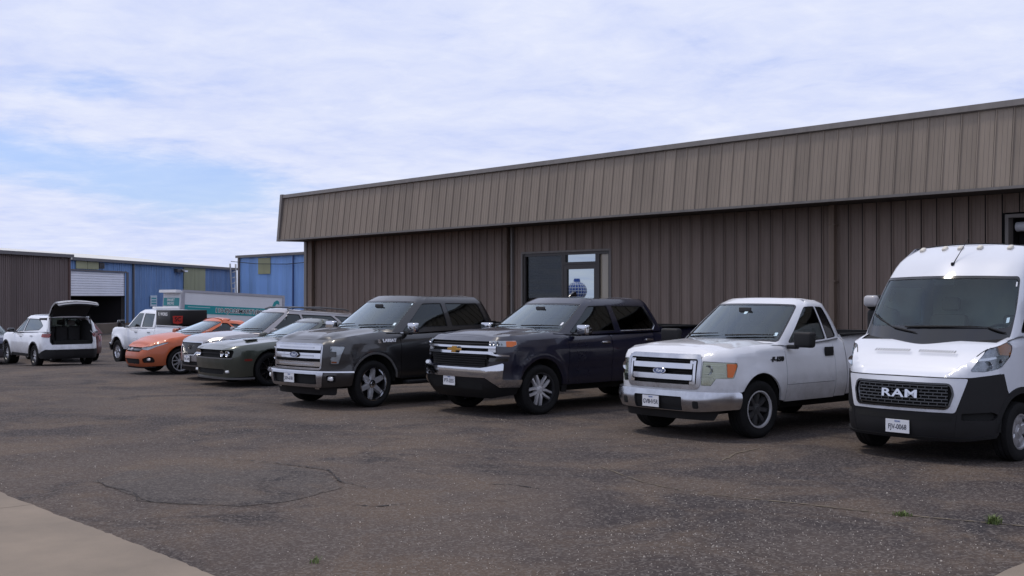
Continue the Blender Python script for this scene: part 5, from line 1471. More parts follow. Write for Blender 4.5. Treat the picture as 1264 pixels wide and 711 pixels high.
# ---------------------------------------------------------------- navy crew cab pickup
def navy_pickup():
    pn = paint("navy_truck_paint", (0.0045, 0.0055, 0.018), 0.0, 0.28, 0.08, 0.03, 0.75)
    def holes(sk):
        X = sk.t_x; Y = sk.t_y
        g = fillet([(X(-0.70), 0.80, 0.03), (X(0.70), 0.80, 0.03), (X(0.80), 0.93, 0.03), (X(0.86), 0.93, 0.02), (X(0.86), 1.205, 0.03), (X(-0.86), 1.205, 0.03), (X(-0.86), 0.93, 0.02), (X(-0.80), 0.93, 0.03)], True, 4)
        return [g]
    def HL(sk):
        Y = sk.t_y; X = sk.t_x
        return fillet([(X(0.73), 1.135, 0.01), (Y(-0.66), 1.115, 0.02), (Y(-0.55), 1.15, 0.03), (Y(-0.56), 1.215, 0.02), (X(0.73), 1.215, 0.01)], True, 4)
    def wins(cab, hb):
        return [("door_window", [(3.06, 0.035, 0.04), (4.16, 0.035, 0.03), (4.16, hb - 0.04, 0.04), (3.15, hb - 0.04, 0.12)], M_DARKGL),
                ("rear_door_window", [(4.25, 0.035, 0.03), (4.84, 0.035, 0.08), (4.94, 0.12, 0.06), (4.90, hb - 0.05, 0.06), (4.25, hb - 0.04, 0.04)], M_TINT)]
    wm = wheel_meshes(0.405, 0.280, 0.275, 5, M_ALLOY, M_DALLOY, M_DALLOY, twin=0.42, sw=0.07, dish=0.018, hub=0.065, m_hub=M_ALLOY)
    P = dict(paint=pn, W=1.03, fo=1.0, ro=1.14, wb=3.745, Rt=0.405, Ra=0.490, sill=0.46,
        side=[(0.3, 0.09), (0.45, 0.060), (0.56, 0.030), (0.64, 0.028), (0.72, 0.030), (0.82, 0.010), (0.95, 0.004), (1.06, 0.0), (1.16, 0.028), (1.25, 0.055), (1.36, 0.080)],
        front=[(0.25, 0.12), (0.45, 0.03), (0.66, 0.015), (0.85, 0.02), (1.0, 0.03), (1.15, 0.045), (1.22, 0.08), (1.3, 0.12)],
        rearp=[(0.3, 0.05), (1.4, 0.0)],
        top=[(-1.0, 1.265), (-0.7, 1.285), (-0.2, 1.31), (0.30, 1.325), (0.60, 1.305), (1.0, 1.285), (1.5, 1.29), (3.0, 1.315), (3.2, 1.36), (5.0, 1.385)],
        rtop=0.065, bed_z=1.375, bump_top=0.80, front_low=0.79, foot=0.55, track=0.880, steer=R(-4), bow=0.07, cx=0.84, cy=0.36,
        flares=((0, 0.41, 0.56, 0.060, 0.034), (3.745, 0.41, 0.56, 0.060, 0.034)),
        cab=dict(y0=0.28, zb=1.275, zbr=1.305, zh=1.81, zr=1.92, yB=1.62, yC=3.06, wbase=0.955, wtop=0.77, rake=0.82, rear=0.20),
        door0=0.62, door1=2.80, doors=[(0.62, 1.68), (1.68, 2.80)], front_holes=holes, windows=wins, handle=door_pull(M_CHROME, zoff=-0.15),
        seats=[(1.50, (-0.42, 0.42)), (2.55, (-0.42, 0.42))], wheels=wm, hood_end=0.35, crown=0.045, rail_m=M_BLKPL, win_trim=None,
        hood_bump=lambda x, y, xe: 0.030 * (1 / (1 + math.exp((abs(x) - 0.50) / 0.025))) * max(0, min(1, (y + 0.80) / 0.30)) + 0.012 * math.exp(-((abs(x) - 0.74) / 0.07) ** 2) * max(0, min(1, (y + 0.95) / 0.2)))
    I = pickup("pickup_truck", (-14.88, 12.68, 0), R(1.5), "navy crew cab pickup with chrome bumper and gold emblem, beside the white pickup", P)
    car, sk, cab, fn = I["car"], I["sk"], I["cab"], I["fn"]; X = sk.t_x; Y = sk.t_y
    g0 = holes(sk)[0]
    panel("grille", grow(g0, 0.01), fn, M_UNDER, car, off=-0.05, depth=0, step=0.09)
    for zc in (0.825, 0.862, 0.899, 0.936, 0.972, 1.135, 1.165):
        w = 0.66 if zc < 0.93 else 0.70
        panel("grille_slat", [(X(-w), zc - 0.008), (X(w), zc - 0.008), (X(w), zc + 0.008), (X(-w), zc + 0.008)], fn, M_BLKPL, car, off=-0.01, depth=0.03, step=0.2)
    for zc, w, hh in ((1.112, 0.855, 0.017), (1.022, 0.79, 0.021)):
        panel("grille_bar", fillet([(X(-w), zc - hh, 0.008), (X(w), zc - hh, 0.008), (X(w), zc + hh, 0.008), (X(-w), zc + hh, 0.008)], True, 3), fn, M_CHROME, car, off=0.016, depth=0.04, step=0.09)
    for s in (1, -1):
        panel("grille_return", [(X(0.70), 1.006), (X(0.86), 0.975), (Y(-0.70), 0.965), (Y(-0.70), 0.988), (X(0.84), 1.005), (X(0.80), 1.044), (X(0.70), 1.044)], fn, M_CHROME, car, off=0.013, depth=0.03, step=0.09, side=s)
        panel("lamp_block", fillet([(X(0.72), 1.04, 0.01), (X(0.85), 1.03, 0.01), (X(0.85), 1.10, 0.01), (X(0.72), 1.10, 0.01)], True, 3), fn, M_REFL, car, off=-0.01, depth=0.03, step=0.08, side=s)
        panel("lower_lamp", fillet([(X(0.74), 0.885, 0.01), (Y(-0.72), 0.89, 0.01), (Y(-0.70), 0.94, 0.01), (X(0.76), 0.945, 0.01)], True, 3), fn, M_GLOSSBK, car, off=0.004, depth=0.03, step=0.08, side=s)
        hl = bezel_lamp(car, sk, HL(sk), off_in=0.002, s=s)
        hl.children[0].location = (0, -0.006, 0)
        panel("turn_signal", fillet([(Y(-0.74), 1.12, 0.01), (Y(-0.66), 1.12, 0.01), (Y(-0.565), 1.155, 0.02), (Y(-0.57), 1.208, 0.01), (Y(-0.74), 1.208, 0.01)], True, 3), fn, M_AMBER, hl, off=0.012, depth=0.01, step=0.08, side=s)
        for tt in (0.78, 0.84, 0.90): bowl(hl, fn, X(tt), 1.172, -0.010, 0.026, s)
        truck_mirror(car, s, (0.98, 0.78, 1.305), (0.25, 0.12, 0.165), M_CHROME, M_GLOSSBK)
        rbox("mirror_face", (s * 1.235, 0.79 + 0.01, 1.35), (0.20, 0.10, 0.10), M_GLOSSBK, car, r=0.02)
        seam(car, (lambda a, b, o, s=s: mirrored(s, cab.fn(a, b, o))), [(cab.a(4.25), 0.028), (cab.a(4.84), 0.026), (cab.a(4.95), 0.11), (cab.a(4.915), I["hb"] - 0.06)], 0.020, 0.004).data.materials[0] = M_DIMCHR
    # emblem: a slanted cross
    p, r_, u_ = frame_on(fn, 0.0, 1.065, 0.055)
    bow = [(-0.145, -0.022), (-0.045, -0.022), (-0.060, -0.060), (0.035, -0.060), (0.050, -0.022), (0.150, -0.022), (0.145, 0.022), (0.060, 0.022), (0.060, 0.060), (-0.035, 0.060), (-0.050, 0.022), (-0.130, 0.022)]
    bow = [(a * 1.15, b * 0.80) for a, b in bow]
    mb = MB(); mb.prism(bow, "y", -0.012, 0.012); em = mb.build("emblem", M_GOLD, car, bevel=0.004); em.location = p
    mb = MB(); mb.prism([(a * 1.10, b * 1.16) for a, b in bow], "y", 0.0, 0.02); mb.build("emblem_rim", M_CHROME, em)
    # bumper: chrome band rising to the corners
    tb = Y(-0.52)
    def bfn(t, z, o=0.0):
        d = max(0, (z - 0.755) / 0.08); e = max(0, (0.755 - z) / 0.28); return fn(t, z, o - 0.028 * d * d - 0.045 * e * e)
    chrome = fillet([(-tb, 0.475, 0.02), (-X(0.90), 0.475, 0.03), (-X(0.72), 0.63, 0.04), (X(0.72), 0.63, 0.04), (X(0.90), 0.475, 0.03), (tb, 0.475, 0.02), (tb, 0.60, 0.02), (Y(-0.78), 0.60, 0.02), (Y(-0.80), 0.62, 0.02), (Y(-0.78), 0.865, 0.02), (X(0.74), 0.80, 0.06), (X(0.64), 0.785, 0.05), (-X(0.64), 0.785, 0.05), (-X(0.74), 0.80, 0.06), (-Y(-0.78), 0.865, 0.02), (-Y(-0.80), 0.62, 0.02), (-Y(-0.78), 0.60, 0.02), (-tb, 0.60, 0.02)], True, 4)
    panel("bumper", chrome, bfn, M_CHROME, car, off=0.085, depth=0.085, step=0.055)
    for s in (1, -1):
        panel("fender_corner", fillet([(Y(-0.79), 0.60, 0.01), (Y(-0.50), 0.60, 0.01), (Y(-0.45), 0.80, 0.01), (Y(-0.79), 0.87, 0.01)], True, 3), fn, pn, car, off=0.006, depth=0.03, step=0.07, side=s)
    blk = fillet([(-tb, 0.36, 0.04), (-X(0.7), 0.285, 0.05), (X(0.7), 0.285, 0.05), (tb, 0.36, 0.04), (tb, 0.485), (X(0.89), 0.485, 0.03), (X(0.71), 0.64, 0.04), (-X(0.71), 0.64, 0.04), (-X(0.89), 0.485, 0.03), (-tb, 0.485)], True, 4)
    panel("lower_bumper", blk, bfn, M_BLKPL, car, off=0.066, depth=0.07, step=0.06)
    panel("lower_intake", fillet([(-X(0.62), 0.43, 0.03), (X(0.62), 0.43, 0.03), (X(0.66), 0.55, 0.03), (-X(0.66), 0.55, 0.03)], True, 4), bfn, M_UNDER, car, off=0.070, depth=0, step=0.1)
    plate(car, bfn, X(-0.10), 0.555, 0.085, "PTF-5555", 0.305, 0.155)
    wipers(car, cab, [(0.1, 0.10, 1.95, 0.115), (-1.95, 0.10, -0.25, 0.115)])
    panel("sticker", rrect(cab.a(1.90), cab.a(2.03), 0.14, 0.19, 0.004), cab.fn, M_PLATE, car, off=-0.004, depth=0)
    # sharkfin aerial
    mb = MB(); mb.prism([(0.0, 0.0), (0.20, 0.0), (0.185, 0.085), (0.13, 0.09)], "x", -0.03, 0.03); mb.build("roof_aerial", M_GLOSSBK, car, smooth=True, bevel=0.012, loc=(0.0, 1.62, 1.918))
    for s in (1, -1): panel("mud_flap", rrect(sk.t_y(0.49), sk.t_y(0.60), 0.34, 0.56, 0.02), fn, M_BLKPL, car, off=-0.01, depth=0.02, step=0.1, side=s)
    return I
# ---------------------------------------------------------------- white high roof van
M_HUBCAP = mat("silver_hubcap", (0.42, 0.42, 0.44), 0.35, 0.7, var=0.1)
def white_van():
    pw = paint("white_van_paint", (0.64, 0.66, 0.71), 0.0, 0.40, 0.03)
    W = 1.025; yf = -0.95; wb = 3.45; yr = wb + 1.01; Rt = 0.345; Ra = 0.43; sill = 0.36
    car = thing("cargo_van", (-7.30, 13.32, 0), R(0), "white high roof cargo van with black bumper at the right edge", "van")
    sk = Skin([(0, yf), (0.34, yf + 0.015, 0.8), (0.74, yf + 0.13, 0.5), (0.96, yf + 0.47, 0.5), (W, yf + 0.95, 1.2), (W, 1.0), (W, yr, 0.10), (0, yr)],
              [(0.2, 0.05), (0.45, 0.010), (0.7, 0.0), (1.0, 0.0), (1.25, 0.006), (1.46, 0.016)],
              [(0.2, 0.08), (0.32, 0.015), (0.45, 0.0), (0.62, 0.0), (0.80, 0.012), (0.98, 0.03), (1.2, 0.12), (1.45, 0.26)],
              [(0.2, 0.03), (1.5, 0.0)],
              [(yf, 0.990), (yf + 0.06, 1.03), (yf + 0.13, 1.10), (yf + 0.25, 1.185), (yf + 0.40, 1.295), (yf + 0.62, 1.39), (yf + 1.0, 1.465), (1.0, 1.475), (yr, 1.475)], 0.05)
    fn = sk.fn; X = sk.t_x; Y = sk.t_y
    zc = Rt + 0.02
    # cab + cargo shell in one net
    w0, w2 = 0.985, 0.905
    def lvl(y0, z, w, sw, zs, yl=0.0, rear=0.0):
        return [(0, y0, z), (0.5 * w, y0 + 0.09, z - 0.003), (0.86 * w, y0 + 0.62 * sw, z - 0.012), (0.97 * w, y0 + sw + 0.05, zs), (w, 0.85, zs), (w, 2.2, zs), (w, yr - 0.12 - rear, zs), (w - 0.10, yr - rear, zs), (0.5 * w, yr - rear, zs), (0, yr - rear, zs)]
    cab = Cab([lvl(yf + 0.46, 1.275, 1.005, 0.42, 1.45), lvl(yf + 0.76, 1.77, 0.985, 0.34, 1.80), lvl(yf + 1.04, 2.175, 0.925, 0.28, 2.17, rear=0.02), lvl(yf + 1.28, 2.41, 0.885, 0.26, 2.40, rear=0.04), lvl(yf + 1.54, 2.555, 0.77, 0.24, 2.545, rear=0.08)])
    hb = cab.B[2]
    # ---------------- lower skin
    tA0 = Y(-math.sqrt(Ra ** 2 - (0.30 - zc) ** 2))
    ts_d0 = Y(0.56)
    # white corner + wing above the black bumper (carries the lamps); black lower bumper; white grille frame
    def HL(): return fillet([(X(0.775), 1.060, 0.015), (X(0.885), 1.055, 0.03), (Y(yf + 0.56), 1.10, 0.05), (Y(yf + 0.74), 1.225, 0.06), (Y(yf + 0.80), 1.345, 0.05), (Y(yf + 0.70), 1.395, 0.04), (Y(yf + 0.42), 1.315, 0.10), (X(0.845), 1.185, 0.06)], True, 5)
    hl = HL()
    def edge(t): # upper edge of the black bumper
        return 0.985 + 0.065 * max(0, min(1, (abs(t) - X(0.78)) / 0.6))
    arf = arch_pts(sk, 0, zc, Ra, sill)
    arw = arch_pts(sk, 0, zc, Ra + 0.0, sill)
    k_up = [p for p in arw if p[1] > 1.0 - 0.3]
    for s in (1, -1):
        # wing: from the hood edge round to the door
        t0 = X(0.765); tE = Y(0.555)
        bot = [(t, edge(t) + 0.006) for t in np.linspace(t0, Y(-0.40), 10)]
        # follow the arch trim radius
        Rb = Ra + 0.075
        a0 = math.pi - math.asin(min(0.99, (1.05 - zc) / (Rb + 0.20)))
        arc = [(Y((Rb) * math.cos(a)), zc + Rb * math.sin(a)) for a in np.linspace(math.pi - 1.05, 0.05, 18)]
        arc = [p for p in arc if p[0] > bot[-1][0] + 0.01]
        bot += arc + [(Y(0.555), zc + 0.03)]
        top = [(t, sk.ztop(t)) for t in np.linspace(tE, t0, 40)]
        wg = panel("wing", bot + top, fn, pw, car, holes=[hl], depth=0.03, step=0.06, side=s)
        lamp = panel("headlight", grow(hl, -0.002), fn, M_VREFL, car, off=-0.03, depth=0, step=0.06, side=s)
        panel("lens", grow(hl, -0.004), fn, M_LENS, lamp, off=-0.002, depth=0.03, step=0.06, side=s)
        panel("turn_signal", fillet([(Y(yf + 0.56), 1.25, 0.02), (Y(yf + 0.755), 1.235, 0.04), (Y(yf + 0.785), 1.34, 0.04), (Y(yf + 0.70), 1.383, 0.03), (Y(yf + 0.54), 1.345, 0.02)], True, 4), fn, M_VAMB, lamp, off=-0.012, depth=0.02, step=0.06, side=s)
        panel("lamp_divider", fillet([(X(0.85), 1.175, 0.01), (Y(yf + 0.40), 1.185, 0.01), (Y(yf + 0.70), 1.235, 0.01), (Y(yf + 0.70), 1.255, 0.01), (Y(yf + 0.40), 1.215, 0.01), (X(0.85), 1.20, 0.01)], True, 3), fn, M_CHROME, lamp, off=-0.02, depth=0.02, step=0.06, side=s)
        bowl(lamp, fn, Y(yf + 0.42), 1.125, -0.03, 0.055, s); bowl(lamp, fn, Y(yf + 0.58), 1.155, -0.03, 0.05, s)
        # black wheel arch trim
        tr_ = [(Y((Ra) * math.cos(a)), zc + Ra * math.sin(a)) for a in np.linspace(math.pi * 0.93, 0.02, 26)]
        to_ = [(Y((Ra + 0.07) * math.cos(a)), zc + (Ra + 0.07) * math.sin(a)) for a in np.linspace(0.02, math.pi * 0.93, 26)]
        panel("arch_trim", tr_ + to_, fn, M_BLKPL, car, off=0.014, depth=0.03, step=0.07, side=s)
        # sill, door, cargo sides
        panel("sill_trim", [(Y(0.46), 0.30), (Y(wb - Ra - 0.03), 0.30), (Y(wb - Ra - 0.03), 0.46), (Y(0.50), 0.46)], fn, M_BLKPL, car, off=0.012, depth=0.03, step=0.12, side=s)
        d = panel("door", [(Y(0.565), 0.475)] + [(Y(0.565), sk.ztop(Y(0.565)))] + [(Y(1.50), sk.ztop(Y(1.5))), (Y(1.50), 0.475)], fn, pw, car, depth=0.03, step=0.09, side=s)
        p = Vector(fn(Y(1.38), 1.12, 0.02)); rbox("handle", (p.x * s, p.y, p.z), (0.03, 0.07, 0.20), M_BLKPL, d, r=0.012)
        ar = arch_pts(sk, wb, zc, Ra, sill + 0.05)
        panel("cargo_side", [(Y(1.51), 0.475), (Y(wb - Ra - 0.02), 0.475)] + ar + [(sk.L - 1e-3, sill + 0.05), (sk.L - 1e-3, 1.475), (Y(1.51), 1.475)], fn, pw, car, depth=0.03, step=0.10, side=s)
        panel("rub_strip", [(Y(1.53), 0.62), (Y(wb - Ra - 0.06), 0.62), (Y(wb - Ra - 0.06), 0.74), (Y(1.53), 0.74)], fn, M_BLKPL, car, off=0.015, depth=0.02, step=0.2, side=s)
    # black bumper with the white grille frame let in
    tb = Y(-Ra - 0.005)
    fr_o = fillet([(-X(0.645), 0.585, 0.04), (X(0.645), 0.585, 0.04), (X(0.765), 0.985, 0.02), (-X(0.765), 0.985, 0.02)], True, 5)
    gr = fillet([(-X(0.575), 0.635, 0.07), (X(0.575), 0.635, 0.07), (X(0.625), 0.80, 0.10), (X(0.60), 0.915, 0.06), (-X(0.60), 0.915, 0.06), (-X(0.625), 0.80, 0.10)], True, 6)
    tw = Y(-0.40)
    lo = [(0, 0.265), (X(0.7), 0.275), (Y(yf + 0.5), 0.30), (tb, 0.33)]
    archf = [(Y(Ra * math.cos(a)), zc + Ra * math.sin(a)) for a in np.linspace(math.pi - math.asin((0.33 - zc) / Ra) if False else math.pi + 0.08, math.pi - 0.95, 10)]
    upb = [(t, edge(t)) for t in np.linspace(Y(-0.36), 0, 40)]
    hb_out = lo + archf + upb
    full = [(-p[0], p[1]) for p in hb_out[::-1]] + hb_out[1:-1]
    fogh = fillet([(X(0.70), 0.505, 0.02), (X(0.93), 0.505, 0.02), (Y(yf + 0.52), 0.56, 0.03), (Y(yf + 0.42), 0.60, 0.03), (X(0.70), 0.585, 0.02)], True, 4)
    panel("front_bumper", full, fn, M_VBLK, car, holes=[fr_o, fogh, [(-p[0], p[1]) for p in fogh][::-1]], off=0.012, depth=0.05, step=0.055)
    for s in (1, -1): panel("bumper_recess", grow(fogh, 0.004), fn, M_UNDER, car, off=-0.03, depth=0, step=0.09, side=s)
    panel("grille_frame", grow(fr_o, -0.004), fn, pw, car, holes=[gr], off=0.020, depth=0.05, step=0.05)
    g_ = panel("grille", grow(gr, 0.004), fn, M_UNDER, car, off=-0.03, depth=0, step=0.08)
    panel("grille_edge", grow(gr, 0.012), fn, M_GLOSSBK, car, holes=[grow(gr, -0.010)], off=0.026, depth=0.03, step=0.05)
    # honeycomb: staggered bars
    for k in range(7):
        zz = 0.665 + 0.037 * k
        panel("grille_bar", [(-X(0.57), zz - 0.006), (X(0.57), zz - 0.006), (X(0.57), zz + 0.006), (-X(0.57), zz + 0.006)], fn, M_GLOSSBK, g_, off=0.004, depth=0.03, step=0.12)
        mb = MB()
        for j in range(-6, 7):
            xx = (j + (0.5 if k % 2 else 0)) * 0.092
            if abs(xx) > 0.57 or k == 6: continue
            a = Vector(fn(X(xx), zz, 0.0)); b = Vector(fn(X(xx), zz + 0.037, 0.0)); mb.bar(a, b, 0.007, 5)
        if mb.v: o = mb.build("honeycomb_ties", M_GLOSSBK, g_); o["kind"] = "stuff"
    for ch, xx in (("R", -0.155), ("A", 0.0), ("M", 0.165)):
        skin_text(car, ch, 0.128, fn, X(xx), 0.785, 0.030, M_CHROME, "lettering", bold=0.003, extrude=0.008, sx=1.72)
    # slot under the frame, plate holder, lip
    panel("bumper_slot", fillet([(-X(0.60), 0.485, 0.02), (X(0.60), 0.485, 0.02), (X(0.62), 0.55, 0.02), (-X(0.62), 0.55, 0.02)], True, 3), fn, M_UNDER, car, off=0.0145, depth=0, step=0.09)
    panel("bumper_lip", [(-Y(-0.47), 0.30), (-X(0.7), 0.262), (X(0.7), 0.262), (Y(-0.47), 0.30), (Y(-0.47), 0.325), (X(0.7), 0.295), (-X(0.7), 0.295), (-Y(-0.47), 0.325)], fn, M_BLKPL, car, off=0.03, depth=0.05, step=0.09)
    plate(car, fn, X(0.0), 0.40, 0.032, "FJV-0068", 0.305, 0.155)
    for s in (1, -1): seam(car, (lambda a, b, o, s=s: mirrored(s, fn(a, b, o))), [(X(0.66), 0.58), (X(0.63), 0.30)], 0.006, 0.013)
    # hood
    lp = [Vector(fn(t, sk.ztop(t), 0)) for t in np.linspace(0, Y(yf + 0.60), 60)]
    lid("hood", [Vector((p.x, p.y, p.z)) for p in lp], 0.012, pw, car)
    tn = X(0.765); nose = [(t, 0.992) for t in np.linspace(-tn, tn, 30)] + [(t, sk.ztop(t)) for t in np.linspace(tn, -tn, 60)]
    panel("hood_nose", nose, fn, pw, car, off=0.0, depth=0.02, step=0.05)
    for s in (1, -1): hood_seam(car, lp, s)
    # panel gap between hood and bumper
    seam(car, fn, [(-X(0.765), 0.988), (X(0.765), 0.988)], 0.008, 0.02)
    # cowl (black) under the screen
    lp2 = [Vector(fn(t, sk.ztop(t) - 0.02)) for t in np.linspace(Y(yf + 0.56), Y(0.9), 12)]
    lid("cowl", lp2, 0.03, M_BLKPL, car)
    # vents in the hood
    for s in (1, -1):
        mb = MB()
        for k in range(14):
            xx = s * (0.07 + 0.034 * k); 
            yy0, yy1 = yf + 0.335, yf + 0.375
            z_ = lambda y: sk.top(y) + 0.012 * (0.88 ** 2 - xx * xx) / (0.95 ** 2)
            d_ = 0.0015
            mb.add([(xx - 0.005, yy0, z_(yy0) + d_), (xx + 0.007, yy0, z_(yy0) + d_), (xx + 0.013, yy1, z_(yy1) + d_), (xx + 0.001, yy1, z_(yy1) + d_)], [(0, 1, 2, 3)])
        o = mb.build("hood_vents", M_UNDER, car); o["kind"] = "stuff"
    # shell and glass
    A = cab.a(cab.K - 1) - 1e-4
    ws = cab.poly([(-2.56, 0.03, 0.10), (2.56, 0.03, 0.10), (2.50, hb + 0.0, 0.09), (-2.50, hb + 0.0, 0.09)])
    sw = cab.poly([(3.10, 0.03, 0.05), (3.55, 0.03, 0.10), (3.98, 0.10, 0.05), (4.42, 0.10, 0.06), (4.42, hb - 0.14, 0.08), (3.12, hb - 0.14, 0.18)])
    panel("shell", [(-A, 0.0), (A, 0.0), (A, cab.H), (-A, cab.H)], cab.fn, pw, car, holes=[ws, sw, [(-p[0], p[1]) for p in sw][::-1]], depth=0.03, step=0.08)
    lid("roof", cab.loop(90), 0.05, pw, car)
    panel("windscreen", grow(ws, -0.001), cab.fn, M_VANWS, car, off=-0.008, depth=0, step=0.09)
    panel("windscreen_band", grow(ws, 0.006), cab.fn, M_GLOSSBK, car, holes=[fillet([(cab.a(-2.45), 0.20, 0.10), (cab.a(2.45), 0.20, 0.10), (cab.a(2.42), hb - 0.035, 0.08), (cab.a(-2.42), hb - 0.035, 0.08)], True, 6)], off=-0.003, depth=0.0, step=0.08)
    for s in (1, -1):
        g2 = panel("door_window", grow(sw, -0.001), cab.fn, M_DARKGL, car, off=-0.01, depth=0, step=0.12, side=s)
        panel("window_seal", grow(sw, 0.006), cab.fn, M_BLKPL, g2, holes=[grow(sw, -0.018)], off=-0.003, depth=0, step=0.12, side=s)
    # mirrors: tall black stalk, white cap
    for s in (1, -1):
        b_ = rbox("mirror", (s * 1.11, yf + 1.32, 1.60), (0.20, 0.15, 0.30), M_BLKPL, car, r=0.05, seg=4)
        rbox("mirror_cap", (s * 0.01, -0.08, 0.26), (0.20, 0.13, 0.15), pw, b_, r=0.05, seg=4); rbox("mirror_head", (0, 0, 0.245), (0.21, 0.14, 0.19), M_BLKPL, b_, r=0.04, seg=4)
        rbox("mirror_arm", (s * -0.145, 0.04, -0.10), (0.18, 0.08, 0.08), M_BLKPL, b_, r=0.02)
    wipers(car, cab, [(-0.55, 0.185, 1.50, 0.20), (-2.1, 0.30, -0.95, 0.18)])
    wipers(car, cab, [(1.5, 0.20, 2.15, 0.15), (-0.95, 0.18, -0.2, 0.14)])
    panel("sticker", rrect(cab.a(2.02), cab.a(2.16), 0.24, 0.285, 0.004), cab.fn, M_STICK, car, off=-0.004, depth=0)
    panel("sticker", rrect(cab.a(2.22), cab.a(2.32), hb - 0.13, hb - 0.075, 0.004), cab.fn, M_PLATE, car, off=-0.004, depth=0)
    # clearance lamps and aerial on the front of the roof
    for xx in (-0.62, -0.24, 0.0, 0.24, 0.62):
        aa = xx * 1.22
        p = Vector(cab.fn(aa, cab.B[3] + (cab.B[4] - cab.B[3]) * 0.75, 0.012))
        rbox("clearance_lamp", tuple(p), (0.065, 0.09, 0.045), M_CLEAR, car, r=0.02, rot=(0.5, 0, 0))
    p0 = Vector(cab.fn(0.06, hb + 0.13, 0.0)); p1 = p0 + Vector((0.10, 0.22, 0.34))
    mb = MB(); mb.tube([p0, p0.lerp(p1, 0.5), p1], [0.007, 0.004, 0.002], 6); mb.build("aerial", M_BLKPL, car)
    rbox("aerial_base", tuple(p0), (0.035, 0.06, 0.045), M_BLKPL, car, r=0.012)
    # interior
    mb = MB(); mb.box(-0.92, 0.92, yf + 0.98, yf + 1.36, 1.10, 1.40); mb.build("dashboard", M_INTER, car, smooth=True, bevel=0.08)
    seats(car, [(0.98, (-0.50, 0.50))], 0.52, 0.98, M_SEAT)
    steering(car, 0.46, yf + 1.46, 1.42, 0.75, 0.20)
    mb = MB(); mb.box(-0.90, 0.90, 1.46, 1.50, 0.5, 2.3); mb.build("bulkhead", mat("bulkhead_grey", (0.42, 0.44, 0.42), 0.8, var=0.1), car)
    mb = MB(); mb.box(-0.14, 0.14, -0.02, 0.02, -0.05, 0.05); mb.build("mirror_pod", M_INTER, car, smooth=True, bevel=0.02, loc=(0, yf + 1.07, 2.10))
    mb = MB(); mb.box(-0.82, 0.82, yf + 1.50, 1.46, 2.24, 2.27); mb.build("headliner", M_BEIGE, car)
    # underside, wheels
    mb = MB(); mb.box(-(W - 0.36), W - 0.36, yf + 0.30, yr - 0.1, 0.30, 1.0); mb.box(-(W - 0.06), W - 0.06, Ra + 0.06, wb - Ra - 0.08, 0.36, 0.60); mb.box(-0.48, 0.48, yf + 0.13, 0.6, 0.32, 0.96); mb.build("underbody", M_UNDER, car)
    for y_ in (0, wb):
        for s in (1, -1):
            vs_, fs_ = [], []
            for k in range(19):
                a = math.pi * k / 18
                for x_ in (W - 0.40, W - 0.04): vs_.append((s * x_, y_ + (Ra + 0.01) * math.cos(a), zc + (Ra + 0.01) * math.sin(a)))
            for k in range(18): fs_.append((2 * k, 2 * k + 1, 2 * k + 3, 2 * k + 2))
            obj("wheel_liner", mkmesh("wheel_liner", vs_, fs_, True), M_LINER, car)
    wm = wheel_meshes(Rt, 0.205, 0.225, 5, M_HUBCAP, M_HUBCAP, M_DALLOY, sw=0.13, dish=0.008, hub=0.085, taper=1.25, m_hub=M_HUBCAP)
    wheels(car, wm, Rt, 0.905, (0, wb), R(0))
    mb = MB(); mb.box(-W + 0.05, W - 0.05, yr - 0.05, yr + 0.08, 0.36, 0.58); mb.build("rear_bumper", M_BLKPL, car, smooth=True, bevel=0.03)
    for s in (1, -1): panel("tail_light", [(Y(yr - 0.14), 0.95), (Y(yr - 0.02), 0.95), (Y(yr - 0.02), 1.45), (Y(yr - 0.14), 1.45)], fn, M_RED, car, off=0.01, step=0.15, side=s)
    return car
M_VBLK = mat("textured_black_bumper", (0.011, 0.0105, 0.0115), 0.6, spec=0.3, var=0.2, vscale=3)
M_VREFL = mat("van_lamp_housing", (0.34, 0.35, 0.38), 0.25, 0.6, var=0.5, vscale=12)
M_VAMB = mat("van_amber", (0.70, 0.22, 0.03), 0.25, coat=0.6)
M_CLEAR = mat("clearance_lamp_lens", (0.62, 0.58, 0.50), 0.35)
M_VANWS = glass("van_windscreen", (0.74, 0.86, 0.80), 1.3, 0.02)
def hood_seam(car, lp, s):
    pts = [Vector((p.x * s, p.y, p.z + 0.003)) for p in lp if p.x > 0.77]
    if len(pts) > 2:
        mb = MB(); mb.tube(pts[:-8], 0.005, 5); mb.build("panel_gap", M_SEAM, car)
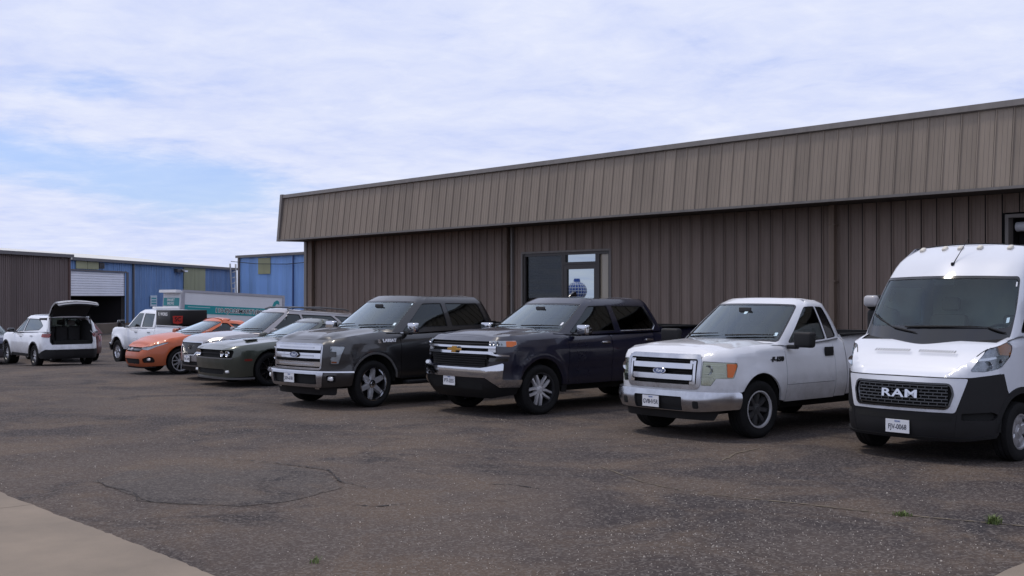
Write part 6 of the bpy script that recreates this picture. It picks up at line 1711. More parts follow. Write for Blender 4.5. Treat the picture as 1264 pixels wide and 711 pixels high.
# ================================================================== cars and suvs
def mirr(poly): return [(-p[0], p[1]) for p in poly][::-1]
def car(name, loc, rz, label, cat, P):
    car = thing(name, loc, rz, label, cat)
    m = P["paint"]; W = P["W"]; yf = -P["fo"]; wb = P["wb"]; yr = wb + P["ro"]; Rt = P["Rt"]; Ra = P["Ra"]; zs = P["sill"]; zc = Rt + 0.01
    cx, bow, cy = P.get("cx", 0.70), P.get("bow", 0.10), P.get("cy", 0.48)
    sk = Skin([(0, yf), (0.32, yf + 0.012, 0.8), (cx, yf + bow, 0.5), (W - 0.015, yf + cy, 0.5), (W, yf + cy + 0.5, 1.0), (W, wb), (W - 0.03, yr - 0.30, 0.4), (0.72 * W, yr - 0.03, 0.25), (0, yr)],
              P["side"], P["front"], P["rearp"], P["top"], P.get("rtop", 0.07), P.get("flares", ((0, Rt, Ra + 0.03, 0.07, 0.02), (wb, Rt, Ra + 0.03, 0.07, 0.02))))
    fn = sk.fn; X = sk.t_x; Y = sk.t_y
    cl = P["cab"]; cab = make_cab(cl); hb = cab.B[2]; yc0, zb, yC = cl["y0"], cl["zb"], cl["yC"]
    d0 = P["doors"][0][0]; d1 = P["doors"][-1][1]
    low = P.get("low", 0.20)
    arf = arch_pts(sk, 0, zc, Ra, low + 0.04)
    half = [(0.0, low), (X(0.5), low), (Y(yf + 0.45), low + 0.03)] + arf + [(Y(d0) - 0.005, zs)]
    tops = [(t, sk.ztop(t)) for t in np.linspace(Y(d0) - 0.005, 0.0, 60)]
    outline = [(-p[0], p[1]) for p in half[::-1]] + half[1:] + tops + [(-p[0], p[1]) for p in tops[::-1][1:]]
    feats = P["feats"](sk)
    holes = [f["poly"] for f in feats if f.get("hole")] + [mirr(f["poly"]) for f in feats if f.get("hole") and f.get("both")]
    panel("front_body", outline, fn, m, car, holes=holes, depth=0.03, step=0.055)
    made = {}
    for f in feats:
        for s in ((1, -1) if f.get("both") else (1,)):
            par = made.get((f.get("of"), s), car) if f.get("of") else car
            o = panel(f["name"], f["poly"], fn, f["m"], par, off=f.get("off", 0.0), depth=f.get("depth", 0.02), step=f.get("step", 0.07), side=s, holes=f.get("cut", ()))
            made[(f["name"], s)] = o
            if f.get("lens"): panel("lens", grow(f["poly"], -0.003), fn, f["lens"], o, off=0.0, depth=0.02, step=0.07, side=s)
    for s in (1, -1):
        for (a, b) in P["doors"]:
            ts = np.linspace(Y(a + 0.005), Y(b - 0.005), 12)
            bot = [(t, zs) for t in ts]
            if b > wb - Ra:      # rear door cut by the arch
                bot = [p for p in bot if p[0] < Y(wb - Ra - 0.03)] + [(Y(wb + (Ra + 0.03) * math.cos(q)), zc + (Ra + 0.03) * math.sin(q)) for q in np.linspace(math.pi, math.acos(max(-1, (b - 0.005 - wb) / (Ra + 0.03))), 8)]
            d = panel("door", bot + [(t, sk.ztop(t)) for t in ts[::-1]], fn, m, car, depth=0.03, step=0.09, side=s)
            p = Vector(fn(Y(b - 0.14), sk.ztop(Y(b - 0.14)) - 0.13, 0.014)); rbox("handle", (p.x * s, p.y, p.z), (0.02, 0.19, 0.03), P.get("handle_m", m), d, r=0.008)
        panel("sill", [(Y(Ra + 0.02), zs - 0.10), (Y(wb - Ra - 0.02), zs - 0.10), (Y(wb - Ra - 0.02), zs - 0.004), (Y(Ra + 0.02), zs - 0.004)], fn, P.get("sill_m", m), car, off=-0.005, depth=0.03, step=0.12, side=s)
        ar = arch_pts(sk, wb, zc, Ra, low + 0.06)
        t0 = Y(d1 + 0.005); tE = sk.L - 1e-3
        zlow = low + 0.06
        bot = ([(t0, zs)] if d1 < wb - Ra else []) + [p for p in ar if p[0] > t0] 
        if d1 >= wb - Ra: bot = [(t0, ar[[i for i, p in enumerate(ar) if p[0] > t0][0]][1])] + bot
        rtopz = P.get("open_rear")
        te = np.linspace(tE, t0, 40)
        if rtopz is None: up = [(t, sk.ztop(t)) for t in te]
        else: # tailgate opening: the side stops at the corner, only the bumper crosses
            tc = Y(yr - 0.16)
            up = [(tE, rtopz), (tc + 0.14, rtopz), (tc + 0.06, rtopz + 0.08)] + [(t, sk.ztop(t)) for t in np.linspace(tc + 0.04, t0, 20)]
        panel("rear_body", bot + [(Y(yr - 0.3), zlow), (tE, zlow)] + up, fn, m, car, depth=0.03, step=0.07, side=s)
    yh = P.get("hood_end", yc0 + 0.06)
    lid("hood", sk.toploop(yh, 60), P.get("crown", 0.06), m, car, bump=P.get("hood_bump"))
    lid("cowl", [Vector(fn(t, sk.ztop(t) - 0.012)) for t in np.linspace(Y(yh - 0.005), Y(min(yC, yc0 + 1.3)), 12)], 0.01, M_BLKPL, car)
    if P.get("trunk"):
        lid("trunk_lid", [Vector(fn(t, sk.ztop(t))) for t in np.linspace(Y(P["trunk"]), sk.L - 1e-3, 30)], 0.05, m, car)
    # greenhouse
    ce = P.get("cab_end", cab.K - 1)
    A = cab.a(ce) - 1e-4
    ws = cab.poly([(-2.40, 0.02, 0.05), (2.40, 0.02, 0.05), (2.40, hb - 0.012, 0.06), (-2.40, hb - 0.012, 0.06)])
    wins = [(nm, cab.poly(pp), mm) for nm, pp, mm in P["windows"](cab, hb)]
    hl = [ws] + [w[1] for w in wins] + [mirr(w[1]) for w in wins]
    rg = None
    if ce == cab.K - 1 and P.get("rear_glass", True):
        rg = cab.poly([(6.25, 0.05, 0.05), (7.98, 0.05, 0.0), (7.98, hb - 0.05, 0.0), (6.3, hb - 0.05, 0.06)]); hl += [rg, mirr(rg)]
    panel("cab", [(-A, 0.0), (A, 0.0), (A, cab.H), (-A, cab.H)], cab.fn, m, car, holes=hl, depth=0.025, step=0.08)
    lid("roof", cab.loop(80), P.get("roof_crown", 0.03), P.get("roof_m", m), car)
    panel("windscreen", grow(ws, -0.001), cab.fn, M_WSH, car, off=-0.008, depth=0, step=0.10)
    panel("windscreen_seal", grow(ws, 0.004), cab.fn, M_GLOSSBK, car, holes=[grow(ws, -0.028)], off=-0.004, depth=0.0, step=0.10)
    if rg:
        for s in (1, -1): panel("rear_window", rg, cab.fn, M_TINT, car, off=-0.008, depth=0, step=0.12, side=s)
    for nm, w_, mm in wins:
        for s in (1, -1):
            g_ = panel(nm, grow(w_, -0.001), cab.fn, mm, car, off=-0.010, depth=0, step=0.12, side=s)
            panel("window_seal", grow(w_, 0.005), cab.fn, P.get("seal_m", M_BLKPL), g_, holes=[grow(w_, -0.012)], off=0.001, depth=0.0, step=0.12, side=s)
    wb_ = cl["wbase"]
    mb = MB(); mb.box(-wb_ + 0.10, wb_ - 0.10, yc0 + 0.35, yc0 + 0.75, zb - 0.25, zb - 0.02); mb.build("dashboard", M_INTER, car, smooth=True, bevel=0.06)
    seats(car, P["seats"], 0.48, zb - 0.50 - P.get("seat_drop", 0.0))
    steering(car, 0.36, yc0 + 0.88, zb - 0.02)
    # mirrors
    for s in (1, -1):
        by = cl["y0"] + cl.get("uc", 0.3) + 0.18
        o = rbox("mirror", (s * (W + 0.07), by, zb + 0.09), (0.22, 0.12, 0.14), P.get("mirror_m", m), car, r=0.045, seg=4); rbox("mirror_arm", (s * -0.12, 0.03, -0.05), (0.12, 0.05, 0.04), M_BLKPL, o, r=0.012)
    wipers(car, cab, [(0.1, 0.09, 1.95, 0.12), (-1.95, 0.09, -0.25, 0.12)])
    # underside
    mb = MB(); mb.box(-(W - 0.34), W - 0.34, yf + 0.22, yr - 0.15, low + 0.04, zb - 0.22); mb.box(-(W - 0.07), W - 0.07, Ra + 0.08, wb - Ra - 0.1, zs - 0.06, zs + 0.06); mb.build("underbody", M_UNDER, car)
    for y_ in (0, wb):
        for s in (1, -1):
            vs_, fs_ = [], []
            for k in range(17):
                a = math.pi * k / 16
                for x_ in (W - 0.38, W - 0.05): vs_.append((s * x_, y_ + (Ra + 0.01) * math.cos(a), zc + (Ra + 0.01) * math.sin(a)))
            for k in range(16): fs_.append((2 * k, 2 * k + 1, 2 * k + 3, 2 * k + 2))
            obj("wheel_liner", mkmesh("wheel_liner", vs_, fs_, True), M_LINER, car)
    wheels(car, P["wheels"], Rt, P["track"], (0, wb), P.get("steer", 0.0))
    return dict(car=car, sk=sk, cab=cab, fn=fn, hb=hb, X=X, Y=Y, yf=yf, yr=yr)
def disc_poly(sk, tx, z, r, n=16):
    t0 = sk.t_x(tx); return [(t0 + r * math.cos(2 * math.pi * k / n), z + r * math.sin(2 * math.pi * k / n)) for k in range(n)]

def green_coupe():
    pg = paint("green_coupe_paint", (0.055, 0.066, 0.051), 0.40, 0.30, 0.06, 0.25)
    def feats(sk):
        X, Y = sk.t_x, sk.t_y
        gr = fillet([(-X(0.80), 0.625, 0.03), (X(0.80), 0.625, 0.03), (X(0.84), 0.79, 0.04), (-X(0.84), 0.79, 0.04)], True, 4)
        lo = fillet([(-X(0.55), 0.27, 0.03), (X(0.55), 0.27, 0.03), (X(0.66), 0.38, 0.04), (-X(0.66), 0.38, 0.04)], True, 4)
        F = [dict(name="grille", poly=gr, m=M_UNDER, off=-0.07, depth=0.0, hole=True), dict(name="lower_intake", poly=lo, m=M_UNDER, off=-0.03, depth=0, hole=True),
             dict(name="grille_bar", poly=[(-X(0.5), 0.70), (X(0.5), 0.70), (X(0.5), 0.715), (-X(0.5), 0.715)], m=M_BLKPL, off=-0.03, depth=0.02),
             dict(name="chin_splitter", poly=[(-Y(sk.Y[0] + 0.62), 0.17), (-X(0.6), 0.165), (X(0.6), 0.165), (Y(sk.Y[0] + 0.62), 0.17), (Y(sk.Y[0] + 0.62), 0.205), (X(0.6), 0.20), (-X(0.6), 0.20), (-Y(sk.Y[0] + 0.62), 0.205)], m=M_DIMPAINT, off=0.03, depth=0.05),
             dict(name="side_marker", poly=rrect(Y(-0.62), Y(-0.45), 0.555, 0.60, 0.01), m=mat("side_marker_red", (0.16, 0.02, 0.015), 0.3), off=0.004, both=True)]
        return F
    wm = wheel_meshes(0.362, 0.262, 0.25, 5, M_GLOSSBK, M_GLOSSBK, M_UNDER, twin=0.30, sw=0.045, dish=0.02, hub=0.05, m_hub=M_ALLOY)
    P = dict(paint=pg, W=0.955, fo=1.00, ro=1.08, wb=2.95, Rt=0.362, Ra=0.425, sill=0.30, low=0.19, cx=0.76, bow=0.07, cy=0.34,
        side=[(0.2, 0.06), (0.34, 0.03), (0.5, 0.012), (0.68, 0.0), (0.80, 0.006), (0.92, 0.04), (1.05, 0.085)],
        front=[(0.17, 0.06), (0.25, 0.04), (0.40, 0.02), (0.56, 0.0), (0.62, 0.0), (0.70, 0.02), (0.80, 0.03), (0.86, 0.08)],
        rearp=[(0.2, 0.08), (0.6, 0.0), (1.1, 0.05)],
        top=[(-1.0, 0.842), (-0.8, 0.868), (-0.4, 0.905), (0.1, 0.945), (0.5, 0.965), (0.9, 0.955), (2.0, 0.955), (2.7, 1.0), (3.4, 1.01), (4.03, 0.98)],
        cab=dict(y0=0.42, zb=0.935, zbr=0.985, zw=0.965, zh=1.355, zr=1.44, yB=1.55, yC=2.95, wbase=0.87, wtop=0.60, rake=0.92, rear=0.75, uc=0.30, rdrop=0.08),
        doors=[(0.72, 2.05)], feats=feats, trunk=2.6, crown=0.035, track=0.825,
        hood_bump=lambda x, y, xe: 0.028 * (1 / (1 + math.exp((abs(x) - 0.36) / 0.03))) * max(0, min(1, (y + 0.85) / 0.35)),
        windows=lambda cab, hb: [("door_window", [(3.06, 0.03, 0.04), (4.25, 0.03, 0.03), (4.25, hb - 0.05, 0.04), (3.2, hb - 0.05, 0.10)], M_DARKGL), ("quarter_window", [(4.32, 0.03, 0.03), (4.82, 0.04, 0.05), (4.55, hb - 0.06, 0.06), (4.32, hb - 0.05, 0.03)], M_TINT)],
        seats=[(1.62, (-0.38, 0.38))], wheels=wm, seat_drop=0.10)
    I = car("coupe", (-23.05, 12.38, terrain(-23)), R(0), "dark green coupe with round lamps in a black grille, behind the grey pickup", "car", P)
    c, sk, fn, X, Y = I["car"], I["sk"], I["fn"], I["X"], I["Y"]
    for s in (1, -1):
        for xx in (0.52, 0.70):
            p = Vector(fn(X(xx), 0.705, -0.035)); v, f = lathe([(0.0, 0.0005), (0.004, 0.03), (0.012, 0.052), (0.03, 0.062), (0.03, 0.070), (0.0, 0.072)], 20)
            me = sharpen(mkmesh("headlight", [(a[1], -a[0], a[2]) for a in v], f), 50); o = obj("headlight", me, M_CHROME, c); o.location = (p.x * s, p.y, p.z)
        p = Vector(fn(X(0.70), 0.33, 0.0)); rbox("fog_light", (p.x * s, p.y, p.z), (0.12, 0.05, 0.06), M_REFL, c, r=0.02)
        # hood scoops
        rbox("hood_scoop", (s * 0.30, -0.15, 0.985), (0.20, 0.26, 0.02), M_GLOSSBK, c, r=0.008, rot=(0.05, 0, 0))
    panel("grille_chin", fillet([(-X(0.80), 0.598, 0.01), (X(0.80), 0.598, 0.01), (X(0.83), 0.620, 0.01), (-X(0.83), 0.620, 0.01)], True, 2), fn, M_DIMPAINT, c, off=0.012, depth=0.02, step=0.08)

def silver_suv():
    ps = paint("champagne_suv_paint", (0.30, 0.285, 0.29), 0.6, 0.32, 0.05, 0.3)
    def feats(sk):
        X, Y = sk.t_x, sk.t_y
        gr = fillet([(-X(0.30), 0.62, 0.10), (X(0.30), 0.62, 0.10), (X(0.54), 0.80, 0.06), (X(0.56), 0.93, 0.03), (-X(0.56), 0.93, 0.03), (-X(0.54), 0.80, 0.06)], True, 5)
        hl = fillet([(X(0.62), 0.83, 0.02), (X(0.80), 0.84, 0.03), (Y(-0.52), 0.93, 0.03), (Y(-0.40), 1.01, 0.02), (X(0.86), 0.985, 0.04), (X(0.62), 0.93, 0.02)], True, 4)
        lo = fillet([(-X(0.60), 0.36, 0.03), (X(0.60), 0.36, 0.03), (X(0.66), 0.46, 0.03), (-X(0.66), 0.46, 0.03)], True, 4)
        return [dict(name="grille", poly=gr, m=M_UNDER, off=-0.04, depth=0, hole=True), dict(name="grille_rim", poly=grow(gr, 0.018), m=M_CHROME, off=0.010, depth=0.03, cut=[grow(gr, -0.012)]),
                dict(name="grille_mesh", poly=grow(gr, -0.03), m=mat("grille_mesh_dark", (0.012, 0.012, 0.013), 0.4, 0.3), off=-0.02, depth=0), 
                dict(name="headlight", poly=hl, m=M_REFL, off=-0.03, depth=0, hole=True, both=True, lens=M_LENS),
                dict(name="lower_intake", poly=lo, m=M_UNDER, off=-0.03, depth=0, hole=True),
                dict(name="skid_plate", poly=fillet([(-Y(-0.55), 0.235), (X(0.0), 0.22), (Y(-0.55), 0.235), (Y(-0.52), 0.30), (X(0.6), 0.33), (-X(0.6), 0.33), (-Y(-0.52), 0.30)], True, 2), m=M_BLKPL, off=0.012, depth=0.04)]
    wm = wheel_meshes(0.385, 0.265, 0.25, 6, M_ALLOY2, M_ALLOY, M_DALLOY, twin=0.24, sw=0.05, dish=0.02, hub=0.06)
    P = dict(paint=ps, W=0.995, fo=0.98, ro=1.12, wb=3.07, Rt=0.385, Ra=0.455, sill=0.40, low=0.235, cx=0.68, bow=0.10, cy=0.46,
        side=[(0.2, 0.07), (0.36, 0.03), (0.5, 0.006), (0.7, 0.0), (0.85, 0.012), (1.0, 0.035), (1.2, 0.08)],
        front=[(0.2, 0.12), (0.35, 0.03), (0.50, 0.0), (0.65, 0.005), (0.8, 0.03), (0.95, 0.07), (1.05, 0.12)],
        rearp=[(0.2, 0.06), (0.7, 0.0), (1.2, 0.04)],
        top=[(-0.98, 0.985), (-0.75, 1.035), (-0.3, 1.09), (0.2, 1.125), (0.6, 1.12), (1.2, 1.11), (3.0, 1.15), (4.2, 1.16)],
        cab=dict(y0=0.28, zb=1.09, zbr=1.15, zw=1.12, zh=1.655, zr=1.755, yB=1.60, yC=4.05, wbase=0.905, wtop=0.66, rake=0.95, rear=0.45, uc=0.34, rdrop=0.13),
        doors=[(0.60, 1.72), (1.72, 2.95)], feats=feats, crown=0.055, track=0.86, handle_m=M_CHROME,
        windows=lambda cab, hb: [("door_window", [(3.06, 0.03, 0.04), (4.10, 0.03, 0.03), (4.10, hb - 0.05, 0.04), (3.18, hb - 0.05, 0.12)], M_TINT), ("rear_door_window", [(4.14, 0.03, 0.03), (4.55, 0.03, 0.03), (4.55, hb - 0.05, 0.04), (4.14, hb - 0.05, 0.03)], M_TINT), ("quarter_window", [(4.59, 0.04, 0.03), (4.93, 0.12, 0.05), (4.85, hb - 0.06, 0.06), (4.59, hb - 0.05, 0.03)], M_TINT)],
        seats=[(1.5, (-0.40, 0.40)), (2.5, (-0.40, 0.40))], wheels=wm, seal_m=M_BLKPL)
    I = car("suv", (-25.05, 12.80, terrain(-25.6)), R(0), "silver beige suv with a rounded dark grille, between the orange hatch and green coupe", "car", P)
    c, sk, fn, X, Y, cab = I["car"], I["sk"], I["fn"], I["X"], I["Y"], I["cab"]
    c.scale = (0.94, 0.94, 0.94)
    plate(c, fn, X(-0.02), 0.52, 0.02, "TKC 842", 0.305, 0.155)
    p = Vector(fn(0, 0.80, 0.0))
    o = obj("emblem", text_mesh("O", 0.14, extrude=0.006, bold=0.004).copy(), M_CHROME, c); o.matrix_local = Matrix.Translation(p) @ Matrix.Rotation(R(90), 4, "X")
    for s in (1, -1):
        mb = MB(); mb.tube([(s * 0.58, 1.45, 1.725), (s * 0.58, 1.58, 1.762), (s * 0.59, 2.4, 1.755), (s * 0.58, 3.15, 1.695), (s * 0.58, 3.3, 1.655)], 0.020, 8); mb.build("roof_rail", M_DIMPAINT, c)

def orange_car():
    po = paint("orange_car_paint", (0.50, 0.085, 0.007), 0.0, 0.40, 0.05, 0.4, 0.45)
    def feats(sk):
        X, Y = sk.t_x, sk.t_y
        hl = fillet([(X(0.42), 0.625, 0.02), (X(0.62), 0.61, 0.03), (Y(-0.58), 0.70, 0.04), (Y(-0.22), 0.815, 0.015), (Y(-0.45), 0.795, 0.05), (X(0.66), 0.71, 0.04), (X(0.42), 0.675, 0.02)], True, 4)
        gr = fillet([(-X(0.40), 0.565, 0.03), (X(0.40), 0.565, 0.03), (X(0.47), 0.68, 0.03), (-X(0.47), 0.68, 0.03)], True, 3)
        fg = fillet([(X(0.50), 0.30, 0.05), (X(0.72), 0.31, 0.06), (Y(-0.62), 0.37, 0.05), (Y(-0.66), 0.44, 0.05), (X(0.64), 0.46, 0.05), (X(0.50), 0.40, 0.04)], True, 5)
        lo = fillet([(-X(0.40), 0.27, 0.04), (X(0.40), 0.27, 0.04), (X(0.44), 0.40, 0.04), (-X(0.44), 0.40, 0.04)], True, 4)
        return [dict(name="grille", poly=gr, m=M_UNDER, off=-0.03, depth=0, hole=True), dict(name="grille_bar", poly=fillet([(-X(0.44), 0.60, 0.01), (X(0.44), 0.60, 0.01), (X(0.46), 0.645, 0.01), (-X(0.46), 0.645, 0.01)], True, 2), m=M_GLOSSBK, off=0.006, depth=0.03),
                dict(name="headlight", poly=hl, m=M_REFL, off=-0.03, depth=0, hole=True, both=True, lens=M_LENS),
                dict(name="fog_recess", poly=fg, m=M_UNDER, off=-0.035, depth=0, hole=True, both=True), dict(name="lower_intake", poly=lo, m=M_UNDER, off=-0.03, depth=0, hole=True),
                dict(name="front_lip", poly=[(-Y(-0.60), 0.185), (-X(0.5), 0.165), (X(0.5), 0.165), (Y(-0.60), 0.185), (Y(-0.60), 0.215), (X(0.5), 0.20), (-X(0.5), 0.20), (-Y(-0.60), 0.215)], m=M_BLKPL, off=0.03, depth=0.05)]
    wm = wheel_meshes(0.325, 0.235, 0.225, 5, M_ALLOY2, M_ALLOY, M_DALLOY, twin=0.34, sw=0.05, dish=0.02, hub=0.05)
    P = dict(paint=po, W=0.880, fo=0.93, ro=0.98, wb=2.62, Rt=0.325, Ra=0.385, sill=0.30, low=0.20, cx=0.58, bow=0.10, cy=0.52,
        side=[(0.2, 0.07), (0.34, 0.03), (0.5, 0.008), (0.66, 0.0), (0.80, 0.02), (0.95, 0.06), (1.05, 0.09)],
        front=[(0.17, 0.10), (0.30, 0.02), (0.42, 0.0), (0.52, 0.01), (0.62, 0.06), (0.72, 0.14), (0.85, 0.25)],
        rearp=[(0.2, 0.06), (0.6, 0.0), (1.1, 0.05)],
        top=[(-0.93, 0.700), (-0.80, 0.755), (-0.5, 0.845), (-0.1, 0.915), (0.3, 0.955), (0.7, 0.955), (2.0, 0.98), (2.8, 1.03), (3.5, 1.0)],
        cab=dict(y0=0.16, zb=0.93, zbr=1.0, zw=0.95, zh=1.305, zr=1.395, yB=1.30, yC=2.90, wbase=0.80, wtop=0.55, rake=0.98, rear=0.85, uc=0.36, rdrop=0.07),
        doors=[(0.55, 1.75)], feats=feats, trunk=2.3, crown=0.07, track=0.765, steer=R(0),
        windows=lambda cab, hb: [("door_window", [(3.04, 0.03, 0.03), (4.20, 0.03, 0.03), (4.20, hb - 0.05, 0.04), (3.22, hb - 0.05, 0.10)], M_SIDEGL), ("quarter_window", [(4.27, 0.03, 0.03), (4.82, 0.05, 0.05), (4.5, hb - 0.06, 0.06), (4.27, hb - 0.05, 0.03)], M_DARKGL)],
        seats=[(1.35, (-0.36, 0.36))], wheels=wm, seat_drop=0.12)
    I = car("hatchback", (-27.82, 12.60, terrain(-27.9)), R(0), "bright orange compact car nosing out beside the silver suv", "car", P)
    c, sk, fn, X, Y = I["car"], I["sk"], I["fn"], I["X"], I["Y"]
    for s in (1, -1):
        p = Vector(fn(X(0.64), 0.385, -0.01)); rbox("fog_light", (p.x * s, p.y, p.z), (0.15, 0.05, 0.07), M_REFL, c, r=0.025)
    o = obj("emblem", text_mesh("H", 0.10, extrude=0.006, bold=0.003, sx=1.2).copy(), M_CHROME, c); p = Vector(fn(0, 0.625, 0.02)); o.matrix_local = Matrix.Translation(p) @ Matrix.Rotation(R(75), 4, "X")

def white_hatch():
    pw = paint("white_suv_paint", (0.74, 0.76, 0.80), 0.0, 0.35, 0.03)
    def feats(sk):
        X, Y = sk.t_x, sk.t_y
        gr = fillet([(-X(0.50), 0.60, 0.03), (X(0.50), 0.60, 0.03), (X(0.56), 0.84, 0.03), (-X(0.56), 0.84, 0.03)], True, 3)
        hl = fillet([(X(0.62), 0.80, 0.02), (Y(-0.5), 0.84, 0.02), (Y(-0.42), 0.90, 0.02), (X(0.62), 0.88, 0.02)], True, 3)
        return [dict(name="grille", poly=gr, m=M_UNDER, off=-0.03, depth=0, hole=True), dict(name="headlight", poly=hl, m=M_REFL, off=-0.03, depth=0, hole=True, both=True, lens=M_LENS),
                dict(name="lower_trim", poly=[(-Y(-0.45), 0.24), (Y(-0.45), 0.24), (Y(-0.45), 0.34), (-Y(-0.45), 0.34)], m=M_BLKPL, off=0.01)]
    wm = wheel_meshes(0.355, 0.235, 0.235, 5, M_ALLOY2, M_DALLOY, M_DALLOY, twin=0.26, sw=0.055, dish=0.02, hub=0.05)
    P = dict(paint=pw, W=0.92, fo=0.93, ro=1.02, wb=2.705, Rt=0.355, Ra=0.42, sill=0.42, low=0.26, cx=0.64, bow=0.10, cy=0.46,
        side=[(0.2, 0.07), (0.36, 0.03), (0.5, 0.006), (0.7, 0.0), (0.85, 0.008), (1.0, 0.03), (1.2, 0.07)],
        front=[(0.2, 0.10), (0.35, 0.02), (0.50, 0.0), (0.8, 0.02), (1.0, 0.10)], rearp=[(0.2, 0.08), (0.40, 0.0), (0.60, 0.0), (0.72, 0.05), (1.1, 0.07)],
        top=[(-0.93, 0.965), (-0.7, 1.02), (-0.2, 1.07), (0.3, 1.10), (0.8, 1.09), (2.0, 1.115), (3.0, 1.16), (3.7, 1.17)],
        cab=dict(y0=0.22, zb=1.07, zbr=1.155, zw=1.10, zh=1.605, zr=1.70, yB=1.42, yC=3.56, wbase=0.84, wtop=0.62, rake=0.85, rear=0.40, uc=0.32),
        doors=[(0.56, 1.55), (1.55, 2.55)], feats=feats, crown=0.055, track=0.80, open_rear=0.74, cab_end=5.75, sill_m=M_BLKPL, mirror_m=M_GLOSSBK,
        windows=lambda cab, hb: [("door_window", [(3.06, 0.03, 0.04), (4.03, 0.03, 0.03), (4.03, hb - 0.05, 0.04), (3.18, hb - 0.05, 0.12)], M_DARKGL), ("rear_door_window", [(4.07, 0.03, 0.03), (4.70, 0.06, 0.03), (4.88, 0.22, 0.04), (4.62, hb - 0.06, 0.05), (4.07, hb - 0.05, 0.03)], M_TINT)],
        seats=[(1.3, (-0.38, 0.38)), (2.25, (-0.38, 0.38))], wheels=wm)
    I = car("suv", (-37.88, 12.72, terrain(-36.2)), R(-90), "white suv with its tailgate raised, seen from behind at the left", "car", P)
    c, sk, fn, X, Y, cab, yr = I["car"], I["sk"], I["fn"], I["X"], I["Y"], I["cab"], I["yr"]
    c.scale = (0.92, 0.92, 0.92)
    # dark load bay
    mb = MB(); x_ = 0.66
    mb.add([(-x_, 2.5, 0.72), (x_, 2.5, 0.72), (x_, yr - 0.10, 0.72), (-x_, yr - 0.10, 0.72), (-x_, 2.5, 1.58), (x_, 2.5, 1.58), (x_ * 0.98, yr - 0.32, 1.60), (-x_ * 0.98, yr - 0.32, 1.60)],
           [(0, 1, 2, 3), (7, 6, 5, 4), (0, 3, 7, 4), (1, 5, 6, 2)]); mb.build("load_bay", M_INTER, c)
    # rear seat backs closing the bay, small bright gaps stay between the headrests
    for xx in (-0.42, 0.0, 0.42): rbox("rear_seat_back", (xx, 2.62, 1.0), (0.40, 0.12, 0.62), M_INTER, c, r=0.05)
    # pillars either side of the opening, lamps
    for s in (1, -1):
        lp = fillet([(Y(yr - 0.42), 0.985, 0.02), (Y(yr - 0.13), 0.965, 0.02), (Y(yr - 0.10) + 0.03, 1.09, 0.02), (Y(yr - 0.40), 1.085, 0.02)], True, 3)
        panel("tail_light", lp, fn, M_RED, c, off=0.015, depth=0.03, step=0.06, side=s)
        mb = MB(); mb.tube([(s * 0.75, yr - 0.17, 1.12), (s * 0.70, yr - 0.29, 1.40), (s * 0.62, yr - 0.46, 1.60)], [0.06, 0.055, 0.05], 8); mb.build("tailgate_pillar", pw, c, smooth=True)
        mb = MB(); mb.tube([(s * 0.68, yr - 0.20, 1.12), (s * 0.60, yr - 0.22, 1.72)], 0.012, 6); mb.build("gas_strut", M_BLKPL, c)
        for yy in (0, P["wb"]):
            panel("arch_trim", arch_band(sk, yy, P["Rt"] + 0.01, P["Ra"], P["Ra"] + 0.045, 0.34, 0.34), fn, M_BLKPL, c, off=0.010, depth=0.02, step=0.08, side=s)
    tE = sk.L - 1e-3; tq = Y(P["wb"] + P["Ra"] + 0.06)
    for s in (1, -1): panel("rear_bumper", fillet([(tq, 0.29, 0.03), (tE, 0.29), (tE, 0.585), (tq + 0.35, 0.585, 0.08), (tq, 0.44, 0.05)], True, 4), fn, M_BLKPL, c, off=0.02, depth=0.04, step=0.07, side=s)
    # raised tailgate: outer skin, glass, inner lining
    tg = thing("tailgate", (0, 0, 0)); 
    bpy.data.objects.remove(tg, do_unlink=True)
    prof = [(0.0, 0.0), (0.20, 0.075), (0.40, 0.115), (0.60, 0.105), (0.80, 0.055), (0.95, -0.05), (1.02, -0.15)]
    def gate(scale_w, dz, w=0.66):
        vs = []; n = 13
        for (l, h_) in prof:
            for k in range(n):
                u = -1 + 2 * k / (n - 1); vs.append((u * (w - 0.05 * (1 - l / 1.2)) * scale_w, l, h_ + dz - 0.07 * u * u * (1 if l > 0.1 else 0.6)))
        fs = [(i * n + k, i * n + k + 1, (i + 1) * n + k + 1, (i + 1) * n + k) for i in range(len(prof) - 1) for k in range(n - 1)]
        return vs, fs
    v1, f1 = gate(1.0, 0.045); v2, f2 = gate(0.99, -0.008)
    n1 = len(v1); n = 13; m_ = len(prof)
    rim_ = []
    bl = [k for k in range(n)] + [i * n + n - 1 for i in range(1, m_)] + [(m_ - 1) * n + k for k in range(n - 2, -1, -1)] + [i * n for i in range(m_ - 2, 0, -1)]
    for a, b in zip(bl, bl[1:] + bl[:1]): rim_.append((a, b, n1 + b, n1 + a))
    go = obj("tailgate", sharpen(mkmesh("tailgate", v1 + v2, f1 + [f[::-1] for f in f2] + rim_), 50), pw, c)
    go.location = (0, yr - 0.55, 1.665); go.rotation_euler = (R(31), 0, 0)
    li = obj("tailgate_lining", sharpen(mkmesh("tailgate_lining", [(a[0] * 0.96, 0.04 + a[1] * 0.94, a[2] - 0.035) for a in v2], [f[::-1] for f in f2]), 50), M_INTER, go)
    mb = MB(); mb.box(-0.42, 0.42, 0.18, 0.55, 0.105, 0.150); mb.build("tailgate_glass", M_GLOSSBK, go, smooth=True, bevel=0.015)
    mb = MB(); mb.box(-0.52, 0.52, 0.90, 0.95, -0.115, -0.085); mb.build("tailgate_trim", M_CHROME, go)
    mb = MB(); mb.box(-0.62, 0.62, yr - 0.58, yr - 0.50, 1.60, 1.64); mb.build("header_trim", mat("bright_header", (0.8, 0.8, 0.82), 0.3), c)

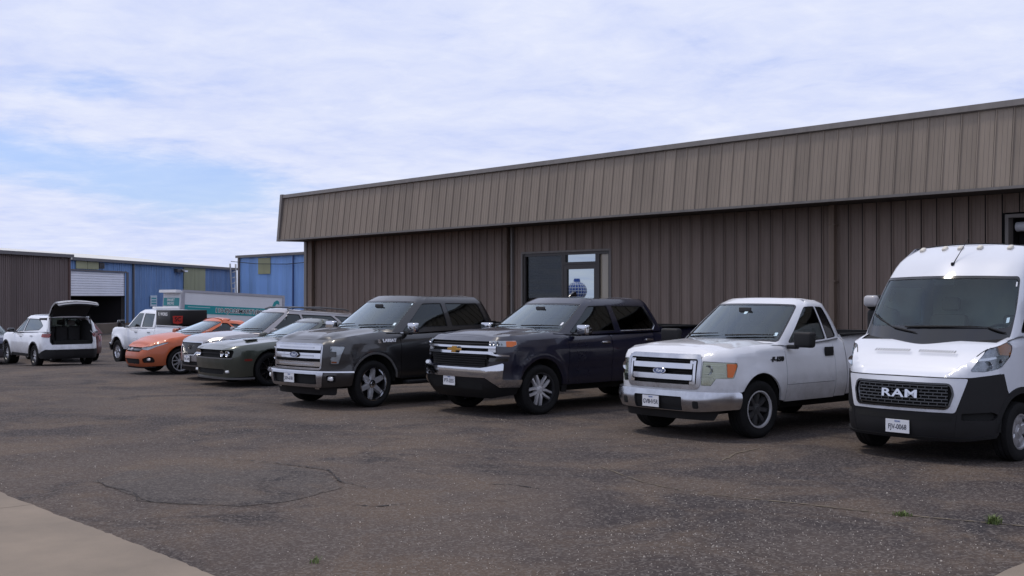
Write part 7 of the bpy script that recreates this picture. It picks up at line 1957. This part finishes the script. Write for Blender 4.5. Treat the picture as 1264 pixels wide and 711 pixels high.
def white_crew_pickup():
    pw = paint("white_crew_paint", (0.72, 0.74, 0.78), 0.0, 0.35, 0.04)
    def holes(sk):
        X = sk.t_x
        return [fillet([(X(-0.62), 0.80, 0.03), (X(0.62), 0.80, 0.03), (X(0.62), 1.12, 0.03), (X(-0.62), 1.12, 0.03)], True, 3)]
    def wins(cab, hb):
        return [("door_window", [(3.06, 0.03, 0.04), (4.16, 0.03, 0.03), (4.16, hb - 0.04, 0.04), (3.15, hb - 0.04, 0.12)], M_DARKGL),
                ("rear_door_window", [(4.25, 0.03, 0.03), (4.93, 0.03, 0.06), (4.93, hb - 0.05, 0.06), (4.25, hb - 0.04, 0.04)], M_DARKGL)]
    wm = wheel_meshes(0.42, 0.255, 0.30, 8, M_ALLOY, M_CHROME, M_ALLOY2, sw=0.07, dish=0.05, hub=0.09, taper=1.0, m_hub=M_CHROME)
    P = dict(paint=pw, W=1.015, fo=1.0, ro=1.2, wb=3.75, Rt=0.42, Ra=0.52, sill=0.52,
        side=[(0.3, 0.09), (0.5, 0.04), (0.62, 0.01), (0.8, 0.0), (1.0, 0.008), (1.15, 0.03), (1.36, 0.07)], front=[(0.25, 0.1), (0.5, 0.03), (0.9, 0.02), (1.15, 0.05), (1.25, 0.1)], rearp=[(0.3, 0.05), (1.4, 0.0)],
        top=[(-1.0, 1.24), (-0.5, 1.28), (0.3, 1.32), (0.6, 1.31), (1.5, 1.31), (3.0, 1.33), (3.2, 1.40), (5.0, 1.41)], rtop=0.06, bed_z=1.40, bump_top=0.75, foot=0.66, track=0.89,
        cab=dict(y0=0.28, zb=1.28, zbr=1.32, zh=1.85, zr=1.96, yB=1.60, yC=2.95, wbase=0.945, wtop=0.76, rake=0.80, rear=0.18),
        door0=0.66, door1=2.75, doors=[(0.66, 1.68), (1.68, 2.75)], front_holes=holes, windows=wins, handle=door_pull(M_DIMCHR, zoff=-0.16),
        seats=[(1.50, (-0.42, 0.42)), (2.50, (-0.42, 0.42))], wheels=wm, hood_end=0.35, crown=0.05, rail_m=pw)
    zz = terrain(-41.1)
    I = pickup("pickup_truck", (-40.65, 17.6, zz), R(-90), "white crew cab pickup carrying a black box with a red mark, behind the orange car", P)
    c, sk, cab, fn = I["car"], I["sk"], I["cab"], I["fn"]; X = sk.t_x; Y = sk.t_y
    panel("grille", grow(holes(sk)[0], 0.01), fn, M_BLKPL, c, off=-0.03, depth=0, step=0.1)
    panel("bumper", fillet([(-Y(-0.5), 0.45, 0.03), (Y(-0.5), 0.45, 0.03), (Y(-0.5), 0.73, 0.03), (-Y(-0.5), 0.73, 0.03)], True, 3), fn, M_CHROME, c, off=0.07, depth=0.07, step=0.08)
    for s in (1, -1):
        panel("headlight", fillet([(X(0.68), 0.86, 0.02), (Y(-0.62), 0.86, 0.02), (Y(-0.58), 1.10, 0.02), (X(0.68), 1.10, 0.02)], True, 3), fn, M_REFL, c, off=0.01, depth=0.02, step=0.08, side=s)
        truck_mirror(c, s, (0.97, 0.78, 1.33), (0.26, 0.13, 0.25), M_GLOSSBK, M_GLOSSBK)
        panel("arch_trim", arch_band(sk, 0, 0.44, 0.522, 0.565, 0.66, 0.60), fn, pw, c, off=0.02, depth=0.03, step=0.08, side=s)
    # beacon bar on the roof
    rbox("roof_light_bar", (0.0, 1.75, 1.99), (0.90, 0.22, 0.075), mat("lightbar_pale", (0.72, 0.72, 0.72), 0.3), c, r=0.03)
    # black box body standing in the bed, lettered
    y0, y1 = 3.05, 4.15; bx = MB(); bx.box(-0.40, 0.93, y0, y1, 1.425, 1.93)
    box = bx.build("bed_box", mat("black_box_body", (0.014, 0.013, 0.014), 0.45, var=0.1), c, smooth=True, bevel=0.02)
    place_text("lettering", "R  WORKS", 0.15, (0.934, y0 + 0.55, 1.79), (0, 1, 0), (0, 0, 1), M_WLET, box, bold=0.004)
    rd_ = mat("red_mark", (0.50, 0.035, 0.025), 0.5)
    mb = MB(); mb.prism([(0.50, 1.50), (0.66, 1.46), (0.82, 1.50), (0.84, 1.74), (0.48, 1.74)], "y", y1 + 0.001, y1 + 0.012); mb.build("red_mark", rd_, box)
    place_text("lettering", "SC", 0.20, (0.66, y1 + 0.014, 1.62), (-1, 0, 0), (0, 0, 1), M_INK, box, bold=0.004)

def back_suv(name, loc, rz, label, col, roof_z=1.66):
    p = paint(name + "_paint_%d" % int(col[0] * 1000), col, 0.4, 0.35, 0.05)
    def feats(sk):
        X, Y = sk.t_x, sk.t_y
        gr = fillet([(-X(0.50), 0.60, 0.03), (X(0.50), 0.60, 0.03), (X(0.56), 0.80, 0.03), (-X(0.56), 0.80, 0.03)], True, 3)
        hl = fillet([(X(0.60), 0.76, 0.02), (Y(-0.5), 0.82, 0.02), (Y(-0.42), 0.92, 0.02), (X(0.60), 0.88, 0.02)], True, 3)
        return [dict(name="grille", poly=gr, m=M_UNDER, off=-0.03, depth=0, hole=True), dict(name="headlight", poly=hl, m=M_REFL, off=-0.03, depth=0, hole=True, both=True, lens=M_LENS)]
    wm = wheel_meshes(0.35, 0.235, 0.23, 5, M_ALLOY2, M_ALLOY, M_DALLOY, twin=0.3, sw=0.05)
    P = dict(paint=p, W=0.92, fo=0.93, ro=0.98, wb=2.7, Rt=0.35, Ra=0.42, sill=0.40, low=0.26, cx=0.62, bow=0.10, cy=0.48,
        side=[(0.2, 0.07), (0.36, 0.03), (0.5, 0.006), (0.7, 0.0), (0.85, 0.008), (1.0, 0.03), (1.2, 0.07)],
        front=[(0.2, 0.10), (0.35, 0.02), (0.50, 0.0), (0.8, 0.03), (1.0, 0.12)], rearp=[(0.2, 0.08), (0.40, 0.0), (0.60, 0.0), (0.72, 0.03), (1.1, 0.05)],
        top=[(-0.93, 0.93), (-0.7, 0.99), (-0.2, 1.04), (0.3, 1.07), (0.8, 1.06), (2.0, 1.08), (3.0, 1.11), (3.7, 1.12)],
        cab=dict(y0=0.22, zb=1.04, zbr=1.105, zw=1.07, zh=roof_z - 0.10, zr=roof_z, yB=1.42, yC=3.52, wbase=0.84, wtop=0.62, rake=0.85, rear=0.35, uc=0.32),
        doors=[(0.56, 1.55), (1.55, 2.55)], feats=feats, crown=0.055, track=0.80,
        windows=lambda cab, hb: [("door_window", [(3.06, 0.03, 0.04), (4.03, 0.03, 0.03), (4.03, hb - 0.05, 0.04), (3.18, hb - 0.05, 0.12)], M_DARKGL), ("rear_door_window", [(4.07, 0.03, 0.03), (4.90, 0.05, 0.06), (4.82, hb - 0.06, 0.06), (4.07, hb - 0.05, 0.03)], M_TINT)],
        seats=[(1.3, (-0.38, 0.38))], wheels=wm)
    I = car(name, loc, rz, label, "car", P)
    c, sk, fn, Y, yr = I["car"], I["sk"], I["fn"], I["Y"], I["yr"]
    for s in (1, -1):
        panel("tail_light", fillet([(Y(yr - 0.30), 0.80, 0.02), (Y(yr - 0.10), 0.80, 0.02), (Y(yr - 0.10) + 0.10, 1.04, 0.02), (Y(yr - 0.30), 1.04, 0.02)], True, 3), fn, M_RED, c, off=0.012, depth=0.02, step=0.08, side=s)
    return I
white_van()
white_pickup()
navy_pickup()
grey_pickup()
green_coupe()
silver_suv()
orange_car()
white_hatch()
white_crew_pickup()
back_suv("suv", (-49.0, 17.1, terrain(-47)), R(-90), "dark red suv half hidden beyond the raised tailgate of the white suv", (0.085, 0.012, 0.014))
back_suv("hatchback", (-46.6, 14.1, terrain(-47)), R(90), "dark blue car cut by the left edge, behind the nose of the white suv", (0.014, 0.020, 0.050), 1.66)

# blue round tank on a stand across the street: it shows mirrored in the glass door
tk = thing("round_tank", (-55.8, -15.0, terrain(-55.8)), 0, "blue round tank with white bands, mirrored in the glass door", "tank")
TZ = 2.30 - terrain(-55.8); M_TB = mat("tank_blue", (0.03, 0.10, 0.42), 0.4, var=0.1); M_TWH = mat("tank_white", (0.8, 0.8, 0.82), 0.4)
v_, f_ = lathe([(-0.62 * math.cos(math.pi * k / 14), max(0.001, 0.66 * math.sin(math.pi * k / 14))) for k in range(15)], 28)
obj("tank_shell", sharpen(mkmesh("tank_shell", [(a[1], a[2], a[0]) for a in v_], f_), 60), M_TB, tk).location = (0, 0, TZ)
for k in range(10):
    a = math.pi * k / 10; mb = MB(); mb.tube([(0.672 * math.cos(a) * math.cos(q), 0.672 * math.sin(a) * math.cos(q), 0.632 * math.sin(q)) for q in np.linspace(0, 2 * math.pi, 33)], 0.022, 5); mb.build("white_band", M_TWH, tk, loc=(0, 0, TZ))
for zz in (-0.4, -0.2, 0.0, 0.2, 0.4):
    r_ = 0.672 * math.sqrt(1 - (zz / 0.632) ** 2); mb = MB(); mb.tube([(r_ * math.cos(q), r_ * math.sin(q), zz) for q in np.linspace(0, 2 * math.pi, 33)], 0.022, 5); mb.build("white_band", M_TWH, tk, loc=(0, 0, TZ))
mb = MB(); mb.tube([(0, 0, 0.6), (0, 0, 0.82)], [0.24, 0.20], 12); mb.build("neck", M_TB, tk, loc=(0, 0, TZ))
for k in range(4):
    a = math.pi / 4 + math.pi / 2 * k; mb = MB(); mb.bar((0.42 * math.cos(a), 0.42 * math.sin(a), TZ - 0.42), (0.7 * math.cos(a), 0.7 * math.sin(a), 0), 0.05, 6); mb.build("leg", M_TB, tk)
